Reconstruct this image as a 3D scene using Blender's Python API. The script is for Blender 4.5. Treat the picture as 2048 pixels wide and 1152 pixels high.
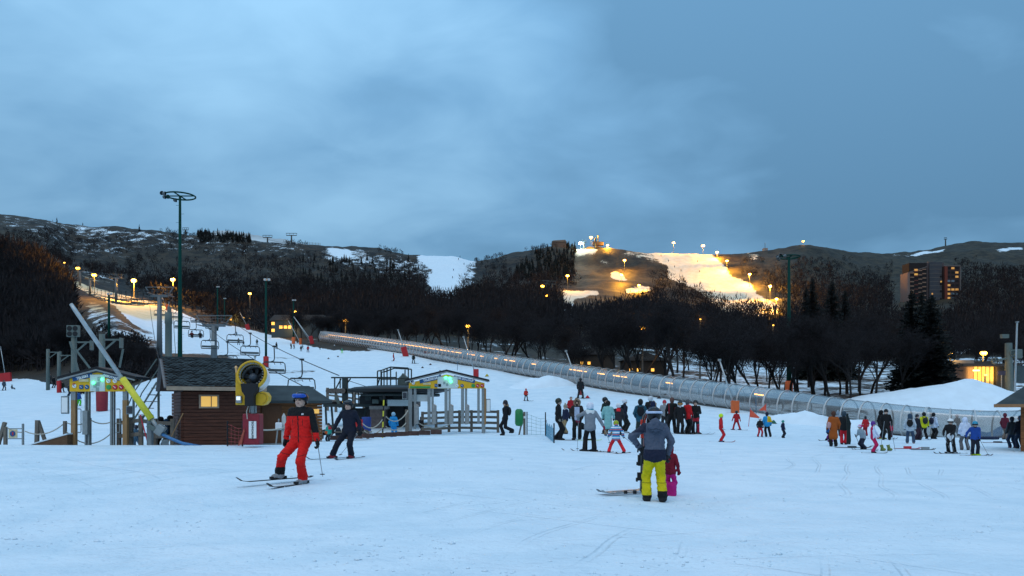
import bpy, bmesh, math, random
import numpy as np
from mathutils import Vector, Matrix, Euler
from math import radians, sin, cos, pi, sqrt, atan2

# ------------------------------------------------------------------ scene, camera, sky, sun, exposure
for _o in list(bpy.data.objects):
    bpy.data.objects.remove(_o, do_unlink=True)
SC = bpy.context.scene
COL = SC.collection
F, CZ, HZ, CX = 1500.0, 1.75, 815.0, 1024.0      # focal length in photo pixels, eye height, horizon row, centre column

cam = bpy.data.cameras.new('camera')
cam.sensor_width = 36.0
cam.lens = 36.0 * F / 2048.0
cam.shift_y = (HZ - 576.0) / 2048.0
cam.clip_start = 0.1
cam.clip_end = 6000
camo = bpy.data.objects.new('camera', cam)
camo.location = (0, 0, CZ)
camo.rotation_euler = (radians(90), 0, 0)
COL.objects.link(camo)
SC.camera = camo

SC.render.engine = 'CYCLES'
SC.view_settings.view_transform = 'Standard'
SC.view_settings.look = 'None'
SC.view_settings.exposure = 0.0
SC.view_settings.gamma = 1.0
SC.view_settings.use_curve_mapping = False
SC.cycles.use_denoising = True
SC.cycles.use_adaptive_sampling = True
SC.cycles.adaptive_threshold = 0.02
SC.cycles.max_bounces = 6
SC.cycles.diffuse_bounces = 3
SC.cycles.glossy_bounces = 2
SC.cycles.transparent_max_bounces = 16
SC.cycles.caustics_reflective = False
SC.cycles.caustics_refractive = False

world = bpy.data.worlds.new('World')
SC.world = world
world.use_nodes = True
def build_sky():
    nt = world.node_tree
    nt.nodes.clear()
    N, L = nt.nodes.new, nt.links.new
    out = N('ShaderNodeOutputWorld'); bg = N('ShaderNodeBackground')
    bg.inputs['Strength'].default_value = 0.1
    sky = N('ShaderNodeTexSky'); sky.sky_type = 'NISHITA'; sky.sun_disc = False
    sky.sun_elevation = radians(3); sky.sun_rotation = radians(200)
    sky.air_density = 1.0; sky.dust_density = 0.4; sky.ozone_density = 3.0
    tc = N('ShaderNodeTexCoord'); sep = N('ShaderNodeSeparateXYZ')
    L(tc.outputs['Generated'], sep.inputs[0])
    def math_(op, a, b=None, clamp=False):
        n = N('ShaderNodeMath'); n.operation = op; n.use_clamp = clamp
        for i, v in enumerate((a, b)):
            if v is None: continue
            if isinstance(v, (int, float)): n.inputs[i].default_value = v
            else: L(v, n.inputs[i])
        return n.outputs[0]
    zc = math_('MAXIMUM', sep.outputs['Z'], 0.0)
    den = math_('ADD', zc, 0.30)
    comb = N('ShaderNodeCombineXYZ')
    L(math_('DIVIDE', sep.outputs['X'], den), comb.inputs[0])
    L(math_('DIVIDE', sep.outputs['Y'], den), comb.inputs[1])
    mp = N('ShaderNodeMapping'); mp.inputs['Location'].default_value = (6.3, 2.6, 0.0)
    mp.inputs['Rotation'].default_value = (0, 0, radians(20)); mp.inputs['Scale'].default_value = (0.8, 1.0, 1)
    L(comb.outputs[0], mp.inputs[0])
    n1 = N('ShaderNodeTexNoise'); n1.inputs['Scale'].default_value = 0.62; n1.inputs['Detail'].default_value = 5; n1.inputs['Roughness'].default_value = 0.5
    n1.inputs['Distortion'].default_value = 0.35
    n2 = N('ShaderNodeTexNoise'); n2.inputs['Scale'].default_value = 2.0; n2.inputs['Detail'].default_value = 4; n2.inputs['Roughness'].default_value = 0.5
    L(mp.outputs[0], n1.inputs['Vector']); L(mp.outputs[0], n2.inputs['Vector'])
    mixv = math_('ADD', math_('MULTIPLY', n1.outputs['Fac'], 0.66), math_('MULTIPLY', n2.outputs['Fac'], 0.34))
    n3 = N('ShaderNodeTexNoise'); n3.inputs['Scale'].default_value = 4.6; n3.inputs['Detail'].default_value = 5; n3.inputs['Roughness'].default_value = 0.55; n3.inputs['Distortion'].default_value = 0.6; L(mp.outputs[0], n3.inputs['Vector'])
    mixv = math_('ADD', mixv, math_('MULTIPLY', math_('SUBTRACT', n3.outputs['Fac'], 0.5), 0.13))
    ramp = N('ShaderNodeValToRGB'); r = ramp.color_ramp
    r.elements[0].position = 0.42; r.elements[0].color = (0.128, 0.292, 0.485, 1)
    r.elements[1].position = 0.60; r.elements[1].color = (0.310, 0.580, 0.850, 1)
    e = r.elements.new(0.50); e.color = (0.190, 0.405, 0.650, 1)
    L(mixv, ramp.inputs[0])
    # overcast luminance: brighter towards the zenith
    fac = math_('MULTIPLY', math_('ADD', math_('MULTIPLY', zc, 2.0), 1.0), 0.66 * 10.0)
    vm = N('ShaderNodeVectorMath'); vm.operation = 'SCALE'
    L(ramp.outputs[0], vm.inputs[0]); L(fac, vm.inputs['Scale'])
    mix = N('ShaderNodeMix'); mix.data_type = 'RGBA'; mix.inputs['Factor'].default_value = 0.92
    L(sky.outputs[0], mix.inputs['A']); L(vm.outputs[0], mix.inputs['B'])
    L(mix.outputs['Result'], bg.inputs['Color']); L(bg.outputs[0], out.inputs[0])
build_sky()

sun = bpy.data.lights.new('sun', 'SUN')
sun.energy = 1.1
sun.angle = radians(70)
sun.color = (1.0, 0.84, 0.66)
suno = bpy.data.objects.new('sun', sun)
suno.rotation_euler = (radians(32), 0, radians(-20))
suno.location = (0, -20, 60)
COL.objects.link(suno)

# ------------------------------------------------------------------ helpers
RNG = random.Random(11)
def P(px, py, Y):
    return Vector(((px - CX) / F * Y, Y, CZ - (py - HZ) / F * Y))
def srgb(r, g, b):
    f = lambda c: (c / 255 / 12.92) if c / 255 <= 0.04045 else ((c / 255 + 0.055) / 1.055) ** 2.4
    return (f(r), f(g), f(b))
_mats = {}
def M(name, col, rough=0.65, metal=0.0, var=0.14, scale=6.0, emis=None, estr=0.0, bump=0.0, spec=0.35, stretch=None, trans=0.0):
    if name in _mats: return _mats[name]
    m = bpy.data.materials.new(name); m.use_nodes = True
    nt = m.node_tree; N, L = nt.nodes.new, nt.links.new
    b = nt.nodes['Principled BSDF']
    b.inputs['Roughness'].default_value = rough; b.inputs['Metallic'].default_value = metal
    b.inputs['Specular IOR Level'].default_value = spec
    tc = N('ShaderNodeTexCoord'); no = N('ShaderNodeTexNoise')
    no.inputs['Scale'].default_value = scale; no.inputs['Detail'].default_value = 4
    if stretch:
        mp = N('ShaderNodeMapping'); mp.inputs['Scale'].default_value = stretch
        L(tc.outputs['Object'], mp.inputs[0]); L(mp.outputs[0], no.inputs['Vector'])
    else: L(tc.outputs['Object'], no.inputs['Vector'])
    mr = N('ShaderNodeMapRange'); mr.inputs[1].default_value = 0.3; mr.inputs[2].default_value = 0.7
    mr.inputs[3].default_value = 1 - var; mr.inputs[4].default_value = 1 + var
    L(no.outputs['Fac'], mr.inputs[0])
    vm = N('ShaderNodeVectorMath'); vm.operation = 'SCALE'; vm.inputs[0].default_value = col
    L(mr.outputs[0], vm.inputs['Scale']); L(vm.outputs[0], b.inputs['Base Color'])
    if bump:
        bp = N('ShaderNodeBump'); bp.inputs['Strength'].default_value = bump; bp.inputs['Distance'].default_value = 0.03
        L(no.outputs['Fac'], bp.inputs['Height']); L(bp.outputs[0], b.inputs['Normal'])
    if emis:
        b.inputs['Emission Color'].default_value = (*emis, 1); b.inputs['Emission Strength'].default_value = estr
    if trans: b.inputs['Transmission Weight'].default_value = trans
    m.diffuse_color = (*col, 1)
    _mats[name] = m
    return m
def C(hexs, **k):
    """cloth / paint colour from a photo-like hex, turned into an albedo"""
    key = 'colour_' + hexs + ''.join(f'{a}{b}' for a, b in k.items())
    r, g, b = (int(hexs[i:i + 2], 16) for i in (0, 2, 4))
    return M(key, srgb(r, g, b), **k)

class MB:
    """collects vertices and faces of one mesh"""
    def __init__(s): s.v = []; s.f = []; s.mi = []; s.m = 0
    def add(s, vs, fs):
        o = len(s.v); s.v += [tuple(v) for v in vs]
        for f in fs: s.f.append(tuple(i + o for i in f)); s.mi.append(s.m)
        return s
    def box(s, c, d, rz=0.0, R=None):
        if R is None: R = Matrix.Rotation(rz, 3, 'Z')
        c = Vector(c); h = [x / 2 for x in d]
        vs = [c + R @ Vector((sx * h[0], sy * h[1], sz * h[2])) for sx in (-1, 1) for sy in (-1, 1) for sz in (-1, 1)]
        return s.add(vs, [(0, 1, 3, 2), (4, 6, 7, 5), (0, 4, 5, 1), (2, 3, 7, 6), (0, 2, 6, 4), (1, 5, 7, 3)])
    def bar(s, a, b, w, d=None, up=(0, 0, 1)):
        a, b = Vector(a), Vector(b); z = (b - a); ln = z.length
        if ln < 1e-6: return s
        z.normalize(); u = Vector(up)
        if abs(z.dot(u)) > 0.98: u = Vector((0, 1, 0))
        x = u.cross(z).normalized(); y = z.cross(x)
        R = Matrix((x, y, z)).transposed()
        return s.box((a + b) / 2, (w, d or w, ln), R=R)
    def tube(s, pts, r, n=8, cap=True):
        pts = [Vector(p) for p in pts]; k = len(pts)
        rs = r if isinstance(r, (list, tuple)) else [r] * k
        o = len(s.v); prev = None
        for i in range(k):
            t = (pts[min(i + 1, k - 1)] - pts[max(i - 1, 0)]).normalized()
            u = prev if prev is not None else (Vector((0, 0, 1)) if abs(t.z) < 0.9 else Vector((1, 0, 0)))
            x = (u - t * u.dot(t)).normalized(); y = t.cross(x); prev = x
            for j in range(n):
                a = 2 * pi * j / n
                s.v.append(tuple(pts[i] + (x * cos(a) + y * sin(a)) * rs[i]))
        for i in range(k - 1):
            for j in range(n):
                s.f.append((o + i * n + j, o + i * n + (j + 1) % n, o + (i + 1) * n + (j + 1) % n, o + (i + 1) * n + j)); s.mi.append(s.m)
        if cap:
            s.f.append(tuple(o + j for j in range(n - 1, -1, -1))); s.mi.append(s.m)
            s.f.append(tuple(o + (k - 1) * n + j for j in range(n))); s.mi.append(s.m)
        return s
    def cyl(s, a, b, r, r2=None, n=12): return s.tube([a, b], [r, r if r2 is None else r2], n)
    def lathe(s, prof, c=(0, 0, 0), axis='Z', n=24, R=None):
        c = Vector(c); o = len(s.v); k = len(prof)
        for (r, h) in prof:
            for j in range(n):
                a = 2 * pi * j / n
                p = Vector((r * cos(a), r * sin(a), h))
                if axis == 'Y': p = Vector((p.x, -p.z, p.y))
                if axis == 'X': p = Vector((p.z, p.x, p.y))
                if R is not None: p = R @ p
                s.v.append(tuple(c + p))
        for i in range(k - 1):
            for j in range(n):
                s.f.append((o + i * n + j, o + i * n + (j + 1) % n, o + (i + 1) * n + (j + 1) % n, o + (i + 1) * n + j)); s.mi.append(s.m)
        return s
    def ball(s, c, r, n=10, m=6):
        rr = r if isinstance(r, (tuple, list)) else (r, r, r); c = Vector(c); o = len(s.v)
        for i in range(m + 1):
            th = pi * i / m
            for j in range(n):
                a = 2 * pi * j / n
                s.v.append((c.x + rr[0] * sin(th) * cos(a), c.y + rr[1] * sin(th) * sin(a), c.z + rr[2] * cos(th)))
        for i in range(m):
            for j in range(n):
                s.f.append((o + i * n + j, o + (i + 1) * n + j, o + (i + 1) * n + (j + 1) % n, o + i * n + (j + 1) % n)); s.mi.append(s.m)
        return s
    def prism(s, poly, y0, y1, T=None):
        """polygon in XZ extruded along Y"""
        n = len(poly); T = T or (lambda v: v)
        vs = [T(Vector((x, y0, z))) for x, z in poly] + [T(Vector((x, y1, z))) for x, z in poly]
        fs = [tuple(range(n)), tuple(range(2 * n - 1, n - 1, -1))] + [(i, i + n, (i + 1) % n + n, (i + 1) % n) for i in range(n)]
        return s.add(vs, fs)
    def build(s, name, mat, parent=None, smooth=False, loc=None, rz=0.0, bevel=0.0):
        me = bpy.data.meshes.new(name); me.from_pydata(s.v, [], s.f)
        mats = mat if isinstance(mat, (list, tuple)) else [mat]
        for m in mats: me.materials.append(m)
        if len(mats) > 1: me.polygons.foreach_set('material_index', s.mi)
        if smooth: me.polygons.foreach_set('use_smooth', [True] * len(s.f))
        me.update()
        o = bpy.data.objects.new(name, me); COL.objects.link(o)
        if parent is not None: o.parent = parent
        if loc is not None: o.location = loc
        o.rotation_euler.z = rz
        if bevel:
            md = o.modifiers.new('bevel', 'BEVEL'); md.width = bevel; md.segments = 2; md.limit_method = 'ANGLE'
        return o
def tag(o, label=None, cat=None, group=None, kind=None):
    for k, v in (('label', label), ('category', cat), ('group', group), ('kind', kind)):
        if v: o[k] = v
    return o
def thing(name, label, cat, loc=(0, 0, 0), rz=0.0, group=None):
    o = bpy.data.objects.new(name, None); o.empty_display_size = 0.2
    COL.objects.link(o); o.location = loc; o.rotation_euler = (0, 0, rz)
    return tag(o, label, cat, group)
def mesh_obj(name, me, parent=None, loc=None):
    o = bpy.data.objects.new(name, me); COL.objects.link(o)
    if parent is not None: o.parent = parent
    if loc is not None: o.location = loc
    return o
def copy_tree(o, parent=None):
    c = o.copy(); COL.objects.link(c); c.parent = parent
    for ch in list(o.children): copy_tree(ch, c)
    return c
def np_mesh(name, V, Fc, mat, smooth=False):
    """fast mesh from arrays: V (n,3), Fc (m,k)"""
    me = bpy.data.meshes.new(name); V = np.asarray(V, np.float32); Fc = np.asarray(Fc, np.int32)
    me.vertices.add(len(V)); me.vertices.foreach_set('co', V.ravel())
    k = Fc.shape[1]
    me.loops.add(Fc.size); me.loops.foreach_set('vertex_index', Fc.ravel())
    me.polygons.add(len(Fc))
    me.polygons.foreach_set('loop_start', np.arange(0, Fc.size, k, dtype=np.int32))
    me.polygons.foreach_set('loop_total', np.full(len(Fc), k, np.int32))
    if smooth: me.polygons.foreach_set('use_smooth', np.ones(len(Fc), bool))
    for m in (mat if isinstance(mat, (list, tuple)) else [mat]): me.materials.append(m)
    me.update(calc_edges=True)
    return me
# hash value noise in numpy
def vnoise(x, y, seed=0):
    xi = np.floor(x).astype(np.int64); yi = np.floor(y).astype(np.int64)
    fx = x - xi; fy = y - yi; fx = fx * fx * (3 - 2 * fx); fy = fy * fy * (3 - 2 * fy)
    def h(a, b):
        n = (a * 374761393 + b * 668265263 + seed * 974711) & 0x7fffffff
        n = ((n ^ (n >> 13)) * 1274126177) & 0x7fffffff
        n = (n ^ (n >> 16)) & 0xffff
        return n / 65535.0
    return (h(xi, yi) * (1 - fx) + h(xi + 1, yi) * fx) * (1 - fy) + (h(xi, yi + 1) * (1 - fx) + h(xi + 1, yi + 1) * fx) * fy
def fbm(x, y, oct=4, seed=0, gain=0.5):
    a, s, t = 1.0, 0.0, 0.0
    for i in range(oct):
        s = s + a * vnoise(x * 2 ** i, y * 2 ** i, seed + i); t += a; a *= gain
    return s / t
def sstep(a, b, x):
    t = np.clip((x - a) / (b - a), 0, 1); return t * t * (3 - 2 * t)
def pchip(x, y, q):
    x = np.asarray(x, float); y = np.asarray(y, float)
    h = np.diff(x); d = np.diff(y) / h; m = np.zeros_like(y)
    m[1:-1] = np.where(d[:-1] * d[1:] > 0, 2 * d[:-1] * d[1:] / np.where(d[:-1] + d[1:] == 0, 1, d[:-1] + d[1:]), 0)
    m[0] = d[0]; m[-1] = d[-1]
    q = np.clip(q, x[0], x[-1]); i = np.clip(np.searchsorted(x, q) - 1, 0, len(h) - 1)
    t = (q - x[i]) / h[i]
    return ((2 * t ** 3 - 3 * t ** 2 + 1) * y[i] + (t ** 3 - 2 * t ** 2 + t) * h[i] * m[i] + (-2 * t ** 3 + 3 * t ** 2) * y[i + 1] + (t ** 3 - t ** 2) * h[i] * m[i + 1])

# ------------------------------------------------------------------ terrain: one height function for the whole valley
def zz(py, Y): return CZ - (py - HZ) / F * Y
_S = lambda *a: [(Y, zz(py, Y)) for Y, py in a]
_near = lambda z20: [(10, 0.0), (20, z20)]
_cols = {
  -700: _near(.3) + [(29, .30), (30.6, -.1), (33, -.2)] + _S((45, 872), (77, 815), (130, 775), (160, 740), (200, 690), (260, 560), (330, 470), (430, 470), (720, 420)),
  0:    _near(.3) + [(29, .30), (30.6, -.1), (33, -.2)] + _S((45, 872), (77, 815), (130, 779), (155, 757), (185, 725), (260, 610), (330, 512), (420, 520), (720, 433)),
  80:   _near(.3) + [(29, .30), (30.6, -.1), (33, -.2)] + _S((45, 870), (77, 813), (125, 776), (150, 752), (180, 715), (260, 610), (320, 545), (420, 535), (720, 443)),
  150:  _near(.3) + [(29, .30), (30.6, -.1), (33, -.2)] + _S((45, 868), (77, 811), (110, 785), (130, 762), (160, 715), (230, 640), (300, 605), (380, 580), (430, 558), (550, 525), (720, 452)),
  230:  _near(.3) + [(29, .30), (30.6, -.1), (33, -.2)] + _S((45, 866), (77, 806), (100, 780), (120, 745), (150, 690), (190, 640), (230, 624), (330, 600), (420, 582), (560, 530), (720, 459)),
  300:  _near(.3) + [(29, .30), (30.6, -.1), (33, -.2)] + _S((45, 866), (77, 800), (100, 765), (120, 735), (145, 712), (170, 685), (205, 655), (250, 635), (330, 608), (430, 592), (560, 540), (720, 465)),
  400:  _near(.3) + [(29, .30), (30.6, -.1), (33, -.2)] + _S((45, 864), (77, 797), (100, 760), (125, 726), (145, 712), (175, 690), (225, 664), (300, 640), (345, 632), (430, 612), (560, 560), (720, 473)),
  500:  _near(.3) + [(29, .30), (30.6, 0), (34, -.2)] + _S((45, 863), (77, 795), (100, 758), (130, 724), (170, 698), (230, 676), (310, 658), (350, 652), (450, 618), (560, 565), (720, 479)),
  640:  _near(.3) + [(31.5, .30), (33.5, 0), (38, -.2), (45, -.1)] + _S((60, 826), (80, 790), (100, 762), (130, 728), (160, 706), (185, 693), (200, 686), (300, 655), (400, 622), (560, 572), (720, 494)),
  830:  _near(.3) + [(38.5, .31), (40.5, .05), (46, 0.1)] + _S((60, 832), (80, 795), (100, 763), (120, 738), (138, 706), (160, 699), (200, 682), (300, 648), (450, 605), (560, 575), (740, 504)),
  1000: _near(.28) + [(38.5, .29), (44, .25)] + _S((60, 838), (80, 798), (95, 770), (109, 744), (118, 740), (150, 720), (200, 692), (300, 648), (450, 600), (600, 550), (740, 512)),
  1150: _near(.2) + [(36, .22)] + _S((50, 862), (65, 832), (80, 800), (94, 766), (102, 761), (140, 740), (200, 700), (300, 650), (420, 615), (520, 585), (640, 545), (720, 494)),
  1345: _near(.1) + [(32, .1)] + _S((50, 868), (62, 842), (72, 820), (80, 802), (88, 797), (115, 772), (150, 745), (200, 712), (300, 665), (400, 640), (500, 600), (600, 560), (700, 506)),
  1553: _near(.04) + [(33, .02)] + _S((45, 878), (58, 856), (68, 836), (76, 830), (100, 798), (140, 765), (200, 735), (300, 690), (420, 640), (550, 580), (720, 502)),
  1700: _near(0) + [(33, 0)] + _S((45, 874), (55, 864), (63, 856), (72, 842), (95, 800), (120, 778), (160, 755), (250, 710), (400, 645), (560, 575), (780, 506)),
  1800: _near(0) + [(33, 0)] + _S((45, 876), (55, 872), (62, 868), (72, 856), (95, 808), (115, 785), (150, 760), (250, 715), (400, 650), (560, 580), (840, 506)),
  1920: _near(0) + [(33, 0)] + _S((45, 877), (55, 874), (62, 871), (75, 856), (95, 822), (120, 790), (160, 755), (250, 705), (400, 640), (560, 570), (880, 489)),
  2100: _near(0) + [(33, 0)] + _S((45, 878), (55, 875), (62, 872), (75, 858), (95, 825), (120, 790), (160, 755), (250, 700), (400, 625), (560, 550), (900, 492)),
  2750: _near(0) + [(33, 0)] + _S((45, 878), (55, 875), (62, 872), (75, 858), (95, 825), (120, 790), (160, 755), (250, 690), (400, 600), (560, 520), (900, 470)),
}
_sky = [(-700, 420), (0, 433), (60, 438), (130, 447), (200, 454), (300, 463), (345, 470), (420, 472), (520, 482), (600, 490), (680, 495), (760, 500), (850, 508), (905, 509), (955, 519), (985, 516), (1030, 505), (1075, 497), (1110, 491), (1150, 494), (1180, 492), (1215, 495), (1260, 501), (1320, 505), (1400, 513), (1460, 513), (1500, 509), (1535, 504), (1570, 498), (1600, 494), (1640, 495), (1680, 502), (1720, 509), (1765, 513), (1800, 506), (1850, 499), (1900, 490), (1950, 485), (2000, 486), (2048, 489), (2750, 470)]
_YG = np.geomspace(10, 1500, 420)
_PG = np.arange(-700, 2751, 6.0)
def _table():
    ck = sorted(_cols); rows = []
    for c in ck:
        a = _cols[c]; Ys = [p[0] for p in a]; Zs = [p[1] for p in a]
        Ys += [Ys[-1] * 1.25, 1500]; Zs += [Zs[-1] - 6, Zs[-1] - 90]
        rows.append(pchip(Ys, Zs, _YG))
    rows = np.array(rows)
    T = np.empty((len(_PG), len(_YG)))
    for j in range(len(_YG)): T[:, j] = pchip(ck, rows[:, j], _PG)
    # match the skyline
    tgt = pchip([s[0] for s in _sky], [s[1] for s in _sky], _PG)
    py = HZ - (T - CZ) * F / _YG[None, :]
    far = _YG > 480
    cur = py[:, far].min(axis=1); jm = py[:, far].argmin(axis=1); Yr = _YG[far][jm]
    dz = (cur - tgt) * Yr / F
    w = sstep(460, 690, _YG)[None, :]
    return T + dz[:, None] * w
_T = _table()
_lY0, _lYs = math.log(10), (math.log(1500) - math.log(10)) / (len(_YG) - 1)
def _roll(X, Y):
    """small-scale relief: near snow swells, rougher hill far off"""
    n = (fbm(X * 0.12, Y * 0.12, 3, 5) - 0.5) * 0.10 * sstep(3, 12, Y)
    n = n + (fbm(X / 45 + 9, Y / 45, 4, 17) - 0.5) * 9.0 * sstep(380, 520, Y)
    n = n + (fbm(X / 9 + 3, Y / 9, 3, 23) - 0.5) * 2.4 * sstep(330, 450, Y)
    pq = CX + F * X / np.maximum(Y, 10)
    n = n + 1.9 * np.sin(Y * .155 + X * .02) * sstep(1290, 1330, pq) * (1 - sstep(1480, 1540, pq)) * sstep(500, 540, Y) * (1 - sstep(670, 700, Y))
    return n
def GZ(X, Y):
    X = np.asarray(X, float); Y = np.asarray(Y, float)
    Yc = np.clip(Y, 10.0, 1499.0)
    px = np.clip(CX + F * X / Yc, -699, 2749)
    u = (px + 700) / 6.0; i = np.clip(u.astype(int), 0, len(_PG) - 2); fu = u - i
    v = (np.log(Yc) - _lY0) / _lYs; j = np.clip(v.astype(int), 0, len(_YG) - 2); fv = v - j
    z = (_T[i, j] * (1 - fu) + _T[i + 1, j] * fu) * (1 - fv) + (_T[i, j + 1] * (1 - fu) + _T[i + 1, j + 1] * fu) * fv
    return z + _roll(X, np.maximum(Y, 0))
def gz(X, Y): return float(GZ(np.array([X]), np.array([Y]))[0])
def at(px, Y, up=0.0):
    X = (px - CX) / F * Y
    return Vector((X, Y, gz(X, Y) + up))
# the tunnel's course (X, Y), used for the snow edge as well
TUN = [(-46.5, 186), (-40, 175), (-20, 142), (0, 108.3), (12, 88.3), (20, 75.2), (26, 65.5), (30, 59.8), (33.6, 56.6), (37.5, 55.2), (41.5, 55.0)]
_tx = np.array([p[0] for p in TUN]); _ty = np.array([p[1] for p in TUN])
def tun_y(X): return np.interp(X, _tx, _ty)

_tops = [(-46.5, 186, 662), (-20, 142, 681), (0, 108.3, 711), (12, 88.3, 738), (20, 75.2, 761), (26, 65.5, 785), (30, 59.8, 808), (33.6, 56.6, 821), (37.5, 55.2, 820), (41.5, 55.0, 812)]
def tun_base(X): return np.interp(X, [t[0] for t in _tops], [zz(t[2], t[1]) for t in _tops]) - 2.45
_dx = np.linspace(-46.5, 41.5, 200)
_dd = tun_base(_dx) - GZ(_dx, tun_y(_dx))
def _fit():
    Xg = (_PG[:, None] - CX) / F * _YG[None, :]; Yg = np.broadcast_to(_YG[None, :], Xg.shape)
    dt = Yg - tun_y(Xg); end = sstep(-56, -46, Xg) * (1 - sstep(41, 60, Xg))
    return np.interp(Xg, _dx, _dd) * np.exp(-(dt / 7.0) ** 2) * end
_T += _fit()
_YH = np.geomspace(11, 900, 3000)
def hit(px, py, y0=11, y1=900):
    """first ground point seen through a photo pixel between depths y0..y1"""
    Y = _YH[(_YH >= y0) & (_YH <= y1)]
    X = (px - CX) / F * Y
    d = GZ(X, Y) - (CZ - (py - HZ) / F * Y)
    k = np.argmax(d >= 0) if (d >= 0).any() else int(np.argmax(d))
    return Vector((X[k], Y[k], float(GZ(X[k:k + 1], Y[k:k + 1])[0])))

def in_poly(x, y, poly):
    ins = np.zeros(x.shape, bool); n = len(poly)
    for k in range(n):
        x1, y1 = poly[k]; x2, y2 = poly[(k + 1) % n]
        if y1 == y2: continue
        c = ((y1 > y) != (y2 > y)) & (x < (x2 - x1) * (y - y1) / (y2 - y1) + x1)
        ins ^= c
    return ins
def ground():
    nt_, ny = 760, 470
    t = np.linspace(-1.22, 1.22, nt_)
    Y = np.concatenate([np.linspace(-40, 9, 14), np.geomspace(10, 1400, ny - 14)])
    Yg, tg = np.meshgrid(Y, t, indexing='ij')
    W = np.sqrt(np.maximum(Yg, 0) ** 2 + 28.0 ** 2 * np.exp(-np.maximum(Yg, 0) / 30))
    X = tg * W
    Z = GZ(X, Yg)
    px = CX + F * X / np.maximum(Yg, 3); py = HZ - (Z - CZ) * F / np.maximum(Yg, 3)
    V = np.stack([X, Yg, Z], -1).reshape(-1, 3)
    # snow cover 0..1 (0.5 = patchy), kept on the ground itself
    s = np.zeros_like(X)
    n_lo = fbm(X / 14, Yg / 14, 3, 41); n_px = fbm(px / 22, py / 9, 3, 77)
    jx = px + (n_px - .5) * 26; jy = py + (n_px - .5) * 10
    edge = np.interp(px, [-700, 0, 60, 120, 160, 210, 260, 330, 420, 520, 600, 650], [160, 155, 148, 125, 108, 102, 98, 108, 128, 150, 186, 190])
    beg = Yg < np.where(px < 650, edge, tun_y(X) + 4 + 5 * (n_lo - .5))
    s[beg] = 1.0
    # far-side strip of snow left of the tunnel top and the upper piste
    s[in_poly(px, py, [(415, 648), (470, 652), (531, 667), (580, 681), (640, 692), (640, 705), (520, 745), (400, 745), (330, 716), (310, 690), (290, 660), (262, 645), (245, 628), (232, 613), (152, 575), (146, 560), (176, 572), (240, 588), (300, 603), (350, 620)]) & (Yg > 100) & (Yg < 450)] = 1.0
    s[in_poly(jx, jy, [(300, 660), (330, 690), (300, 700), (270, 700), (225, 690), (175, 640), (165, 600), (200, 604), (235, 635), (270, 655)]) & (Yg > 100) & (Yg < 330)] = 0.47
    s[in_poly(jx, jy, [(320, 700), (620, 705), (640, 760), (560, 765), (330, 745)]) & (Yg > 95) & (Yg < 190)] = 0.62
    s[in_poly(jx, py, [(300, 706), (420, 708), (500, 722), (440, 730), (330, 722)]) & (Yg > 95) & (Yg < 190)] = 0.30
    dirt = in_poly(jx, jy, [(595, 688), (640, 682), (720, 690), (745, 704), (690, 703), (625, 694)]) & (Yg > 150) & (Yg < 230); s[dirt] = 0.12
    # bank beside the tunnel foot
    dt = Yg - tun_y(X); near_t = (np.abs(dt + 3.2) < 2.2) & (X > -44) & (X < 22); s[near_t] = np.minimum(s[near_t], 0.66 + 0.3 * (n_lo[near_t] - .4))
    # right foreground and the flats behind the tunnel
    s[(Yg < 56) & (px >= 640)] = 1.0
    wood = (dt > 4) & (px > 600) & (Yg < 230); s[wood] = 0.34 + 0.16 * sstep(1200, 1400, px[wood])
    s[(px > 1740) & (Yg < 104)] = 1.0
    s[(px > 1500) & (px < 1900) & (Yg > 100) & (Yg < 165)] = 0.46
    s[(px > 1900) & in_poly(px, jy, [(1900, 690), (1980, 655), (2100, 640), (2100, 660), (1990, 680), (1920, 710)]) & (Yg > 160)] = 0.6
    # hill pistes
    far = Yg > 440
    s[far & in_poly(jx, py, [(0, 430), (345, 468), (600, 488), (640, 510), (560, 512), (420, 500), (300, 500), (210, 520), (130, 510), (60, 470), (0, 455)])] = 0.37
    mid_ = far & in_poly(px, jy, [(120, 480), (420, 500), (640, 512), (860, 545), (850, 575), (640, 560), (420, 545), (250, 570), (150, 560)]); s[mid_ & (s < .1)] = 0.24
    s[far & in_poly(px, jy, [(150, 452), (330, 468), (335, 474), (160, 462)])] = 0.58
    s[far & in_poly(jx, jy, [(130, 540), (210, 540), (240, 562), (150, 568)])] = 0.40
    s[far & in_poly(jx, jy, [(640, 494), (720, 500), (800, 512), (860, 520), (860, 560), (780, 545), (700, 530), (640, 520)])] = 0.46
    s[far & in_poly(px, jy, [(655, 496), (700, 499), (702, 514), (672, 512)])] = 1.0
    s[far & in_poly(px + (n_px - .5) * 20, py, [(832, 512), (870, 507), (915, 506), (958, 517), (935, 530), (922, 545), (918, 570), (905, 585), (915, 600), (850, 600), (862, 575), (852, 560), (866, 545), (858, 530)])] = 1.0
    s[far & in_poly(jx, jy, [(925, 530), (955, 520), (950, 560), (930, 600), (910, 590)])] = 0.55
    s[far & in_poly(px + (n_px - .5) * 12, jy, [(1295, 500), (1320, 503), (1420, 510), (1448, 528), (1462, 553), (1490, 563), (1508, 572), (1512, 588), (1562, 614), (1562, 640), (1440, 620), (1380, 570), (1330, 553), (1345, 540), (1318, 522)])] = 1.0
    s[far & in_poly(jx, jy, [(1225, 498), (1300, 500), (1330, 530), (1290, 522), (1240, 512)])] = 0.5
    s[far & in_poly(px, jy, [(1148, 498), (1198, 498), (1200, 506), (1160, 512), (1150, 508)])] = 1.0
    s[far & in_poly(px, jy, [(1188, 521), (1215, 521), (1228, 530), (1205, 529)])] = 1.0
    s[far & in_poly(px, jy, [(1215, 546), (1240, 546), (1256, 560), (1225, 556)])] = 0.9
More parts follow.
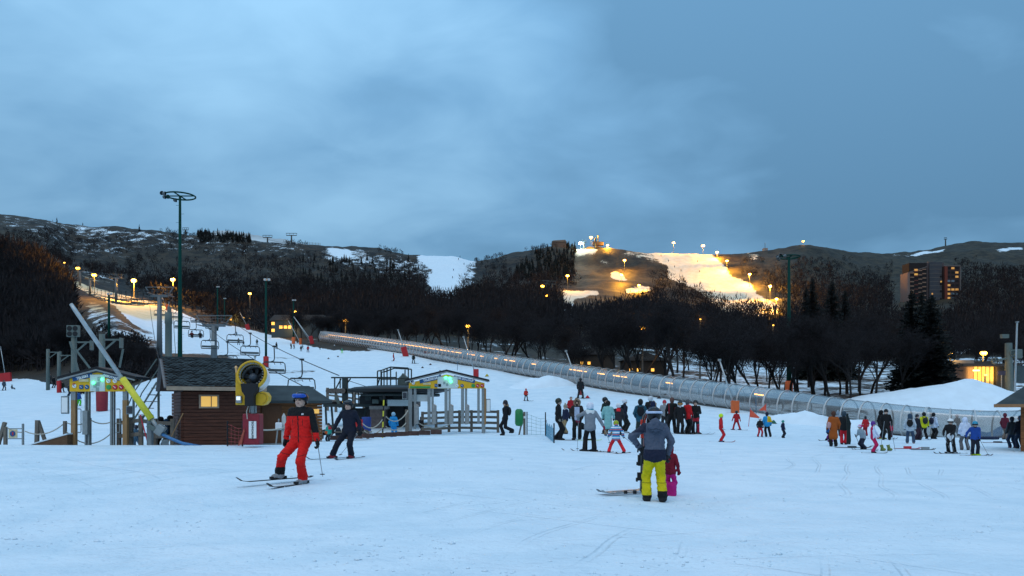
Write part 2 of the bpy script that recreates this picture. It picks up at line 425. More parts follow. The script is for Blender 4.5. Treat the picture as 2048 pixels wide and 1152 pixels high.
    s[(Yg > 250) & in_poly(px, jy, [(1125, 580), (1198, 578), (1200, 590), (1150, 596), (1140, 640), (1128, 640)])] = 0.8
    s[(Yg > 250) & in_poly(px, jy, [(1248, 576), (1300, 572), (1305, 582), (1255, 586)])] = 0.85
    s[far & in_poly(px, jy, [(1785, 509), (1850, 503), (1895, 498), (1895, 501), (1850, 508), (1790, 513)])] = 0.95
    s[far & in_poly(px, jy, [(1985, 498), (2048, 494), (2048, 500), (1990, 503)])] = 0.75
    s[far & in_poly(jx, jy, [(1490, 505), (1520, 505), (1515, 522), (1495, 520)])] = 0.5
    for _ in range(2):
        k = s.copy(); k[1:-1, 1:-1] = (s[1:-1, 1:-1] * 2 + s[:-2, 1:-1] + s[2:, 1:-1] + s[1:-1, :-2] + s[1:-1, 2:]) / 6; s = np.where(Yg > 60, k, s)
    # vegetation tone: 0 dead grass (olive/brown), 1 heather-dark scrub
    g = np.clip(fbm(X / 60, Yg / 60, 4, 3) * 1.5 - .3, 0, 1)
    g = np.where((px > 1480) & (Yg > 450), g * 0.35, g)
    g = np.where((px < 1150) & (Yg > 300), np.clip(g * .6 + .5, 0, 1), g)
    sodium_tint = np.zeros_like(X)  # mask for sodium lamp glow painted into the floodlit pistes' snow colour
    sodium_tint[(Yg > 230) & in_poly(px, py, [(100, 520), (200, 560), (330, 605), (360, 640), (250, 640), (100, 600)])] = 1
    sodium_tint[far & (px > 1100) & (px < 1620)] = .75
    for _ in range(6): sodium_tint[1:-1, 1:-1] = (sodium_tint[1:-1, 1:-1] + sodium_tint[:-2, 1:-1] + sodium_tint[2:, 1:-1] + sodium_tint[1:-1, :-2] + sodium_tint[1:-1, 2:]) / 5
    idx = np.arange(ny * nt_).reshape(ny, nt_)
    q = np.stack([idx[:-1, :-1], idx[:-1, 1:], idx[1:, 1:], idx[1:, :-1]], -1)
    cut = int(np.searchsorted(Y, 235))
    m = bpy.data.materials.new('snow_and_turf'); m.use_nodes = True
    nt = m.node_tree; N, L = nt.nodes.new, nt.links.new; b = nt.nodes['Principled BSDF']
    at_ = N('ShaderNodeAttribute'); at_.attribute_name = 'cover'; sp = N('ShaderNodeSeparateColor'); L(at_.outputs['Color'], sp.inputs[0])
    geo = N('ShaderNodeNewGeometry')
    def noise(scale, det=5, rough=.55, stretch=None):
        n = N('ShaderNodeTexNoise'); n.inputs['Scale'].default_value = scale; n.inputs['Detail'].default_value = det; n.inputs['Roughness'].default_value = rough
        if stretch:
            mp = N('ShaderNodeMapping'); mp.inputs['Scale'].default_value = stretch; L(geo.outputs['Position'], mp.inputs[0]); L(mp.outputs[0], n.inputs['Vector'])
        else: L(geo.outputs['Position'], n.inputs['Vector'])
        return n.outputs['Fac']
    def mt(op, a, c=None, clamp=False):
        n = N('ShaderNodeMath'); n.operation = op; n.use_clamp = clamp
        for i, v in enumerate((a, c)):
            if v is None: continue
            if isinstance(v, (int, float)): n.inputs[i].default_value = v
            else: L(v, n.inputs[i])
        return n.outputs[0]
    def mr(v, a, c, d=0., e=1.):
        n = N('ShaderNodeMapRange'); n.interpolation_type = 'SMOOTHSTEP'
        for i, x in enumerate((a, c, d, e)): n.inputs[i + 1].default_value = x
        L(v, n.inputs[0]); return n.outputs[0]
    def mixc(f, a, c):
        n = N('ShaderNodeMix'); n.data_type = 'RGBA'
        L(f, n.inputs['Factor'])
        for k, v in (('A', a), ('B', c)):
            if isinstance(v, tuple): n.inputs[k].default_value = (*v, 1)
            else: L(v, n.inputs[k])
        return n.outputs['Result']
    patch = mt('ADD', mt('MULTIPLY', noise(.12, 4, .6), .6), mt('MULTIPLY', noise(.9, 3, .6), .4))
    fac = mr(mt('SUBTRACT', mt('ADD', sp.outputs[0], mt('MULTIPLY', mt('SUBTRACT', patch, .5), 1.5)), .5), -.06, .07)
    soil = mixc(mr(noise(.5, 3), .35, .65), (.022, .016, .012), (.055, .042, .028))
    turf = mixc(mr(noise(.16, 4, .65), .38, .62), (.016, .0145, .010), (.050, .042, .025))
    scrub = mixc(mr(noise(.11, 6, .72), .44, .58), (.006, .0055, .006), (.042, .031, .021))
    bare = mixc(sp.outputs[1], turf, scrub); bare = mixc(sp.outputs[2], bare, soil)
    # groomed snow: faint blue-grey scuffs and drag marks
    n_s = noise(1.0, 4, .6, (.7, .9, 1)); n_b = noise(.09, 2, .5)
    sn = mixc(mr(n_s, .35, .7), (.705, .805, .87), (.60, .725, .805)); sn = mixc(mr(n_b, .4, .65, 0, .35), sn, (.63, .75, .83))
    spk = mr(noise(.55, 5, .75, (.9, 1.1, 1)), .67, .72, 0, .45); sn = mixc(spk, sn, (.48, .56, .61))
    sodium_snow = mixc(mr(noise(.25, 4, .6), .3, .7), (.64, .50, .27), (.76, .65, .44)); sn = mixc(at_.outputs['Alpha'], sn, sodium_snow)  # yellow snow tone carrying the lamplight in its base colour
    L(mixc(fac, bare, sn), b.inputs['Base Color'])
    b.inputs['Roughness'].default_value = .75; b.inputs['Specular IOR Level'].default_value = .2
    hgt = mt('ADD', mt('MULTIPLY', noise(1.1, 5, .62, (.8, .9, 1)), .7), mt('MULTIPLY', noise(9, 2, .6, (.9, 1, 1)), .12))
    for ang, sc, dist, lo in ((25, .37, 9.0, .95), (-50, .23, 12.0, .965), (80, .19, 14.0, .97)):
        mp = N('ShaderNodeMapping'); mp.inputs['Rotation'].default_value = (0, 0, radians(ang)); L(geo.outputs['Position'], mp.inputs[0])
        wv = N('ShaderNodeTexWave'); wv.inputs['Scale'].default_value = sc; wv.inputs['Distortion'].default_value = dist; wv.inputs['Detail'].default_value = 1.5; wv.inputs['Detail Scale'].default_value = .35
        L(mp.outputs[0], wv.inputs['Vector'])
        gr = mt('MULTIPLY', mr(wv.outputs['Fac'], lo, 1.0), mr(noise(.11 + sc * .1, 2), .48, .62))
        hgt = mt('SUBTRACT', hgt, mt('MULTIPLY', gr, .11))
    bp = N('ShaderNodeBump'); bp.inputs['Strength'].default_value = .95; bp.inputs['Distance'].default_value = .26
    L(hgt, bp.inputs['Height']); L(bp.outputs[0], b.inputs['Normal'])
    for name, r0, r1 in (('snow_ground', 0, cut), ('hill_terrain', cut, ny - 1)):
        sub = q[r0:r1].reshape(-1, 4); lo = idx[r0, 0]; hi = idx[r1, -1] + 1
        me = np_mesh(name, V[lo:hi], sub - lo, m, True)
        a = me.color_attributes.new('cover', 'FLOAT_COLOR', 'POINT')
        soilm = (np.clip(1 - np.abs(Yg - 120) / 90, 0, 1)).reshape(-1)[lo:hi]
        c = np.stack([s.reshape(-1)[lo:hi], g.reshape(-1)[lo:hi], soilm, sodium_tint.reshape(-1)[lo:hi]], -1).astype(np.float32)
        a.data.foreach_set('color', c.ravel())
        o = mesh_obj(name, me); tag(o, kind='structure')
ground()

# ------------------------------------------------------------------ snow heaps
def snow_heap(name, px, Y, w, d, h, sharp=1.6, lump=.12, seed=1, rz=0.0):
    n = 40; c = at(px, Y); V = []; Fc = []
    u = np.linspace(-1, 1, n); A, B = np.meshgrid(u, u, indexing='ij')
    R = np.sqrt(A ** 2 + B ** 2)
    prof = np.clip(1 - R, 0, 1) ** sharp if sharp >= 1 else np.clip(1 - R ** 2, 0, 1)
    X = A * w / 2; D = B * d / 2
    Xr = X * cos(rz) - D * sin(rz) + c.x; Yr = X * sin(rz) + D * cos(rz) + c.y
    Z = GZ(Xr, Yr) - .25 + prof * (h + .25) + (fbm(Xr * .9, Yr * .9, 3, seed) - .5) * lump * 2 * np.minimum(prof * 4, 1)
    Z = np.where(R >= 1, GZ(Xr, Yr) - .3, Z)
    V = np.stack([Xr, Yr, Z], -1).reshape(-1, 3); idx = np.arange(n * n).reshape(n, n)
    q = np.stack([idx[:-1, :-1], idx[1:, :-1], idx[1:, 1:], idx[:-1, 1:]], -1).reshape(-1, 4)
    o = mesh_obj(name, np_mesh(name, V, q, M('packed_snow', (.69, .79, .86), .8, var=.05, scale=.8, bump=.5), True))
    return tag(o, kind='structure')
snow_heap('snow_mound', 1940, 88, 36, 20, 4.7, 1.2, .16, 3)
snow_heap('snow_bank', 1612, 62.5, 7.5, 3.2, .95, .5, .3, 5, -.35)
snow_heap('snow_bank', 1712, 59.0, 6.0, 2.6, .75, .5, .3, 8, -.5)
snow_heap('snow_bank', 1085, 92, 9, 5, 1.1, .5, .2, 11)

# loose snow clods kicked up on the flat
def clods():
    r = np.random.RandomState(8); n = 5200
    Y = np.exp(r.uniform(np.log(5.5), np.log(34), n)); px = r.uniform(-80, 2130, n); X = (px - CX) / F * Y
    keep = fbm(X / 2.2, Y / 2.2, 3, 19) > .50; X, Y = X[keep], Y[keep]; n = len(X); Z = GZ(X, Y)
    sz = r.uniform(.006, .022, n) * (1 + (r.rand(n) > .96) * 1.2)
    base = np.array([(1, 0, .1), (0, 1, .15), (-1, 0, .1), (0, -1, .12), (0, 0, .8), (0, 0, -.5)]); fc = np.array([(0, 1, 4), (1, 2, 4), (2, 3, 4), (3, 0, 4), (1, 0, 5), (2, 1, 5), (3, 2, 5), (0, 3, 5)])
    V = base[None] * r.uniform(.6, 1.4, (n, 6, 3)) * sz[:, None, None] + np.stack([X, Y, Z], -1)[:, None]
    o = mesh_obj('snow_clods', np_mesh('snow_clods', V.reshape(-1, 3), (fc[None] + (np.arange(n) * 6)[:, None, None]).reshape(-1, 3), M('packed_snow', (0, 0, 0)), False)); tag(o, 'loose crumbs of snow strewn over the trampled flat', 'snow', kind='stuff')
clods()

# ------------------------------------------------------------------ covered conveyor tunnel
def tunnel():
    root = thing('conveyor_tunnel', 'long ribbed clear plastic tunnel over the conveyor lift climbing beside the beginner slope', 'ski tunnel', (0, 0, 0))
    # resample the course at hoop spacing
    q = np.linspace(0, 1, 900); L0 = np.linspace(0, 1, len(TUN))
    xs = pchip(L0, _tx, q); ys = pchip(L0, _ty, q)
    d = np.concatenate([[0], np.cumsum(np.hypot(np.diff(xs), np.diff(ys)))])
    step = 1.52; n = int(d[-1] / step); sarr = np.arange(n + 1) * step
    hx = np.interp(sarr, d, xs); hy = np.interp(sarr, d, ys)
    hz = GZ(hx, hy)
    tz = tun_base(hx)
    kk = np.unique(np.append(np.arange(0, n + 1, 6), n)); hz = pchip(kk.astype(float), tz[kk], np.arange(n + 1.0)) - .05
    gl = bpy.data.materials.new('smoky_clear_plastic'); gl.use_nodes = True
    nt = gl.node_tree; N, L = nt.nodes.new, nt.links.new; nt.nodes.clear()
    out = N('ShaderNodeOutputMaterial'); tr = N('ShaderNodeBsdfTransparent'); tr.inputs[0].default_value = (.84, .85, .84, 1)
    df = N('ShaderNodeBsdfDiffuse'); df.inputs[0].default_value = (.25, .245, .24, 1)
    gs = N('ShaderNodeBsdfGlossy'); gs.inputs['Roughness'].default_value = .16; gs.inputs[0].default_value = (.9, .9, .9, 1)
    geo = N('ShaderNodeNewGeometry'); no = N('ShaderNodeTexNoise'); no.inputs['Scale'].default_value = .8; no.inputs['Detail'].default_value = 4
    L(geo.outputs['Position'], no.inputs['Vector'])
    mrn = N('ShaderNodeMapRange'); mrn.inputs[1].default_value = .3; mrn.inputs[2].default_value = .7; mrn.inputs[3].default_value = .24; mrn.inputs[4].default_value = .46
    L(no.outputs['Fac'], mrn.inputs[0])
    m1 = N('ShaderNodeMixShader'); L(mrn.outputs[0], m1.inputs[0]); L(tr.outputs[0], m1.inputs[1]); L(df.outputs[0], m1.inputs[2])
    fr = N('ShaderNodeFresnel'); fr.inputs[0].default_value = 1.45
    m2 = N('ShaderNodeMixShader'); fm = N('ShaderNodeMath'); fm.operation = 'MULTIPLY'; fm.inputs[1].default_value = .30; L(fr.outputs[0], fm.inputs[0]); L(fm.outputs[0], m2.inputs[0]); L(m1.outputs[0], m2.inputs[1]); L(gs.outputs[0], m2.inputs[2])
    L(m2.outputs[0], out.inputs[0])
    hoop_m = M('pale_aluminium', (.50, .51, .51), .45, .3, .08); base_m = M('dark_conveyor_frame', (.10, .095, .09), .8, bump=.3)
    panel_m = M('brown_door_panel', (.20, .17, .15), .6)
    strip_m = M('sodium_strip', (.9, .45, .1), .5, emis=(1, .42, .06), estr=6.5, var=.05)
    nseg = 14; W, H = 1.38, 2.45
    prof = []
    for k in range(nseg + 1):
        a = pi * (-0.29) + (pi * 1.58) * k / nseg
        prof.append((W * cos(a), .95 + (H - .95) * sin(a) if sin(a) > 0 else .95 + 1.1 * sin(a)))
    def frame(i):
        a, b = max(i - 1, 0), min(i + 1, n)
        t = Vector((hx[b] - hx[a], hy[b] - hy[a], 0)).normalized()
        return Vector((hx[i], hy[i], hz[i])), Vector((t.y, -t.x, 0)), t
    rg = random.Random(4)
    fr_ = [frame(i) for i in range(n + 1)]
    for i in range(n + 1):
        c, sdir, t = fr_[i]
        mb = MB(); w = .06 if i % 9 else .10
        ring = []
        for (x, z) in prof:
            for (dr, dt_) in ((.0, -w), (.0, w), (.05, w), (.05, -w)):
                l = sqrt(x * x + (z - .95) ** 2); k = (l + dr) / l
                ring.append(c + sdir * (x * k) + Vector((0, 0, .95 + (z - .95) * k)) + t * dt_)
        fs = []
        for k in range(nseg):
            for j in range(4): fs.append((k * 4 + j, k * 4 + (j + 1) % 4, k * 4 + 4 + (j + 1) % 4, k * 4 + 4 + j))
        mb.add(ring, fs).build('hoop', hoop_m, root, True)
        if i < n:
            c2, s2, t2 = fr_[i + 1]
            pv = [c + sdir * x + Vector((0, 0, z)) for x, z in prof] + [c2 + s2 * x + Vector((0, 0, z)) for x, z in prof]
            pf = [(k, k + 1, nseg + 2 + k, nseg + 1 + k) for k in range(nseg)]
            door = i % 17 == 8
            o = MB().add(pv, pf).build('door_pane' if door else 'pane', gl, root, True)
            if door:
                z0 = MB()
                for k in (2, 3, 4, 5):   # lower leaf of the emergency door, on the piste side (negative side)
                    k2 = nseg - k
                    z0.add([pv[k2] + (pv[k2] - c - Vector((0, 0, .95))) * .012, pv[k2 + 1] + (pv[k2 + 1] - c - Vector((0, 0, .95))) * .012, pv[nseg + 2 + k2] + (pv[nseg + 2 + k2] - c2 - Vector((0, 0, .95))) * .012, pv[nseg + 1 + k2] + (pv[nseg + 1 + k2] - c2 - Vector((0, 0, .95))) * .012], [(0, 1, 2, 3)])
                z0.build('door_leaf', panel_m, o)
    # belt, footing and light strip
    bb, fb = MB(), MB()
    for i in range(n):
        c, s1, t1 = fr_[i]; c2, s2, t2 = fr_[i + 1]
        for mbx, w, z0, z1 in ((bb, .55, .0, .28), (fb, .95, -.9, .06)):
            v = [c + s1 * sx * w + Vector((0, 0, z)) for z in (z0, z1) for sx in (-1, 1)] + [c2 + s2 * sx * w + Vector((0, 0, z)) for z in (z0, z1) for sx in (-1, 1)]
            mbx.add(v, [(0, 4, 6, 2), (2, 6, 7, 3), (3, 7, 5, 1)])
    bb.build('conveyor_belt', M('conveyor_rubber', (.16, .16, .165), .7), root); fb.build('footing', base_m, root)
    for i in range(0, n - 14):
        c, s1, t1 = fr_[i]; c2, s2, t2 = fr_[i + 1]
        if i > n * .45 and rg.random() < (.5 if i < n * .7 else .8): continue
        a = c + s1 * -1.02 + Vector((0, 0, 1.62)); b2 = c2 + s2 * -1.02 + Vector((0, 0, 1.62))
        MB().bar(a, a + (b2 - a) * rg.uniform(.5, 1.0), .06, .10).build('light_strip', strip_m, root)
    # end frame at the top and handrail
    c, s1, t1 = fr_[0]
    MB().box(c + Vector((0, 0, 1.25)) - t1 * .1, (2.0, .3, 2.2), atan2(s1.y, s1.x)).build('end_frame', hoop_m, root)
    return root
tunnel()

# ------------------------------------------------------------------ trees
bark_m = M('bare_bark', (.018, .0155, .0155), .9, var=.3, scale=3)
twig_m = M('bare_twigs', (.0130, .0102, .0116), .95, var=.25, scale=.4)
needle_m = M('fir_needles', (.006, .009, .008), .9, var=.35, scale=1.2)
def bare_tree_meshes(seed, h, spread):
    r = random.Random(seed); tb = MB(); tw_v = []; tw_f = []
    def twig(p, d, ln, w):
        d = d.normalized(); s = d.cross(Vector((r.gauss(0, 1), r.gauss(0, 1), r.gauss(0, 1)))).normalized() * w
        o = len(tw_v); tw_v.extend([tuple(p - s), tuple(p + s), tuple(p + d * ln)]); tw_f.append((o, o + 1, o + 2))
    def branch(p, d, ln, rad, lev):
        pts = [p]; k = 3 if lev < 2 else 2; q = p; dd = d
        for i in range(k):
            dd = (dd + Vector((r.gauss(0, .14), r.gauss(0, .14), r.gauss(0.05, .1)))).normalized(); q = q + dd * ln / k; pts.append(q)
        if lev < 3: tb.tube(pts, [rad * (1 - .5 * i / k) for i in range(k + 1)], 6 if lev == 0 else 4, False)
        else:
            twig(p, q - p, (q - p).length, rad)
        if lev >= 4: return
        nb = (5, 5, 5, 6)[lev]
        for i in range(nb):
            t = r.uniform(.35 if lev else .5, 1); j = min(int(t * k), k - 1)
            bp_ = pts[j].lerp(pts[j + 1], t * k - j)
            az = r.uniform(0, 2 * pi); sp = spread * r.uniform(.6, 1.15) * (1 if lev else .75)
            side = dd.orthogonal().normalized(); side = Matrix.Rotation(az, 3, dd) @ side
            nd = (dd * cos(sp) + side * sin(sp) + Vector((0, 0, .15))).normalized()
            branch(bp_, nd, ln * r.uniform(.5, .72), rad * (.48 if lev < 2 else .6), lev + 1)
        if lev == 3:
            pass
    branch(Vector((0, 0, -.4)), Vector((0, 0, 1)), h * .50, h * .017, 0)
    # fine twig haze: extra slivers on the outer twigs
    ends = [Vector(tw_v[i]) for i in range(2, len(tw_v), 3)]
    for e in ends:
        for _ in range(4):
            twig(e + Vector((r.gauss(0, .45), r.gauss(0, .45), r.gauss(0, .4))), Vector((r.gauss(0, 1), r.gauss(0, 1), r.gauss(.5, 1))), r.uniform(.5, 1.2), .020)
    zs = max(v[2] for v in tw_v); k = h / zs
    tb.v = [(x * k, y * k, z * k) for x, y, z in tb.v]
    mt_ = bpy.data.meshes.new('trunk'); mt_.from_pydata(tb.v, [], tb.f); mt_.materials.append(bark_m); mt_.update()
    V = np.array(tw_v) * k
    return mt_, np_mesh('crown', V, np.array(tw_f), twig_m)
BARE = [bare_tree_meshes(50 + i, 12.0, .55 + .07 * (i % 3)) for i in range(6)]
def bare_tree(px, Y, h, label, group, i):
    c = at(px, Y, -.1); o = thing('bare_tree', label, 'tree', c, RNG.uniform(0, 6.28), group)
    k = h / 12.0; a = RNG.uniform(.85, 1.2); o.scale = (k * a, k * a, k)
    t, cr = BARE[i % 6]
    mesh_obj('trunk', t, o); mesh_obj('crown', cr, o)
    return o
def outline(px):
    return float(np.interp(px, [480, 560, 640, 700, 760, 840, 900, 960, 1010, 1060, 1110, 1150, 1200, 1240, 1290, 1330, 1370, 1410, 1440, 1470, 1520, 1560, 1600, 1640, 1700, 1760, 1800, 1830, 1860],
        [612, 608, 612, 600, 606, 598, 592, 590, 588, 592, 612, 628, 618, 588, 574, 560, 556, 566, 585, 604, 612, 632, 606, 592, 596, 602, 616, 640, 690]))
def forest():
    r = random.Random(77); n = 0; rows = []
    # rows behind the tunnel, front row first
    for row, (off, sp) in enumerate(((7, 4.6), (14, 5.0), (24, 5.6), (38, 7), (56, 9), (80, 12))):
        X = -62.0
        while X < 46:
            X += sp * r.uniform(.6, 1.4)
            ty = float(tun_y(min(X, 24))) if X < 24 else float(np.interp(X, [24, 46], [72, 92]))
            Y = ty + off * r.uniform(.85, 1.25) + (6 if X > 14 else 0)
            px = CX + F * X / Y
            if not (480 < px < 1838): continue
            if px > 1740 and row > 2: continue
            if px < 700 and Y < 196: Y = 196 + r.uniform(0, 20); px = CX + F * X / Y
            g = HZ - (gz(X, Y) - CZ) * F / Y
            hmax = (g - outline(px)) * Y / F
            h = min(hmax * r.uniform(.72, 1.02), r.uniform(11, 18))
            if h < 4: continue
            where = 'front row' if row == 0 else 'second row' if row == 1 else 'deeper rows'
            side = 'lower' if px > 1350 else 'middle' if px > 950 else 'upper'
            rows.append((where, side, px, Y, h))
    for px, Y in ((1485, 93), (1520, 99), (1556, 103), (1598, 101), (1632, 97), (1664, 94), (1700, 90), (1722, 99), (1752, 93), (1782, 101), (1800, 97), (1680, 106), (1740, 108)):
        X = (px - CX) / F * Y; g = HZ - (gz(X, Y) - CZ) * F / Y
        rows.append(('front row', 'lower', px, Y, min((g - outline(px)) * Y / F * r.uniform(.8, 1.0), 15)))
    ORD = 'first second third fourth fifth sixth seventh eighth ninth tenth eleventh twelfth thirteenth fourteenth fifteenth sixteenth seventeenth eighteenth nineteenth twentieth'.split()
    for where in ('front row', 'second row', 'deeper rows'):
        for side in ('upper', 'middle', 'lower'):
            for i, (_, _, px, Y, h) in enumerate(sorted((q for q in rows if q[0] == where and q[1] == side), key=lambda q: q[2])):
                od = ORD[i] if i < len(ORD) else 'twenty ' + ORD[i - 20]
                bare_tree(px, Y, h, f'dark bare tree, {od} from the left in the {where} behind the {side} tunnel', f'{where} of bare trees behind the {side} tunnel', r.randrange(6)); n += 1
    # trees at the head of the upper piste and on the dark left hill
    for k in range(26):
        px = r.uniform(400, 640); Y = r.uniform(345, 390) if px < 560 else r.uniform(230, 300)
        bare_tree(px, Y, r.uniform(9, 13), 'dark bare tree at the wood edge above the upper piste', 'bare trees above the upper piste', r.randrange(6)); n += 1
    for k in range(62):
        px = r.uniform(-60, 138); lo = np.interp(px, [-60, 0, 80, 120, 150], [165, 166, 160, 150, 145])
        Y = r.uniform(lo, lo + (150 if px < 90 else 40))
        bare_tree(px, Y, r.uniform(8, 11), 'dark bare tree on the steep wooded hill at the far left', 'bare trees on the left hill', r.randrange(6)); n += 1
    for k in range(26):
        px = r.uniform(150, 305); Y = float(np.interp(px, [150, 300], [140, 112])) + r.uniform(-4, 8)
        bare_tree(px, Y, r.uniform(2.8, 5.5), 'low bare bush on the dark bank behind the drag lift', 'bushes on the bank', r.randrange(6)); n += 1
    for k in range(22):
        px = r.uniform(1880, 2110); Y = r.uniform(150, 230)
        bare_tree(px, Y, r.uniform(8, 13), 'dark bare tree on the slope behind the glass fronted lodge', 'bare trees behind the lodge', r.randrange(6)); n += 1
    return n
N_TREES = forest()
def fir_meshes(seed, h, w):
    r = random.Random(seed); V = []; Fc = []
    z = h * .06
    while z < h:
        t = z / h; R = w * (1 - t) ** .80 + .16
        for k in range(max(11, int(26 * (1 - t)))):
            a = r.uniform(0, 6.28); L_ = R * r.uniform(.65, 1.1); zb = z + r.uniform(-.15, .15)
            d = Vector((cos(a), sin(a), -.28 * (1 - t) + .1)); s = Vector((-sin(a), cos(a), 0))
            for j in range(5):
                f0 = j / 5; p = d * (L_ * f0) + Vector((0, 0, zb - .10 * f0 * L_)); wd = .30 * (1 - f0 * .6) * min(1, L_)
                for sg in (-1, 1):
                    q = p + d * .34 * L_ / 2 + s * sg * wd * r.uniform(.8, 1.6) + Vector((0, 0, r.uniform(-.28, .02)))
                    o = len(V); V.extend([tuple(p - s * .02), tuple(p + d * .25 * L_), tuple(q)]); Fc.append((o, o + 1, o + 2))
        z += h * .019 * r.uniform(.8, 1.2)
    tb = MB().tube([(0, 0, -.4), (0, 0, h * .5), (0, 0, h * .97)], [w * .09, w * .055, .02], 7)
    mt_ = bpy.data.meshes.new('trunk'); mt_.from_pydata(tb.v, [], tb.f); mt_.materials.append(bark_m); mt_.update()
    return mt_, np_mesh('crown', np.array(V), np.array(Fc), needle_m)
FIR = [fir_meshes(5, 12, 2.9), fir_meshes(6, 12, 2.6)]
def fir(px, Y, top, label, i, wide=1.0):
    c = at(px, Y, -.1); h = zz(top, Y) - c.z; o = thing('fir_tree', label, 'tree', c, RNG.uniform(0, 6), 'dark fir trees on the right')
    o.scale = (h / 12 * wide, h / 12 * wide, h / 12); t, cr = FIR[i % 2]
    mesh_obj('trunk', t, o); mesh_obj('crown', cr, o)
for a in ((1824, 98, 580, 'tall black fir left of the big pair in front of the tower block', 0, 1.0), (1844, 101, 582, 'slim black fir in the middle of the group before the tower block', 1, .8),
          (1862, 96, 590, 'broadest black fir, rightmost of the group before the tower block', 0, 1.25), (1886, 102, 668, 'short black fir tucked to the right of the broad fir', 1, 1.0),
          (1625, 150, 556, 'pointed fir rising above the bare wood right of the green floodlight mast', 1, .8), (1612, 155, 575, 'lower fir leaning on the pointed fir above the bare wood', 0, .7),
          (1664, 150, 562, 'dark fir above the bare wood, between the pointed fir and the tower block', 0, .9), (1690, 156, 580, 'small rounded fir at the right end of the trio above the wood', 1, .8)):
    fir(*a)
# woods on the far hillsides: nobody could count them
def far_wood(name, label, n, region, hr, kind, seed, mat):
    r = np.random.RandomState(seed); m = n * 12
    Y = np.exp(r.uniform(math.log(region[2]), math.log(region[3]), m)); px = r.uniform(region[0], region[1], m)
    X = (px - CX) / F * Y; Z = GZ(X, Y); py = HZ - (Z - CZ) * F / Y
    ok = np.nonzero(region[4](px, py, Y, r))[0][:n]; n = len(ok)
    X, Y, Z = X[ok], Y[ok], Z[ok]; h = r.uniform(hr[0], hr[1], (n, 1, 1)); base = np.stack([X, Y, Z], -1)[:, None, :]
    if kind == 'bare':
        m = 30; c = r.normal(0, 1, (n, m, 3)); c /= np.linalg.norm(c, axis=2, keepdims=True)
        c *= (r.uniform(.3, 1, (n, m, 1)) ** .6) * np.array([.36, .36, .42]) * h; c[:, :, 2:] += h * .56
        d = c.copy(); d[:, :, 2:] -= h * .25; d /= np.linalg.norm(d, axis=2, keepdims=True)
        s = np.cross(d, r.normal(0, 1, (n, m, 3))); s /= np.linalg.norm(s, axis=2, keepdims=True)
        w = .13 + .012 * h
        vs = np.stack([c - s * w, c + s * w, c + d * r.uniform(1.2, 2.6, (n, m, 1)) * h / 9], 2).reshape(n, -1, 3)
        tr = np.zeros((n, 3, 3)); tr[:, 0, 0] = -.16; tr[:, 1, 0] = .16; tr[:, :2, 2] = -.5; tr[:, 2, 2] = h[:, 0, 0] * .8
        vs = np.concatenate([vs, tr], 1)
    else:
        vs = []
        for lv in range(6):
            t = lv / 6; R = h[:, 0, 0] * .2 * (1 - t) + .15
            for q in range(4):
                a = r.uniform(0, 6.28, n)
                for da, rr, zz_ in ((-.8, R, t * .9 + .02), (.8, R, t * .9 + .02), (0, R * 0, t * .9 + .26)):
                    vs.append(np.stack([np.cos(a + da) * rr, np.sin(a + da) * rr, h[:, 0, 0] * zz_], -1))
        vs = np.stack(vs, 1)
    V = (vs + base).reshape(-1, 3)
    ob = mesh_obj(name, np_mesh(name, V, np.arange(len(V)).reshape(-1, 3), mat)); tag(ob, label, 'wood', kind='stuff')
_pist = [[(415, 640), (531, 667), (640, 692), (640, 705), (300, 745), (262, 645), (140, 580), (146, 552), (300, 598)], [(825, 505), (960, 510), (930, 545), (920, 605), (845, 605), (858, 545)], [(1290, 495), (1425, 505), (1465, 545), (1515, 565), (1570, 612), (1570, 640), (1430, 610), (1320, 550)],
         [(1140, 490), (1230, 490), (1300, 590), (1180, 590), (1195, 540)], [(1112, 574), (1310, 570), (1310, 592), (1180, 650), (1130, 655)], [(1785, 490), (1910, 490), (1910, 640), (1785, 640)]]
def _pa(px, py):
    k = np.zeros(px.shape, bool)
    for p in _pist: k |= in_poly(px, py, p)
    return k
def _mid(px, py, Y, r):
    top = np.interp(px, [-100, 0, 120, 160, 300, 420, 500, 640, 760, 850, 905, 960, 1100, 1180, 1300, 1400, 1500, 1560, 1640, 1760, 1900, 2000, 2100], [480, 500, 545, 572, 560, 545, 530, 540, 545, 560, 590, 570, 555, 590, 565, 570, 555, 540, 545, 520, 560, 530, 525])
    return (py > top + r.normal(0, 9, px.shape)) & ~_pa(px, py) & ~((px > 140) & (px < 262) & (py > 566)) & ~((px > 262) & (px < 420) & (py > np.interp(px, [262, 420], [592, 634])))
far_wood('hillside_wood', 'dark leafless wood covering the lower hillsides behind the tunnel trees', 7000, (-90, 2130, 235, 620, _mid), (6, 11), 'bare', 3, twig_m)
far_wood('left_hill_wood', 'dense dark leafless wood covering the steep near hill at the far left', 1300, (-120, 140, 158, 335, lambda px, py, Y, r: Y > np.interp(px, [-120, 0, 60, 148], [168, 168, 160, 140])), (5, 9), 'bare', 9, twig_m)
far_wood('bank_scrub', 'low dark scrub on the bank above the drag lift pylons', 520, (150, 312, 104, 175, lambda px, py, Y, r: (py > 655) & (px < np.interp(py, [655, 700, 760], [200, 300, 312])) & (fbm(px / 30, py / 30, 2, 6) > .3)), (1, 2.8), 'bare', 12, twig_m)
def _scrub(px, py, Y, r):
    return (py > 462) & ((px < 1150) | ((py > 520) & (px > 1480))) & ~_pa(px, py) & (fbm(px / 60., py / 25., 3, 8) > .47)
far_wood('hillside_scrub', 'scattered dark scrub on the upper rocky hillsides under the skyline', 3000, (-90, 2130, 470, 720, _scrub), (2, 5), 'bare', 4, twig_m)
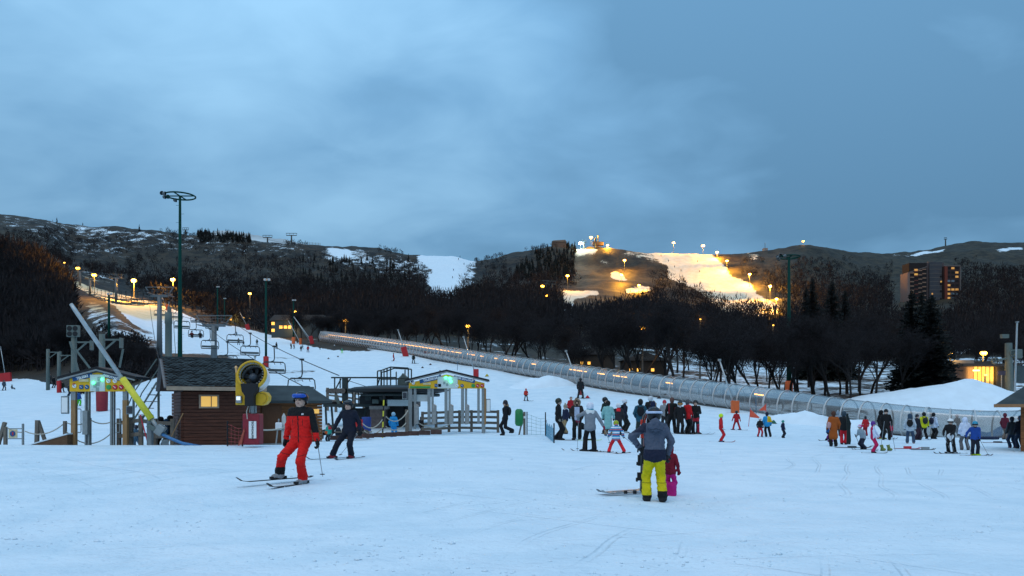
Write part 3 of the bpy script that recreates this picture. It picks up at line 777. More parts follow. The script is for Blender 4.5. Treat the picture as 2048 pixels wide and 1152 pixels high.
def _con(px, py, Y, r):
    u = r.rand(*px.shape)
    return ((px > 1030) & (px < 1152) & (py < 560) & (py > np.interp(px, [1030, 1075, 1150], [540, 505, 492]))) | ((px > 395) & (px < 500) & (py < 486)) | ((px > 100) & (px < 300) & (py < 462) & (u < .004)) | ((px > 600) & (px < 840) & (py > 520) & (py < 580) & (u < .2))
far_wood('conifer_stand', 'dense stand of dark conifers on the hilltop left of the floodlit slope', 620, (100, 1152, 480, 740, _con), (4, 8), 'fir', 5, needle_m)

# ------------------------------------------------------------------ shared materials
steel = M('galvanised_steel', (.27, .29, .29), .45, .5, .1); dsteel = M('dark_green_steel', (.030, .042, .042), .6, .3, .15)
gsteel = M('grey_green_paint', (.105, .135, .125), .6, 0, .1); black = M('black_rubber', (.012, .012, .014), .7); green_m = M('green_mast_paint', (.004, .045, .036), .8, 0, .1, spec=.1)
red_pad = M('red_crash_pad', (.42, .018, .022), .6, var=.1); orange_pad = M('orange_crash_pad', (.62, .12, .03), .6, var=.1)
wood_g = M('weathered_timber', (.16, .135, .11), .85, var=.25, scale=3, stretch=(8, 8, 1)); wood_b = M('brown_timber', (.30, .17, .075), .75, var=.2, scale=3, stretch=(8, 8, 1))
log_m = M('stained_log_boards', (.085, .026, .013), .7, var=.35, scale=2.5, stretch=(1, 1, 9), bump=.3); log_o = M('honey_boards', (.20, .075, .022), .7, var=.3, scale=2.5, stretch=(1, 1, 9), bump=.3)
shingle_m = M('slate_green_shingles', (.034, .045, .048), .8, var=.35, scale=1.6); fascia_m = M('pale_fascia_board', (.34, .25, .18), .7, var=.15)
yellow_m = M('machine_yellow', (.62, .36, .015), .45, var=.08); yellow_s = M('yellow_sleeve', (.70, .62, .05), .6, var=.1); white_m = M('white_paint', (.72, .73, .74), .45, var=.06)
lit_win = M('lit_window', (.6, .4, .1), .4, emis=(1, .55, .12), estr=.62, var=.05); lit_dim = M('dim_lit_window', (.5, .3, .1), .4, emis=(1, .50, .08), estr=.45)
glass_d = M('dark_glass', (.03, .035, .045), .12, spec=.6); blue_m = M('sign_blue', (.012, .085, .24), .5, var=.05); sign_y = M('sign_yellow', (.74, .42, .015), .5, var=.08)
green_led = M('green_led', (.1, .9, .3), .4, emis=(.05, 1, .22), estr=6); txt_w = M('sign_white', (.8, .81, .8), .5, var=.03); red_s = M('sign_red', (.55, .03, .04), .5, var=.05); green_s = M('sign_green', (.03, .30, .08), .5)
sodium = M('sodium_lamp', (1, .7, .2), .4, emis=(1, .50, .06), estr=4.5); rope_m = M('pale_rope', (.42, .39, .33), .8); net_m = M('blue_net', (.10, .30, .42), .7); concrete = M('concrete', (.24, .23, .22), .9, var=.2, bump=.3)

def text(s, size, mat, parent, loc, rot=(90, 0, 0), name='lettering', bold=0.0, ext=.004, align='CENTER', sx=1.0):
    cu = bpy.data.curves.new(name, 'FONT'); cu.body = s; cu.size = size; cu.extrude = ext; cu.align_x = align; cu.align_y = 'CENTER'; cu.offset = bold; cu.resolution_u = 2
    t = bpy.data.objects.new(name, cu); COL.objects.link(t)
    bpy.context.view_layer.update()
    me = bpy.data.meshes.new_from_object(t); bpy.data.objects.remove(t)
    me.materials.clear(); me.materials.append(mat)
    o = mesh_obj(name, me, parent); o.location = loc; o.rotation_euler = tuple(radians(a) for a in rot); o.scale = (sx, 1, 1)
    return o
def local(root_loc, rz=0.0):
    R = Matrix.Rotation(rz, 3, 'Z').transposed(); c = Vector(root_loc)
    return lambda v: R @ (Vector(v) - c)
def sag(a, b, d, n=10):
    a, b = Vector(a), Vector(b)
    return [a.lerp(b, i / n) - Vector((0, 0, d * 4 * (i / n) * (1 - i / n))) for i in range(n + 1)]

# ------------------------------------------------------------------ timber hut with two roofs
def hut():
    o = Vector((-13.75, 29.9, 0)); g = -.2; rz = radians(28)
    root = thing('timber_hut', 'dark timber hut with shingled roof and one small lit window behind the snow cannon', 'hut', (o.x, o.y, g), rz)
    W, D, ze, zr = 3.8, 6.6, 2.52 - g, 3.85 - g      # local z from the hut floor
    wall = MB(); n = int((ze) / .145)
    for k in range(n):                                  # front log courses
        z = .07 + k * .145
        wall.box((2.15, .66, z), (3.0, .12, .128)); wall.box((.60, 3.3, z), (.12, 5.3, .128)); wall.box((3.62, 3.3, z), (.10, 5.3, .128))
    w = wall.build('log_wall', log_m, root); w['kind'] = 'stuff'
    MB().box((2.15, .74, ze / 2), (2.95, .06, ze)).box((.66, 3.3, ze / 2), (.06, 5.2, ze)).build('wall_core', M('dark_wall_core', (.02, .009, .006), .9), root)
    MB().prism([(.3, 0), (5.2, 0), (3.3, zr - ze - .05), (3.3, zr - ze - .05)], -.05, .05).build('gable_board', log_m, root).matrix_local = Matrix.Translation((.60, 0, ze)) @ Matrix.Rotation(radians(90), 4, 'Z')
    # window
    wx = 1.62; wz = 1.78 - g + .22
    fr = MB(); fr.box((wx, .585, wz), (.78, .07, .56)).build('window_frame', fascia_m, root)
    MB().box((wx - .0, .545, wz), (.62, .03, .42)).build('window_pane', lit_win, root)
    MB().box((wx + .08, .52, wz), (.035, .03, .42)).build('window_bar', wood_b, root)
    # roof slabs
    roof = MB(); hs = D / 2
    for v0, v1, z0, z1 in ((0, hs, ze, zr), (D, hs, ze, zr)):
        roof.add([(0, v0, z0), (W, v0, z0), (W, v1, z1), (0, v1, z1), (0, v0, z0 + .09), (W, v0, z0 + .09), (W, v1, z1 + .09), (0, v1, z1 + .09)], [(0, 1, 2, 3), (7, 6, 5, 4), (0, 4, 5, 1), (1, 5, 6, 2), (3, 7, 4, 0)])
    rf = roof.build('roof', M('roof_soffit', (.05, .022, .014), .9), root)
    sh = MB(); rows = 21; sl = Vector((0, hs, zr - ze)); ln = sl.length; sd = sl.normalized(); nrm = Vector((0, -sd.z, sd.y))
    r = random.Random(3)
    for i in range(rows):
        for j in range(21):
            u = (j + (.5 if i % 2 else 0)) * W / 20.5 - .04; c = Vector((0, 0, ze + .095)) + sd * (ln * i / rows)
            if u > W - .05: continue
            t = r.uniform(.02, .06); wdt = W / 20.5 * .94; e = ln / rows
            a = [Vector((u, 0, 0)) + c + nrm * t - sd * (.02), Vector((u + wdt, 0, 0)) + c + nrm * t - sd * (.02), Vector((u + wdt * .5, 0, 0)) + c + nrm * t - sd * (e * .42)]
            b = [Vector((u + wdt, 0, 0)) + c + sd * e * 1.05 + nrm * .004, Vector((u, 0, 0)) + c + sd * e * 1.05 + nrm * .004]
            sh.add([a[0], a[2], a[1], b[0], b[1]], [(0, 1, 2, 3, 4)])
    s_ = sh.build('shingle_courses', shingle_m, root); s_['kind'] = 'stuff'
    MB().box((W / 2, -.03, ze + .0), (W + .05, .05, .16)).build('fascia', fascia_m, root)
    for sgn in (0, 1):
        mb = MB(); mb.bar((-.03, sgn * D, ze + .02), (-.03, hs, zr + .02), .05, .17, up=(1, 0, 0)).build('barge_board', M('grey_barge_board', (.16, .15, .15), .7), root)
    MB().bar((-.06, hs, zr + .11), (W + .03, hs, zr + .11), .16, .05).build('ridge_cap', shingle_m, root)
    # annex with the lower hipped roof
    ax = MB(); u0, u1, v0, v1 = 3.3, 6.6, 1.3, 5.2; h2, r2 = 2.06 - g, 2.78 - g
    for k in range(int(h2 / .145)):
        z = .07 + k * .145
        ax.box(((u0 + u1) / 2 + .25, v0 + .5, z), (u1 - u0 - .5, .12, .128)); ax.box((u1 - .05, (v0 + v1) / 2 + .4, z), (.12, v1 - v0 - .9, .128))
    a_ = ax.build('annex_wall', log_o, root); a_['kind'] = 'stuff'
    MB().box((5.1, v0 + .58, h2 / 2), (2.6, .05, h2)).build('annex_core', M('dark_wall_core', (0, 0, 0)), root)
    vm = (v0 + v1) / 2
    MB().add([(u0, v0, h2), (u1 + .35, v0, h2), (u1 - .25, vm, r2), (u0, vm, r2), (u1 + .35, v1, h2), (u0, v1, h2), (u0, v0, h2 - .12), (u1 + .35, v0, h2 - .12), (u1 + .35, v1, h2 - .12), (u0, v1, h2 - .12)],
             [(0, 1, 2, 3), (1, 4, 2), (3, 2, 4, 5), (0, 6, 7, 1), (1, 7, 8, 4), (6, 9, 8, 7)]).build('annex_roof', shingle_m, root)
    MB().box((4.35, v0 + .42, 1.05), (.86, .05, 2.0)).build('door', M('brown_door', (.13, .05, .02), .7, stretch=(9, 9, 1)), root)
    MB().box((3.15, .56, 1.35), (.26, .12, .40)).build('meter_box', white_m, root)
    MB().box((6.3, v0 + .43, 1.78), (.3, .04, .2)).build('annex_window', lit_win, root)
    MB().box((5.0, v0 + .38, .18), (3.0, .3, .36)).build('plinth', concrete, root)
hut()

# ------------------------------------------------------------------ fan snow cannon
def cannon():
    c0 = P(507, 890, 27.6); c0.z = gz(c0.x, c0.y); k = 27.6 / F
    root = thing('snow_cannon', 'yellow and white fan snow cannon on a red padded stand in front of the hut', 'snow cannon', c0)
    X = lambda px: (px - 507) * k
    Z = lambda py: zz(py, 27.6) - c0.z
    R = Matrix.Rotation(radians(-14), 3, 'X') @ Matrix.Rotation(radians(3), 3, 'Z')
    ctr = Vector((X(510), -.35, Z(750))); ro = .53
    MB().lathe([(ro * .86, .02), (ro, -.06), (ro * 1.04, -.30), (ro * .96, -.58), (ro * .80, -.74), (ro * .76, -.74), (ro * .82, -.02)], ctr, 'Y', 36, R).build('barrel', white_m, root, True)
    MB().lathe([(ro * .80, -.16), (ro * .84, .03), (ro * .90, .07), (ro * .99, .05), (ro * 1.03, -.05), (ro * 1.0, -.10)], ctr, 'Y', 36, R).build('front_ring', yellow_m, root, True)
    MB().lathe([(ro * .80, -.14), (ro * .80, -.70), (.02, -.72)], ctr, 'Y', 30, R).build('duct', black, root, True)
    MB().lathe([(.001, -.06), (.10, -.08), (.15, -.16), (.16, -.5)], ctr + R @ Vector((0, 0, -.05)), 'Y', 20, R).build('fan_hub', M('blue_grey_hub', (.05, .065, .085), .4), root, True)
    for j in range(9):
        a = 2 * pi * j / 9; d = Vector((cos(a), 0, sin(a))); s = Vector((-sin(a), 0, cos(a)))
        p = Vector((0, .42, -.03))
        v = [ctr + R @ (p + d * .12 + s * -.05), ctr + R @ (p + d * .12 + s * .06 + Vector((0, .06, 0))), ctr + R @ (p + d * .40 + s * .11 + Vector((0, .08, 0))), ctr + R @ (p + d * .40 + s * -.06)]
        MB().add(v, [(0, 1, 2, 3)]).build('fan_blade', M('fan_blade', (.10, .11, .12), .35, .4), root)
    for j in range(26):
        a = 2 * pi * j / 26; q = ctr + R @ Vector((cos(a) * ro * .84, .0, sin(a) * ro * .84))
        MB().cyl(q, q + R @ Vector((cos(a) * -.03, -.09, sin(a) * -.03)), .025, .018, 6).build('nozzle', steel, root)
    # yoke and housings
    MB().prism([(X(478), Z(810)), (X(501), Z(810)), (X(503), Z(790)), (X(497), Z(772)), (X(478), Z(745))], -.36, .05).build('left_housing', yellow_m, root, bevel=.02)
    MB().prism([(X(517), Z(810)), (X(517), Z(788)), (X(530), Z(783)), (X(538), Z(785)), (X(543), Z(793)), (X(542), Z(802)), (X(536), Z(809)), (X(528), Z(811))], -.34, .02).build('right_housing', yellow_m, root, bevel=.02)
    for j in range(13):
        a = radians(-70 + 15 * j * .95); q = Vector((X(529) + cos(a) * .19, -.345, Z(797) + sin(a) * .19)); MB().box(q, (.035, .012, .012), R=Matrix.Rotation(-a, 3, 'Y')).build('vent_slot', black, root)
    MB().prism([(X(493), Z(768)), (X(526), Z(768)), (X(524), Z(783)), (X(518), Z(792)), (X(518), Z(812)), (X(501), Z(812)), (X(501), Z(792)), (X(495), Z(783))], -.62, -.30).build('front_cover', black, root, bevel=.015)
    MB().box((X(486), -.41, Z(799)), (.21, .10, .26)).build('work_lamp', steel, root, bevel=.02); MB().box((X(486), -.47, Z(797)), (.14, .02, .13)).build('lamp_glass', M('lamp_glass_lit', (.8, .85, .9), .3, emis=(.8, .9, 1), estr=.7), root)
    MB().tube([(X(477), -.2, Z(748)), (X(476), -.2, Z(736))], .035).ball((X(476), -.2, Z(736)), (.05, .05, .075)).build('beacon', M('amber_beacon', (.75, .45, .2), .4), root)
    MB().cyl((X(510), 0, Z(722)), (X(510), 0, Z(715)), .02).ball((X(510), 0, Z(713)), (.05, .05, .05)).build('wind_sensor', steel, root)
    MB().cyl((X(509), -.15, Z(830)), (X(509), -.15, Z(811)), .09).cyl((X(503), -.2, Z(826)), (X(505), -.2, Z(812)), .025).cyl((X(516), -.2, Z(826)), (X(515), -.2, Z(812)), .03).build('swivel', steel, root)
    MB().tube([(X(505), -.42, Z(812)), (X(502), -.46, Z(822)), (X(503), -.44, Z(838))], .018, 6).build('hose', rope_m, root)
    MB().box((X(508), -.10, Z(858)), (.62, .5, 1.14)).build('padded_stand', M('maroon_pad', (.24, .018, .03), .6, var=.12), root, bevel=.05)
    MB().prism([(X(484), Z(890)), (X(491), Z(888)), (X(497), Z(862)), (X(496), Z(856))], -.42, -.30).build('pad_flap', M('faded_red_strap', (.38, .08, .05), .7), root)
    MB().box((X(512), -.365, Z(859)), (.27, .02, .62)).build('maker_plate', txt_w, root)
    text('TECHNOALPIN', .10, black, root, (X(512), -.38, Z(859)), (90, 90, 0), 'plate_lettering', .002)
cannon()

# ------------------------------------------------------------------ the two lift gates
def gate(name, label, px0, px1, Y, ys, yb, ypk, yeave, words, posts, dots, leds, roofpx, loc_label, cpx):
    """ys: board bottom row, yb: board left/right top row, ypk: board peak row"""
    k = Y / F; mid = (px0 + px1) / 2
    c = P(mid, HZ, Y); c.z = gz(c.x, Y) - .05
    root = thing(name, label, 'lift gate', c)
    X = lambda px: (px - mid) * k
    Z = lambda py: zz(py, Y) - c.z
    MB().prism([(X(px0), Z(ys)), (X(px1), Z(ys)), (X(px1), Z(yb)), (X(mid), Z(ypk)), (X(px0), Z(yb))], -.06, .10).build('sign_board', sign_y, root)
    # roof: two thin slabs running back
    for sgn, (pe, ye) in ((-1, roofpx[0]), (1, roofpx[1])):
        a = Vector((X(pe), 0, Z(ye - 1.5))); b = Vector((X(mid), 0, Z(ypk - 6.5)))
        MB().add([(a.x, -.16, a.z), (b.x, -.16, b.z), (b.x, 1.1, b.z), (a.x, 1.1, a.z), (a.x, -.16, a.z + .10), (b.x, -.16, b.z + .10), (b.x, 1.1, b.z + .10), (a.x, 1.1, a.z + .10)], [(0, 1, 2, 3), (4, 7, 6, 5), (0, 4, 5, 1), (2, 6, 7, 3), (0, 3, 7, 4), (1, 5, 6, 2)]).build('roof_slab', black, root)
        MB().add([(a.x * .985, -.18, a.z - .07), (b.x, -.18, b.z - .07), (b.x, -.18, b.z - .005), (a.x * .985, -.18, a.z - .005), (a.x * .985, -.15, a.z - .07), (b.x, -.15, b.z - .07), (b.x, -.15, b.z - .005), (a.x * .985, -.15, a.z - .005)], [(0, 1, 2, 3), (4, 7, 6, 5), (0, 4, 5, 1), (3, 2, 6, 7)]).build('verge_trim', steel, root)
    pan = MB().box((X(cpx), -.08, (Z(ypk + 4) + Z(ys)) / 2), ((px1 - px0) * .135 * 2 * k * .98, .04, Z(ypk + 4) - Z(ys) - .02)).build('lift_map_panel', M('pale_map_panel', (.55, .62, .63), .5, var=.08, scale=20), root)
    rr = random.Random(px0)
    for j in range(9):
        x = X(cpx) + rr.uniform(-.3, .3) * (px1 - px0) * k * .3; z = Z(ys) + rr.uniform(.1, .8) * (Z(ypk + 4) - Z(ys))
        MB().box((x, -.105, z), (rr.choice((.012, .13)), .008, rr.choice((.16, .012)))).build('map_line', M('map_ink', (.26, .32, .33), .6), pan)
    for (x, y) in leds:
        q = Vector((X(x), -.12, Z(y)))
        MB().ball(q, (.06 * Y / 30, .045, .06 * Y / 30), 10, 6).build('green_light', green_led, root)
        li = bpy.data.lights.new('led_glow', 'POINT'); li.energy = .45; li.color = (.1, 1, .3); li.shadow_soft_size = .08
        lo = bpy.data.objects.new('led_glow', li); COL.objects.link(lo); lo.parent = root; lo.location = q + Vector((0, -.12, 0))
    slope = atan2(Z(ypk) - Z(yb), X(mid) - X(px0))
    for (w, xa, ya, sgn, ln, sz) in words:
        z = Z(ya); x = X(xa)
        MB().box((x, -.075, z), (ln, .02, sz * 1.25), R=Matrix.Rotation(-slope * sgn, 3, 'Y')).build('title_strip', blue_m, root)
        t = text(w, sz * 1.05, txt_w, root, (x, -.095, z), (90, 0, 0), 'title', .006)
        t.rotation_euler = (radians(90), -slope * sgn, 0)
    for (x, y, r_, m, shape) in dots:
        q = Vector((X(x), -.07, Z(y)))
        if shape == 'o': MB().lathe([(.0005, .035), (r_ * .86, .035), (r_, .02), (r_, 0)], q, 'Y', 20).build('pictogram', m, root)
        else: MB().box(q + Vector((0, -.015, 0)), (r_ * 2, .03, r_ * 2 if shape == 's' else r_ * .55 if shape == 'r' else .10)).build('pictogram', m, root)
        inner = txt_w if m in (blue_m, red_s) else (M('map_ink', (0, 0, 0)) if m is txt_w else None)
        if inner and shape in 'os': MB().bar(q + Vector((-r_ * .45, -.045, r_ * .35)), q + Vector((r_ * .4, -.045, -r_ * .35)), r_ * .22, .01, up=(0, 1, 0)).build('pictogram_mark', inner, root)
    for (x, w, y1, m, ysplit, m2) in posts:
        top = Z(ys - 1); bot = Z(y1)
        if ysplit:
            MB().box((X(x), .05, (top + Z(ysplit)) / 2), (w, .14, top - Z(ysplit))).build('post', m, root)
            MB().box((X(x), .05, (Z(ysplit) + bot) / 2 - .003), (w * 1.06, .16, Z(ysplit) - bot)).build('post_sleeve', m2, root)
        else: MB().box((X(x), .05, (top + bot) / 2), (w, .12, top - bot)).build('post', m, root)
    return root, X, Z
gl, X_, Z_ = gate('drag_lift_gate', 'yellow drag lift gate sign with two green lights at the far left', 141, 252, 29.8, 783, 758, 745, 757,
    [('TELESKI', 167, 754.6, 1, .80, .13), ('DEBUTANTS', 226, 754.6, -1, .76, .115)],
    [(147, .17, 893, steel, 800, wood_b), (171, .06, 893, steel, None, None), (177, .06, 893, steel, None, None), (222, .07, 893, steel, None, None), (227, .05, 893, steel, None, None), (250, .17, 893, steel, 800, wood_b)],
    [(151, 772, .08, txt_w, 'o'), (150, 769, .05, red_s, 'o'), (170, 761, .19, M('cream_label', (.62, .52, .3), .6), 'r'), (165, 774, .075, blue_m, 's'), (176, 774, .085, blue_m, 'o'), (219, 762, .085, txt_w, 'o'), (232, 762, .085, txt_w, 'o'), (219.5, 774.5, .10, green_s, 'o'), (232, 774.5, .10, red_s, 'o'), (244.5, 774.5, .10, red_s, 'o')],
    [(190, 766), (207.5, 759)], ((119, 760), (275, 760)), '', 197.5)
MB().box((X_(131), -.02, Z_(810)), (.30, .06, .70)).build('notice_frame', M('grey_notice_frame', (.16, .19, .20), .5), gl); MB().box((X_(131), -.06, Z_(810)), (.23, .02, .60)).build('notice_sheet', txt_w, gl)
MB().box((X_(261), -.02, Z_(820)), (.28, .08, .34)).build('ticket_reader', M('grey_notice_frame', (0, 0, 0)), gl); MB().box((X_(261), -.07, Z_(820)), (.20, .02, .25)).build('reader_screen', glass_d, gl)
for x in (155, 233): MB().tube([(X_(x), 0, Z_(818)), (X_(x + 6), 0, Z_(818)), (X_(x + 7), 0, Z_(820)), (X_(x + 7), 0, Z_(863)), (X_(x + 6), 0, Z_(865)), (X_(x - 1), 0, Z_(865))], .02, 6).build('turn_bar', steel, gl)
MB().box((X_(174.5), -.05, Z_(845)), (.20, .25, .95)).build('turnstile_panel', steel, gl)

gr, X_, Z_ = gate('chairlift_gate', 'wide yellow chairlift gate sign with three green lights beside the lift station', 818, 969, 44, 777, 766, 749, 763,
    [('TELESIEGE', 861, 758.6, 1, 1.28, .18), ('BOIS DU LOUP', 929, 758.6, -1, 1.26, .155)],
    [(820, .22, 866, steel, None, None), (830, .14, 858, steel, None, None), (858, .18, 850, steel, None, None), (865, .13, 850, steel, None, None), (892, .18, 848, steel, None, None), (899, .13, 848, steel, None, None), (925, .18, 848, steel, None, None), (932, .13, 848, steel, None, None), (957, .15, 848, steel, None, None), (967, .22, 866, steel, None, None)],
    [(827, 766, .10, txt_w, 'o'), (826, 763, .06, blue_m, 'o'), (841, 774.3, .60, green_s, 'l'), (854, 767.5, .22, M('cream_label', (0, 0, 0)), 'r'), (872.5, 771, .09, blue_m, 's'), (879.5, 771, .09, yellow_s, 's'), (914, 771.5, .10, txt_w, 'o'), (924.5, 771.5, .10, blue_m, 'o'), (946.5, 771.5, .11, green_s, 'o'), (955.5, 771.5, .11, red_s, 'o'), (964.5, 771.5, .11, red_s, 'o')],
    [(892, 755.5), (900, 757), (902, 763)], ((810, 764), (978, 764)), '', 895.5)
for x in (833.5, 869, 903, 935): MB().prism([(X_(x - 4), Z_(849)), (X_(x + 2), Z_(848)), (X_(x + 3.5), Z_(846)), (X_(x + 3.5), Z_(811)), (X_(x - 1), Z_(808)), (X_(x - 4), Z_(810))], -.20, .25).build('gate_arm', M('brushed_panel', (.30, .30, .29), .45, .3), gr, bevel=.02)
MB().box((X_(970.5), -.06, Z_(813)), (.11, .10, 2.1)).build('tan_cladding', wood_b, gr)
MB().box((X_(976.5), 0, Z_(811)), (.26, .06, .78)).build('notice_frame', M('grey_notice_frame', (0, 0, 0)), gr); MB().box((X_(976.5), -.04, Z_(811)), (.20, .02, .68)).build('notice_sheet', txt_w, gr)
MB().box((X_(810), -.04, Z_(791)), (.30, .10, .44)).build('reader_frame', steel, gr); MB().box((X_(810), -.10, Z_(791)), (.21, .03, .33)).build('reader_screen', glass_d, gr)
MB().box((X_(835), .3, Z_(796)), (1.1, .05, .40)).build('notice_board', M('pale_map_panel', (0, 0, 0)), gr)
MB().cyl((X_(894), .3, Z_(744)), (X_(894), .3, Z_(739)), .03).build('finial', dsteel, gr)

# ------------------------------------------------------------------ chairlift return station
def station():
    Y = 52.0; k = Y / F; mid = 775; c = P(mid, HZ, Y); c.z = gz(c.x, Y)
    root = thing('chairlift_station', 'dark steel chairlift return station with round wheel cover and railed top deck', 'lift station', c)
    X = lambda px: (px - mid) * k
    Z = lambda py: zz(py, Y) - c.z
    MB().lathe([(.2, .36), (1.6, .34), (3.0, .22), (3.5, .06), (3.5, -.02), (2.9, -.16), (.3, -.2)], (X(795), .3, Z(781)), 'Z', 40).build('wheel_cover', M('black_cover', (.018, .02, .022), .55, .2), root, True)
    MB().lathe([(2.2, .1), (2.7, .1), (2.75, 0), (2.7, -.1), (2.2, -.1)], (X(800), .3, Z(790)), 'Z', 36).build('bull_wheel', dsteel, root, True)
    MB().box((X(778), .6, Z(803)), (4.0, 2.0, .75)).build('drive_housing', M('black_cover', (0, 0, 0)), root, bevel=.05)
    MB().box((X(757), -.2, Z(801)), (.30, .3, .3)).build('yellow_cap', yellow_m, root)
    MB().box((X(770), .8, Z(832)), (2.6, 1.6, 1.9)).build('support_tower', M('black_cover', (0, 0, 0)), root)
    MB().box((X(760), -.3, Z(844)), (1.05, 1.2, 2.3)).build('concrete_pier', M('brown_grey_pier', (.13, .10, .095), .9, var=.2), root)
    MB().box((X(762), -.3, Z(815.5)), (1.25, 1.4, .22)).build('pier_cap', concrete, root)
    # top deck and rails
    MB().box((X(790), .2, Z(773)), (2.5, 1.7, .12)).build('top_deck', dsteel, root)
    tops = [(758, 743, -.6), (765, 742, -.6), (784, 735, -.6), (819, 737, -.6), (758, 743, 1.0), (819, 737, 1.0)]
    for (x, y, d) in tops + [(771, 741, -.6), (777, 738, -.6), (788, 742, 1.0), (806, 738, 1.0)]: MB().cyl((X(x), d, Z(772)), (X(x), d, Z(y)), .045, n=6).build('rail_post', dsteel, root)
    for d in (-.6, 1.0):
        MB().tube([(X(758), d, Z(743)), (X(765), d, Z(742)), (X(784), d, Z(735)), (X(819), d, Z(737))], .045, 6).build('top_rail', dsteel, root); MB().tube([(X(758), d, Z(758)), (X(819), d, Z(757))], .03, 6).build('mid_rail', dsteel, root)
    MB().prism([(X(796), Z(771)), (X(819), Z(771)), (X(818), Z(756)), (X(812), Z(752)), (X(807), Z(746)), (X(803), Z(752)), (X(797), Z(757))], -.4, .5).build('motor_cover', gsteel, root, bevel=.05)
    # mast with beam, sheave train and catwalk
    MB().box((X(689), .2, Z(795)), (.36, .36, 2.8)).build('mast', dsteel, root)
    MB().box((X(726), .2, Z(755)), (4.5, .16, .10)).build('beam', dsteel, root)
    for a, b in (((668, 756), (668, 778)), ((681, 757), (670, 778)), ((679, 757), (679, 776)), ((753, 773), (758, 757)), ((700, 757), (690, 770))): MB().bar((X(a[0]), .2, Z(a[1])), (X(b[0]), .2, Z(b[1])), .08).build('brace', dsteel, root)
    for j in range(8):
        x = X(657 + j * 4.9); MB().lathe([(.03, -.05), (.17, -.05), (.19, 0), (.17, .05), (.03, .05)], (x, -.05 + .12 * (j % 2), Z(782)), 'Y', 14).build('sheave', M('worn_sheave', (.10, .085, .075), .7), root)
    MB().box((X(674), .2, Z(782)), (1.5, .08, .16)).build('sheave_beam', dsteel, root); MB().box((X(700), 0, Z(781)), (.28, .3, .30)).build('junction_box', gsteel, root)
    MB().bar((X(671), .1, Z(790)), (X(680), .1, Z(815)), .20).build('strut', gsteel, root)
    MB().box((X(697), .2, Z(811)), (3.3, 1.3, .20)).build('catwalk', dsteel, root)
    for x in (707, 713, 719, 724, 730): MB().cyl((X(x), -.35, Z(811)), (X(x), -.35, Z(781)), .035, n=6).build('catwalk_post', dsteel, root)
    MB().tube([(X(704), -.35, Z(782)), (X(732), -.35, Z(779))], .04, 6).build('catwalk_rail', dsteel, root)
    MB().box((X(716), 1.0, Z(838)), (1.9, 1.2, 1.5)).build('gear_cabinet', M('black_cover', (0, 0, 0)), root, bevel=.04); MB().box((X(800), 1.2, Z(830)), (2.0, 1.4, 2.0)).build('counterweight_frame', M('black_cover', (0, 0, 0)), root)
    for a, b in (((705, 812), (716, 866)), ((730, 812), (722, 866)), ((740, 800), (752, 866)), ((812, 800), (806, 866)), ((690, 818), (690, 866)), ((660, 810), (664, 862)), ((648, 808), (650, 850))): MB().bar((X(a[0]), .4, Z(a[1])), (X(b[0]), .4, Z(b[1])), .12).build('support_strut', dsteel, root)
    for j in range(5): MB().box((X(742 + j * 14), -.9, Z(797 + (j % 2) * 6)), (.42, .3, .28)).build('drive_detail', gsteel if j % 2 else dsteel, root, bevel=.02)
    for j in range(6): MB().lathe([(.02, -.05), (.20, -.05), (.22, 0), (.20, .05), (.02, .05)], (X(745 + j * 17), -1.6 + .1 * (j % 2), Z(788)), 'Z', 12).build('tyre_wheel', black, root)
    MB().box((X(805), -1.4, Z(806)), (1.6, .06, .42)).build('warning_board', M('pale_map_panel', (0, 0, 0)), root)
    MB().tube([(X(683), .3, Z(757)), (X(740), .3, Z(776))], .02, 5).build('stay_cable', black, root)
    MB().box((X(660), .5, Z(806)), (1.9, .4, .22)).build('waiting_chair_seat', black, root)
    return root
station()
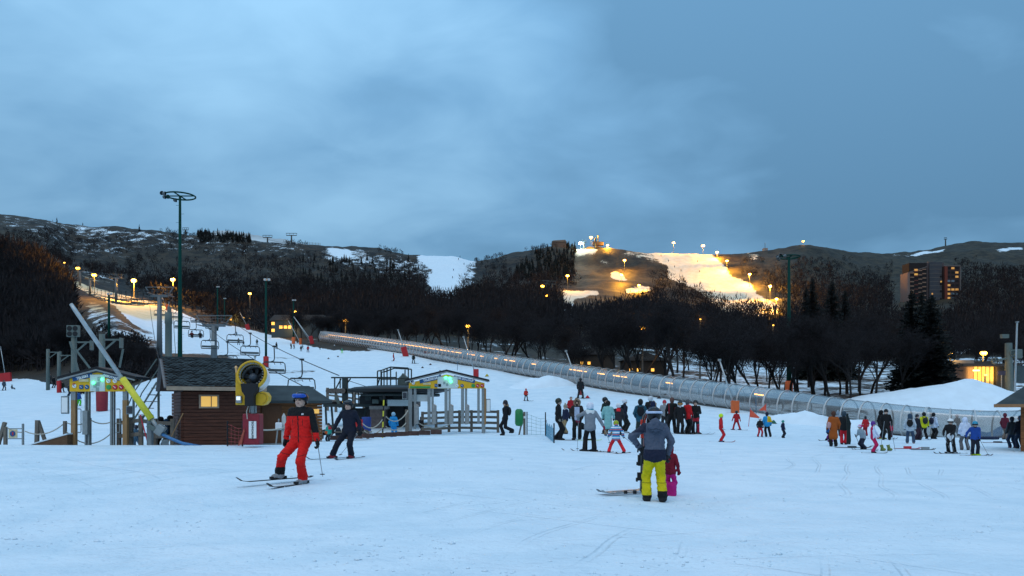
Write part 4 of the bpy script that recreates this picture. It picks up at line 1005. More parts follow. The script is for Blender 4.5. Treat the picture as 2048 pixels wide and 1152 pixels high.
def station_clutter():
    # boarded apron edge, blue drum, red fire cabinets, sticks and folded gear at the foot of the station
    def one(name, label, cat, px, py, Y, f, group=None):
        c = P(px, py, Y); c.z = max(c.z, gz(c.x, Y) - .02); r = thing(name, label, cat, c, group=group); f(r); return r
    t = one('timber_kerb', 'low reddish timber edging along the foot of the lift station', 'kerb', 770, 880, 40.6, lambda r: [MB().box(((j - 4.5) * .62, .18 * sin(j * .5), .12 + .035 * j), (.6, .12, .24), .08).build('board', M('reddish_boards', (.075, .042, .036), .85, var=.3), r) for j in range(10)])
    one('blue_drum', 'blue plastic drum under the station catwalk', 'drum', 733, 862, 48, lambda r: MB().lathe([(.001, .9), (.28, .9), (.30, .86), (.30, .04), (.28, 0)], (0, 0, 0), 'Z', 18).build('body', M('blue_drum', (.02, .05, .22), .5), r, True))
    one('red_fuel_can', 'red plastic can on the boards left of the station pier', 'can', 724, 874, 44, lambda r: (MB().box((0, 0, .22), (.35, .25, .44)).build('body', M('red_can', (.5, .02, .02), .5), r, bevel=.03), MB().cyl((0, 0, .44), (.0, 0, .52), .05).build('spout', black, r)))
    one('red_crate', 'small red crate behind the red can by the station', 'crate', 716, 862, 46, lambda r: [MB().box((0, y, .35), (.5, .03, .7)).build('panel', M('red_can', (0, 0, 0)), r) for y in (-.2, .2)])
    def slalom(r):
        for j in range(8): MB().cyl((0.01 * j, 0, j * .3), (0.01 * j + .01, 0, j * .3 + .3), .04, n=8).build('band', yellow_s if j % 2 == 0 else black, r)
    one('striped_pole', 'yellow and black striped marker pole left of the skier in light blue', 'pole', 765, 876, 41.5, slalom)
    def snowboardrack(r):
        MB().bar((-.3, 0, 0), (-.2, .1, 1.15), .05).bar((.3, 0, 0), (.2, .1, 1.15), .05).build('rack_leg', steel, r)
        MB().bar((-.25, .05, .7), (.25, .05, .7), .05).build('rack_bar', steel, r)
        MB().prism([(-.08, .05), (.08, .05), (.10, .3), (.08, 1.25), (0, 1.4), (-.08, 1.25), (-.10, .3)], .1, .13).build('stored_ski', M('pale_ski', (.5, .5, .48), .4), r)
        MB().box((-.18, 0, .85), (.28, .08, .30)).build('stored_helmet', white_m, r, bevel=.05)
    one('ski_rack', 'small ski rack with pale skis against the hut annex', 'ski rack', 566, 893, 31.2, snowboardrack)
    def bags(r, cols, seed):
        q = random.Random(seed)
        for j, cc in enumerate(cols):
            MB().ball((-1.2 + j * .4, q.uniform(-.2, .2), .2 + .12 * (j % 2)), (q.uniform(.15, .26), .2, q.uniform(.16, .4)), 9, 6).build('bundle', C(cc), r, False)
    one('ski_kit_pile', 'pile of dark bags and clothes on the station bench', 'bags', 690, 872, 42.6, lambda r: bags(r, ('1a1a1e', '3a3028', '202630', '4a4038', '16161a', '342a2a', '45403c'), 2))
    one('station_bench', 'plank bench carrying the bag pile by the station', 'bench', 690, 878, 42.6, lambda r: [MB().box((0, 0, .40), (3.0, .4, .06)).build('seat', wood_g, r)] + [MB().box((x, 0, .2), (.1, .36, .38)).build('leg', wood_g, r) for x in (-1.3, 0, 1.3)])
station_clutter()

# ------------------------------------------------------------------ fences, ropes and nets
def timber_fence(name, label, pts, h, rails, post_w=.14, group=None, mat=wood_g):
    c = Vector(pts[0]); root = thing(name, label, 'fence', c, group=group)
    L_ = [Vector(p) - c for p in pts]
    for q in L_: MB().box((q.x, q.y, q.z + h / 2 - .1), (post_w, post_w, h + .2)).build('post', mat, root)
    for a, b in zip(L_, L_[1:]):
        for rz in rails: MB().bar(a + Vector((0, -.09, rz)), b + Vector((0, -.09, rz)), .05, .15).build('rail', mat, root)
    return root
def rope_between(name, label, a, b, d, r=.022, mat=rope_m):
    o = MB().tube([p - Vector(a) for p in sag(a, b, d)], r, 6).build(name, mat); o.location = a; return tag(o, label, 'rope', 'sagging barrier ropes')
G = lambda px, Y, up=0: at(px, Y, up)
timber_fence('timber_fence', 'grey timber fence in front of the hut under the yellow snow lance', [G(238, 30.4), G(262, 30.2), G(282, 30.0), G(310, 30.4), G(345, 30.6)], 1.38, (.66, 1.2))
timber_fence('timber_fence', 'stepped grey timber fence behind the chairlift gate', [G(845, 47), G(872, 47), G(898, 47), G(919, 47), G(943, 46.5), G(966, 46), G(996, 45)], 1.35, (.25, .58, .92, 1.25), .16)
timber_fence('timber_fence', 'weathered rail fence on the slope left of the station', [G(655, 62), G(672, 61), G(690, 60), G(708, 59), G(728, 58)], 1.9, (.5, .9, 1.3, 1.7), .2)
for i, (px, Y, h, lab) in enumerate(((35 / 3.2, 30, .92, 'short timber stake at the left edge of the picture'), (130, 30.3, 1.25, 'timber rope post just left of the drag lift gate'), (179, 30.2, 1.35, 'timber rope post inside the drag lift gate'), (224, 30.2, 1.25, 'timber rope post by the right leg of the drag lift gate'))):
    c = G(px, Y); o = thing('timber_post', lab, 'post', c); MB().box((0, 0, h / 2), (.11, .11, h)).build('stake', wood_g, o)
c = G(46, 30); o = thing('club_sign', 'small framed sign with a round ski club emblem on a steel post', 'sign', c)
MB().cyl((0, 0, 0), (0, 0, 1.05), .045).build('post', steel, o); MB().tube([(0, 0, .85), (-.62, 0, .85), (-.66, 0, .80), (-.66, 0, .50), (-.62, 0, .45), (0, 0, .45)], .02, 6).build('frame', steel, o)
MB().box((-.40, 0, .65), (.34, .03, .34)).build('panel', M('cream_label', (0, 0, 0)), o); MB().lathe([(.0005, .02), (.11, .02), (.11, 0)], (-.40, -.015, .65), 'Y', 18).build('emblem', blue_m, o); MB().box((-.385, -.04, .65), (.05, .01, .13)).build('emblem_mark', red_s, o)
c = G(82, 30.2); o = thing('timber_trestle', 'leaning A shaped timber trestle left of the drag lift gate', 'trestle', c)
MB().bar((-.18, 0, -.1), (-.14, 0, 1.25), .13).build('upright', wood_g, o); MB().bar((-.14, .05, 1.2), (.22, .05, .15), .11).build('brace', wood_g, o)
c = G(4, 30); o = thing('timber_trestle', 'leaning timber prop cut by the left edge of the picture', 'trestle', c); MB().bar((-.22, 0, 0), (.12, 0, 1.1), .12).build('upright', wood_g, o); MB().bar((-.2, .1, .0), (-.2, .1, .55), .12).build('brace', wood_g, o)
c = G(104, 29.6); o = thing('timber_ramp', 'sloping brown plank ramp with snow on top left of the gate', 'ramp', c)
MB().prism([(-.95, -.2), (.72, -.2), (.72, .50), (-.95, .02)], -.2, .4).build('boards', M('brown_planks', (.12, .065, .035), .8, var=.3, stretch=(1, 1, 8)), o); MB().prism([(-.97, .03), (.72, .51), (.72, .56), (-.97, .07)], -.22, .42).build('snow_cap', M('packed_snow', (0, 0, 0)), o)
for i, (a, b, d, lab) in enumerate((((4, 30, 1.05), (46, 30, .7), .10, 'rope from the leaning prop to the club sign'), ((50, 30, .75), (131, 30.3, 1.2), .28, 'slack rope between the club sign and the ramp'), ((131, 30.3, 1.2), (180, 30.2, 1.25), .14, 'upper rope across the left half of the drag lift gate'), ((180, 30.2, 1.28), (224, 30.2, 1.2), .12, 'upper rope across the right half of the drag lift gate'), ((131, 30.3, .85), (226, 30.2, .8), .5, 'deep slack lower rope under the drag lift gate'), ((262, 30.2, 1.2), (226, 30.2, 1.15), .05, 'short rope joining the gate to the timber fence'))):
    rope_between('barrier_rope', lab, G(*a), G(*b), d)
for a, b, d, lab in (((725, 40.8, 1.0), (765, 41.2, 1.15), .35, 'upper white rope left of the striped pole'), ((728, 40.8, .6), (765, 41.2, .7), .28, 'lower white rope left of the striped pole'), ((772, 41.2, 1.3), (816, 42.5, 1.55), .42, 'upper white rope behind the skier in light blue'), ((772, 41.2, .75), (812, 42.5, .85), .3, 'lower white rope behind the skier in light blue'),
                     ((830, 44.5, .9), (900, 45, .6), .35, 'rope hanging between the chairlift gate arms'), ((500, 29.5, .7), (572, 30.5, .75), .1, 'pink rope from the snow cannon stand to the ski rack')):
    rope_between('barrier_rope', lab, G(*a), G(*b), d, .03)
o = thing('rope_post', 'squared timber post carrying white ropes left of the chairlift gate', 'post', G(814, 43)); MB().box((0, 0, .8), (.2, .2, 1.6)).build('stake', wood_g, o)
def net(name, label, a, b, h, mat=net_m, posts=True):
    a, b = Vector(a), Vector(b); root = thing(name, label, 'net fence', a); d = b - a; n = max(4, int(d.length / .28)); mb = MB()
    for i in range(n + 1):
        p = d * (i / n); mb.bar(p + Vector((0, 0, .02)), p + Vector((0, 0, h * (.9 + .1 * cos(i)))), .012)
    for j in range(6):
        z = h * (j + .2) / 5.4
        for i in range(n): mb.bar(d * (i / n) + Vector((0, 0, z * (.9 + .1 * cos(i)))), d * ((i + 1) / n) + Vector((0, 0, z * (.9 + .1 * cos(i + 1)))), .012)
    o = mb.build('mesh_net', mat, root); o['kind'] = 'stuff'
    if posts:
        for p in (Vector(), d): MB().cyl(p, p + Vector((0, 0, h + .1)), .03, n=6).build('post', black, root)
    return root
net('safety_net', 'fine green safety net right of the green waste bag', G(1054, 41), G(1091, 40), 1.15, M('pale_green_net', (.20, .34, .33), .7))
net('safety_net', 'sagging blue safety net beside the skier in the dark helmet', G(1092, 39), G(1108, 32), .75)
net('safety_net', 'red safety net at the foot of the snow cannon', G(455, 28.2), G(485, 28), .85, M('red_net', (.30, .05, .05), .7))
o = thing('waste_bag_stand', 'green waste bag hung on a leaning timber post beside the walkway', 'bin', G(1044, 40.5))
MB().box((.13, 0, .62), (.13, .13, 1.25)).build('post', wood_g, o); MB().bar((-.16, -.02, 0), (.10, 0, 1.15), .08).build('prop', wood_g, o)
MB().lathe([(.001, 1.38), (.12, 1.40), (.21, 1.30), (.22, .62), (.17, .50), (.001, .47)], (-.16, -.12, 0), 'Z', 16).build('bag', M('green_bag', (.02, .20, .06), .5), o, True)
MB().box((.13, -.075, .95), (.10, .01, .12)).build('label_plate', txt_w, o)
# shovel and red pole by the hut
o = thing('snow_shovel', 'wooden handled snow shovel leaning on the fence by the hut', 'shovel', G(334, 29.6)); MB().bar((0, 0, .1), (.55, .2, 1.35), .035).build('handle', wood_b, o); MB().box((-.06, -.03, .14), (.26, .05, .34), .2).build('blade', steel, o)
o = thing('red_marker_pole', 'thin red marker pole leaning on the timber fence', 'pole', G(298, 29.8)); MB().tube([(.03, 0, -.05), (-.35, 0, 1.35)], .025, 6).build('shaft', M('red_pole', (.5, .03, .05), .5), o)

# ------------------------------------------------------------------ chairlift pylons, ropes and chairs
def lift_pylon(px, Y, top_py, label, half_w, col_w=.62, name='chairlift_pylon', mat=None, plate=False, group='chairlift pylons'):
    mat = mat or M('pylon_grey', (.13, .15, .16), .5, .3, .1)
    c = at(px, Y, -.3); h = zz(top_py, Y) - c.z; root = thing(name, label, 'pylon', c, group=group)
    MB().tube([(0, 0, 0), (0, 0, h * .45), (0, 0, h - .8)], [col_w * .62, col_w * .52, col_w * .45], 12).build('column', mat, root, True)
    MB().box((0, 0, h - .75), (half_w * 2 * .62, .45, .40)).build('cross_arm', mat, root)
    for sg in (-1, 1):
        MB().bar((sg * half_w * .62, 0, h - .6), (sg * half_w, 0, h + .75), .14).build('lifting_strut', mat, root)
        b = MB().box((sg * half_w * .60, 0, h - .35), (.16, 2.6, .16)).build('sheave_beam', mat, root)
        for j in range(6): MB().lathe([(.02, -.05), (.17, -.05), (.17, .05), (.02, .05)], (sg * half_w * .60, -1.15 + j * .46, h - .18), 'X', 10).build('sheave', black, root)
        MB().box((sg * half_w * .60 + sg * .45, 0, h - .75), (.5, 2.2, .05)).build('catwalk', mat, root)
    MB().box((0, 0, h + .75), (half_w * 2, .12, .12)).build('lifting_frame', mat, root)
    for x in (-.55, -.2, .2, .55): MB().cyl((x * half_w, .1, h - .6), (x * half_w, .1, h + .3), .03, n=5).build('rail_post', mat, root)
    MB().box((0, -.1, h + .28), (half_w * 1.2, .04, .04)).build('rail', mat, root)
    for j in range(int(h / .6)): MB().box((col_w * .5 + .08, 0, .8 + j * .6), (.22, .03, .03)).build('rung', mat, root)
    if plate: MB().box((0, -col_w * .56, h * .55), (.55, .04, .7)).build('number_plate', txt_w, root)
    return root
lift_pylon(428, 115, 641, 'grey chairlift pylon with wide cross frame standing behind the hut roof', 2.75, .85, plate=True)
lift_pylon(319, 128, 583, 'tall slim chairlift pylon left of the green floodlight mast', 2.4, .8)
lift_pylon(232, 300, 552, 'far chairlift pylon under the left floodlit piste', 3.0, .9)
lift_pylon(180, 360, 556, 'farther chairlift pylon beside the left floodlit piste', 3.0, 1.0)
lift_pylon(160, 410, 540, 'small lamplit chairlift pylon at the head of the left piste', 3.0, 1.0)
# stout concrete-green tower beside the second pylon
c = at(337, 118, -.3); o = thing('lift_tower', 'stout pale green steel column right of the slim chairlift pylon', 'tower', c)
hh = zz(625, 118) - c.z; MB().tube([(0, 0, 0), (0, 0, hh * .12), (0, 0, hh * .14), (0, 0, hh * .8), (0, 0, hh * .81), (0, 0, hh)], [.85, .8, .52, .50, .58, .5], 14).build('column', gsteel, o, True)
MB().box((.15, 0, hh + .4), (.5, .4, 1.0)).build('head', gsteel, o); MB().cyl((.0, 0, hh + .9), (.1, 0, hh + 1.7), .06).build('antenna', steel, o)
RA, RB = P(678, 751, 52), P(460, 640, 115)      # right-hand rope
LA, LB = P(640, 789, 51), P(400, 641, 115)      # left-hand rope
UR, UL = P(344, 580, 128), P(296, 580, 128)
HR, HL = P(172, 548, 405), P(150, 548, 405)
def rope(name, label, a, b, d, r=.035):
    pts = sag(a, b, d, 16); o = MB().tube([p - pts[0] for p in pts], r, 5).build(name, black); o.location = pts[0]; return tag(o, label, 'cable', 'chairlift cables')
rope('lift_cable', 'chairlift cable running from the station up to the near pylon, right strand', RA, RB, .45)
rope('lift_cable', 'chairlift cable passing the fan cannon up to the near pylon, left strand', LA, LB, .6)
RC, LC = P(330, 590, 235), P(296, 592, 235)
rope('lift_cable', 'upper chairlift cable beyond the near pylon, right strand', RB, RC, 1.2); rope('lift_cable', 'upper chairlift cable beyond the near pylon, left strand', LB, LC, 1.2)
rope('lift_cable', 'distant chairlift cable over the floodlit left piste, right strand', UR, HR, 3.5); rope('lift_cable', 'distant chairlift cable over the floodlit left piste, left strand', UL, HL, 3.5)
rope('lift_cable', 'cable dropping from the slim pylon to the hut, right strand', UR, P(352, 716, 70), .8, .03); rope('lift_cable', 'cable dropping from the slim pylon to the hut, left strand', UL, P(318, 722, 70), .8, .03)
def chair_mesh(root):
    """four seat chair, rope grip at the origin, seat about 2.5 m below"""
    fm = M('chair_frame', (.030, .036, .036), .5, .4); sm = M('chair_seat', (.014, .020, .026), .6)
    W = 1.1
    MB().tube([(0, 0, 0), (.02, .0, -.35), (.05, .0, -1.15), (-.02, 0, -1.45), (-.35, 0, -1.58)], .055, 6).build('hanger', fm, root)
    MB().box((0, 0, .03), (.3, .5, .14)).build('rope_grip', fm, root)
    MB().tube([(-W, 0, -2.75), (-W - .06, .05, -2.3), (-W, .05, -1.75), (-W + .2, 0, -1.58), (W - .2, 0, -1.58), (W, .05, -1.75), (W + .06, .05, -2.3), (W, 0, -2.75)], .048, 6).build('frame', fm, root)
    MB().box((0, -.22, -2.72), (2.15, .5, .10)).build('seat', sm, root, bevel=.03)
    MB().box((0, .08, -2.42), (2.1, .08, .26)).build('backrest', M('chair_back_slats', (.10, .12, .12), .6), root)
    for x in (-.62, 0, .62): MB().tube([(x, 0, -1.6), (x, -.12, -1.72), (x + .07, -.12, -1.86)], .028, 5).build('foot_bar_hook', fm, root)
    MB().tube([(-W + .08, -.1, -1.66), (W - .08, -.1, -1.66)], .022, 5).build('safety_bar', fm, root)
proto = thing('chair', '', 'chair', (0, 0, 0)); chair_mesh(proto); first = [True]
def chair(p, label, rz=radians(28)):
    o = proto if first[0] else copy_tree(proto); first[0] = False
    o.location = p; o.rotation_euler.z = rz; tag(o, label, 'lift chair', 'four seat chairs on the chairlift'); return o
def on(a, b, s, d): a, b = Vector(a), Vector(b); return a.lerp(b, s) - Vector((0, 0, d * 4 * s * (1 - s)))
for s, lab in ((.19, 'empty lift chair nearest the station, above the annex roof'), (.40, 'empty lift chair just right of the snow cannon'), (.665, 'empty lift chair above the snow cannon, left of the red padded mast'), (.90, 'empty lift chair hanging right beside the near pylon')):
    chair(on(RA, RB, s, .45), lab)
for s, lab in ((.60, 'low empty lift chair half behind the snow cannon'), (.83, 'empty lift chair in front of the near pylon column')):
    chair(on(LA, LB, s, .6), lab)
OCC = chair(P(392, 640, 122), 'lift chair carrying two riders left of the near pylon')
for i, (px, py, Y, lab) in enumerate(((364, 622, 118, 'empty lift chair left of the green floodlight mast'), (394, 618, 150, 'empty lift chair directly above the two riders'), (424, 628, 140, 'empty lift chair behind the near pylon cross frame'), (320, 606, 160, 'empty lift chair crossing the slim pylon'), (352, 612, 170, 'empty lift chair behind the green floodlight mast'))):
    chair(P(px, py, Y), lab)
for i, s in enumerate((.05, .085, .12, .155, .19, .225, .265, .31, .36, .42, .5, .6)):
    chair(on(UL, HL, s, 3.5), f'far lift chair over the left piste, {("first","second","third","fourth","fifth","sixth","seventh","eighth","ninth","tenth","eleventh","twelfth")[i]} from the slim pylon, left strand')
for i, s in enumerate((.06, .1, .14, .18, .22, .27, .33, .4)):
    chair(on(UR, HR, s, 3.5), f'far lift chair over the left piste, {("first","second","third","fourth","fifth","sixth","seventh","eighth")[i]} from the slim pylon, right strand')

# ------------------------------------------------------------------ floodlight masts
def ring_mast(px, Y, ring_py, ring_r, label, lamp_dir, pad=None, w=.22):
    c = at(px, Y, -.3); h = zz(ring_py, Y) - c.z; root = thing('floodlight_mast', label, 'mast', c, group='green floodlight masts')
    MB().tube([(0, 0, 0), (0, 0, h * .5), (0, 0, h)], [w * 1.5, w * 1.1, w * .7], 12).build('pole', green_m, root, True)
    pts = [(ring_r * cos(2 * pi * j / 28), ring_r * sin(2 * pi * j / 28), h) for j in range(29)]
    MB().tube(pts, .10, 6, False).build('ring', green_m, root)
    for a in (0, pi / 2): MB().bar((-ring_r * cos(a), -ring_r * sin(a), h), (ring_r * cos(a), ring_r * sin(a), h), .12).build('spoke', green_m, root)
    for j in range(5):
        a = lamp_dir + (j - 2) * .42; p = Vector((ring_r * 1.1 * cos(a), ring_r * 1.1 * sin(a), h - .12 + .22 * (j % 2)))
        MB().lathe([(.05, -.2), (.20, -.1), (.28, .18), (.24, .2)], p, 'Y' if j % 2 else 'X', 12).build('floodlight', M('floodlight_shell', (.12, .14, .15), .4, .3), root, True)
    for j in range(int(h / 1.1)): MB().box(((w + .14) * (1 if j % 2 else -1), 0, h - 1.2 - j * 1.1), (.34, .03, .03)).build('rung', green_m, root)
    if pad: MB().lathe([(.55, 0), (.55, 1.75), (.4, 1.8), (.001, 1.8)], (0, 0, .3), 'Z', 16).build('crash_pad', pad, root, True)
    return root
ring_mast(360, 96, 392, 1.85, 'tall green floodlight mast with a ring top rising behind the hut roof', pi, None, .21)
ring_mast(1578, 112, 514, 1.55, 'tall green floodlight mast with an orange foot pad behind the tunnel', pi, orange_pad, .26)
def lamp_mast(px, Y, top_py, label, pad=None, w=.14, heads=2):
    c = at(px, Y, -.3); h = zz(top_py, Y) - c.z; root = thing('floodlight_mast', label, 'mast', c, group='green floodlight masts')
    MB().tube([(0, 0, 0), (0, 0, h)], [w * 1.4, w], 10).build('pole', green_m, root, True); MB().box((.2, 0, h), (.9, .08, .08)).build('head_bar', green_m, root)
    for j in range(heads): MB().box((-.1 + j * .6, -.12, h + .2), (.42, .3, .34)).build('floodlight', M('pale_floodlight', (.40, .45, .47), .4, .2), root, bevel=.04)
    if pad: MB().lathe([(.42, 0), (.42, 1.7), (.3, 1.75), (.001, 1.75)], (0, 0, .3), 'Z', 14).build('crash_pad', pad, root, True)
lamp_mast(532, 120, 562, 'slim green floodlight mast with a red foot pad on the upper piste', red_pad, .15)
lamp_mast(435, 250, 575, 'thin green floodlight mast behind the near chairlift pylon', None, .2); lamp_mast(449, 300, 598, 'shorter thin floodlight mast right behind the near pylon', None, .2)
lamp_mast(587, 196, 602, 'green floodlight mast with an orange pad beside the snow lances', orange_pad, .17); lamp_mast(218, 150, 590, 'dark mast rising from the scrubby bank left of the piste', None, .2)

# ------------------------------------------------------------------ snow lances with padded feet
def lance(px, py, Y, tip, label, pad, hp=1.7, wp=.85, tilt=0.0, r=.07, stay=False):
    c = at(px, Y, -.1); root = thing('snow_lance', label, 'snow lance', c, group='snow lances along the slope')
    k = F / Y; T = Vector(((tip[0] - px) / k, 0, zz(tip[1], Y) - c.z)); B = Vector((0, 0, .5))
    MB().tube([B, T], [r * 1.2, r], 8).build('lance_tube', M('lance_grey', (.42, .45, .46), .4, .4), root, True)
    MB().box(T, (.26, .2, .20)).build('nozzle_head', steel, root)
    if stay: MB().tube([T.lerp(B, .1), Vector((-.5, .4, .4))], r * .6, 6).build('stay', steel, root)
    MB().box((tilt * hp / 2, 0, hp / 2), (wp, .5, hp), R=Matrix.Rotation(tilt, 3, 'Y')).build('crash_pad', pad, root, bevel=.05)
for a in ((625, 0, 182, (588, 634), 'leaning snow lance with a red pad at the tunnel head', red_pad, 2.0, .9, -.25, .09, True), (601, 0, 190, (577, 642), 'thin snow lance with an orange pad left of the tunnel head', orange_pad, 1.7, .6, 0, .07), (812, 0, 134, (796, 660), 'snow lance with a tilted red pad beside the upper tunnel', red_pad, 1.8, 1.0, -.25, .07), (952, 0, 101, (927, 674), 'snow lance with a square red pad beside the middle tunnel', red_pad, 1.45, .72, 0, .06),
          (1161, 0, 84, (1132, 702), 'snow lance with a dark red pad behind the skier in black', M('dull_red_pad', (.25, .03, .03), .7), 1.4, .55, 0, .06), (1470, 0, 69, (1439, 720), 'snow lance with an orange pad beside the lower tunnel', orange_pad, 1.2, .68, 0, .07), (12, 0, 148, (1, 694), 'snow lance with a broad red pad at the left edge', red_pad, 1.8, 2.2, -.1, .06),
          (497, 0, 300, (480, 625), 'distant snow lance with a red pad at the wood edge', red_pad, 2.4, 1.6, -.3, .07), (335, 0, 310, (322, 590), 'floodlit snow lance with an orange pad on the left piste', orange_pad, 2.6, 1.4, 0, .10), (1858, 0, 122, (1850, 752), 'snow lance with an orange pad under the fir trees', orange_pad, 1.0, .7, 0, .05)):
    lance(*a)
# big yellow sleeved lance in front
c = at(321, 29.0); k = 29.0 / F; o = thing('snow_lance', 'big grey snow lance with a yellow sleeve slanting over the drag lift gate', 'snow lance', c, group='snow lances along the slope')
q = lambda px, py: Vector(((px - 321) * k, 0, zz(py, 29.0) - c.z))
MB().tube([q(142, 608), q(150, 620), q(246, 760)], [.065, .078, .085], 12).build('lance_tube', M('lance_grey', (0, 0, 0)), o, True); MB().tube([q(245, 757), q(303, 838)], .125, 14).build('sleeve', yellow_s, o, True)
MB().tube([q(302, 836), q(322, 866)], .08, 10).build('lower_tube', steel, o, True); MB().box(q(318, 860) + Vector((.1, -.1, 0)), (.3, .25, .4), R=Matrix.Rotation(.6, 3, 'Y')).build('valve_block', steel, o, bevel=.03)
MB().bar(q(296, 850), q(330, 870), .16).build('bracket', gsteel, o); MB().box((-.45, .1, .55), (.18, .18, 1.25)).build('support_post', M('grey_post', (.16, .18, .19), .7), o)
MB().tube([q(322, 866) + Vector((0, -.1, 0)), q(345, 876) + Vector((0, -.2, 0)), q(372, 886) + Vector((0, -.3, 0)), q(410, 893) + Vector((0, -.3, 0))], .06, 8).build('hose', M('blue_hose', (.05, .17, .36), .5), o, True)
# ------------------------------------------------------------------ drag lift pylons at the left
def drag_pylon(px, Y, top_py, label, arm=1.6, box=False, pad=None, pr=.46):
    c = at(px, Y, -.2); h = zz(top_py, Y) - c.z; root = thing('drag_lift_pylon', label, 'pylon', c, group='drag lift pylons')
    MB().tube([(0, 0, 0), (0, 0, h)], [.28, .24], 10).build('column', gsteel, root, True)
    MB().box((arm / 2, 0, h - .5), (arm, .14, .14)).build('arm', gsteel, root); MB().bar((.1, 0, h - 1.5), (arm * .7, 0, h - .55), .12).build('arm_brace', gsteel, root)
    MB().box((arm, 0, h - .8), (.12, .5, .9)).build('sheave_bracket', gsteel, root); MB().lathe([(.02, -.05), (.22, -.05), (.22, .05), (.02, .05)], (arm, 0, h - 1.15), 'X', 12).build('sheave', black, root)
    if box:
        b = MB().box((0, -.1, h + .55), (1.15, .35, 1.1)).build('lamp_box', gsteel, root, bevel=.03)
        for x in (-.27, .27):
            for z in (.28, .80): MB().lathe([(.001, .04), (.19, .04), (.24, .02), (.24, 0)], (x, -.28, h + z), 'Y', 16).build('lamp', black, b)
    if pad: MB().lathe([(pr, 0), (pr * 1.06, 1.7), (pr * .8, 1.8)], (0, 0, .2), 'Z', 16).build('crash_pad', pad, root, True)
drag_pylon(148, 72, 674, 'green drag lift pylon topped by a box of four lamps', 1.7, True); drag_pylon(204, 66, 668, 'green drag lift pylon with a maroon foot pad behind the gate sign', 1.7, pad=M('maroon_pad', (0, 0, 0)))
drag_pylon(96, 118, 698, 'farther drag lift pylon left of the lamp box pylon', 2.0); drag_pylon(118, 110, 704, 'drag lift pylon with a red foot pad near the skiers at the left', 2.0, pad=red_pad, pr=.3)
for x0, y0, x1, y1, Y, lab in ((140, 683, 158, 745, 70, 'pale diagonal stay left of the lamp box pylon'), (152, 700, 184, 742, 69, 'stout diagonal drag lift stay behind the gate roof'), (246, 698, 239, 735, 68, 'thin pale pole right of the padded drag lift pylon')):
    a, b = P(x0, y0, Y), P(x1, y1, Y); oo = MB().bar(Vector(), a - b, .14).build('lift_stay', gsteel); oo.location = b; tag(oo, lab, 'stay')
o = thing('drag_lift_stairs', 'steel stair cage between the lance and the hut', 'stairs', at(288, 36))
for j in range(7): MB().box((.18 * j - .4, 0, .9 + .32 * j), (.3, .8, .04)).build('step', steel, o)
for y in (-.4, .4):
    MB().bar((-.6, y, .8), (.8, y, 3.1), .06).build('stringer', gsteel, o); MB().tube([(-.6, y, 1.9), (-.3, y, 2.6), (.8, y, 4.2)], .03, 6).build('handrail', gsteel, o)
for x in (-.5, .7): MB().cyl((x, 0, -.2), (x, 0, 3.0), .06, n=6).build('leg', gsteel, o)

# ------------------------------------------------------------------ lamps that are lit
LP = .85
def lit_lamp(px, py, label, Y=None, h=None, power=4000, col=(1, .52, .11), size=.45, group='lit sodium lamps', pole=True, mat=sodium, spot=None, n=2):
    if Y is None: c = hit(px, py + h[0], h[1], h[2])
    elif Y < 0: c = hit(px, py - Y, 250, 765)
    else: c = at(px, Y)
    top = zz(py, c.y); root = thing('slope_lamp' if pole else 'street_lamp', label, 'lamp', (c.x, c.y, c.z - .3), group=group); H = top - c.z + .3
    k = size
    MB().tube([(0, 0, 0), (0, 0, H)], [.16, .10], 7).build('pole', M('lamp_pole', (.12, .12, .11), .6, .2), root)
    MB().box((0, 0, H), (k * 2.0, .12, .12)).build('head_bar', M('lamp_pole', (0, 0, 0)), root)
    for j in range(n):
        x = (j - (n - 1) / 2) * k * 1.0
        MB().ball((x, -.12, H + .12), (k * .62, k * .5, k * .62), 10, 6).build('lamp_globe', mat, root, True)
    li = bpy.data.lights.new('lamp_light', 'SPOT' if spot else 'POINT'); li.energy = power * LP; li.color = col; li.shadow_soft_size = .5
    lo = bpy.data.objects.new('lamp_light', li); COL.objects.link(lo); lo.parent = root
    if spot:
        li.spot_size = radians(spot[3]); li.spot_blend = .8; lo.location = (0, -.9, H + .1)
        d = Vector(spot[:3]).normalized(); lo.rotation_euler = d.to_track_quat('-Z', 'Y').to_euler()
    else: lo.location = (0, -1.1, H + .1)
    return root
W_ = M('white_lamp', (.9, 1, .95), .4, emis=(.75, 1, .92), estr=24)
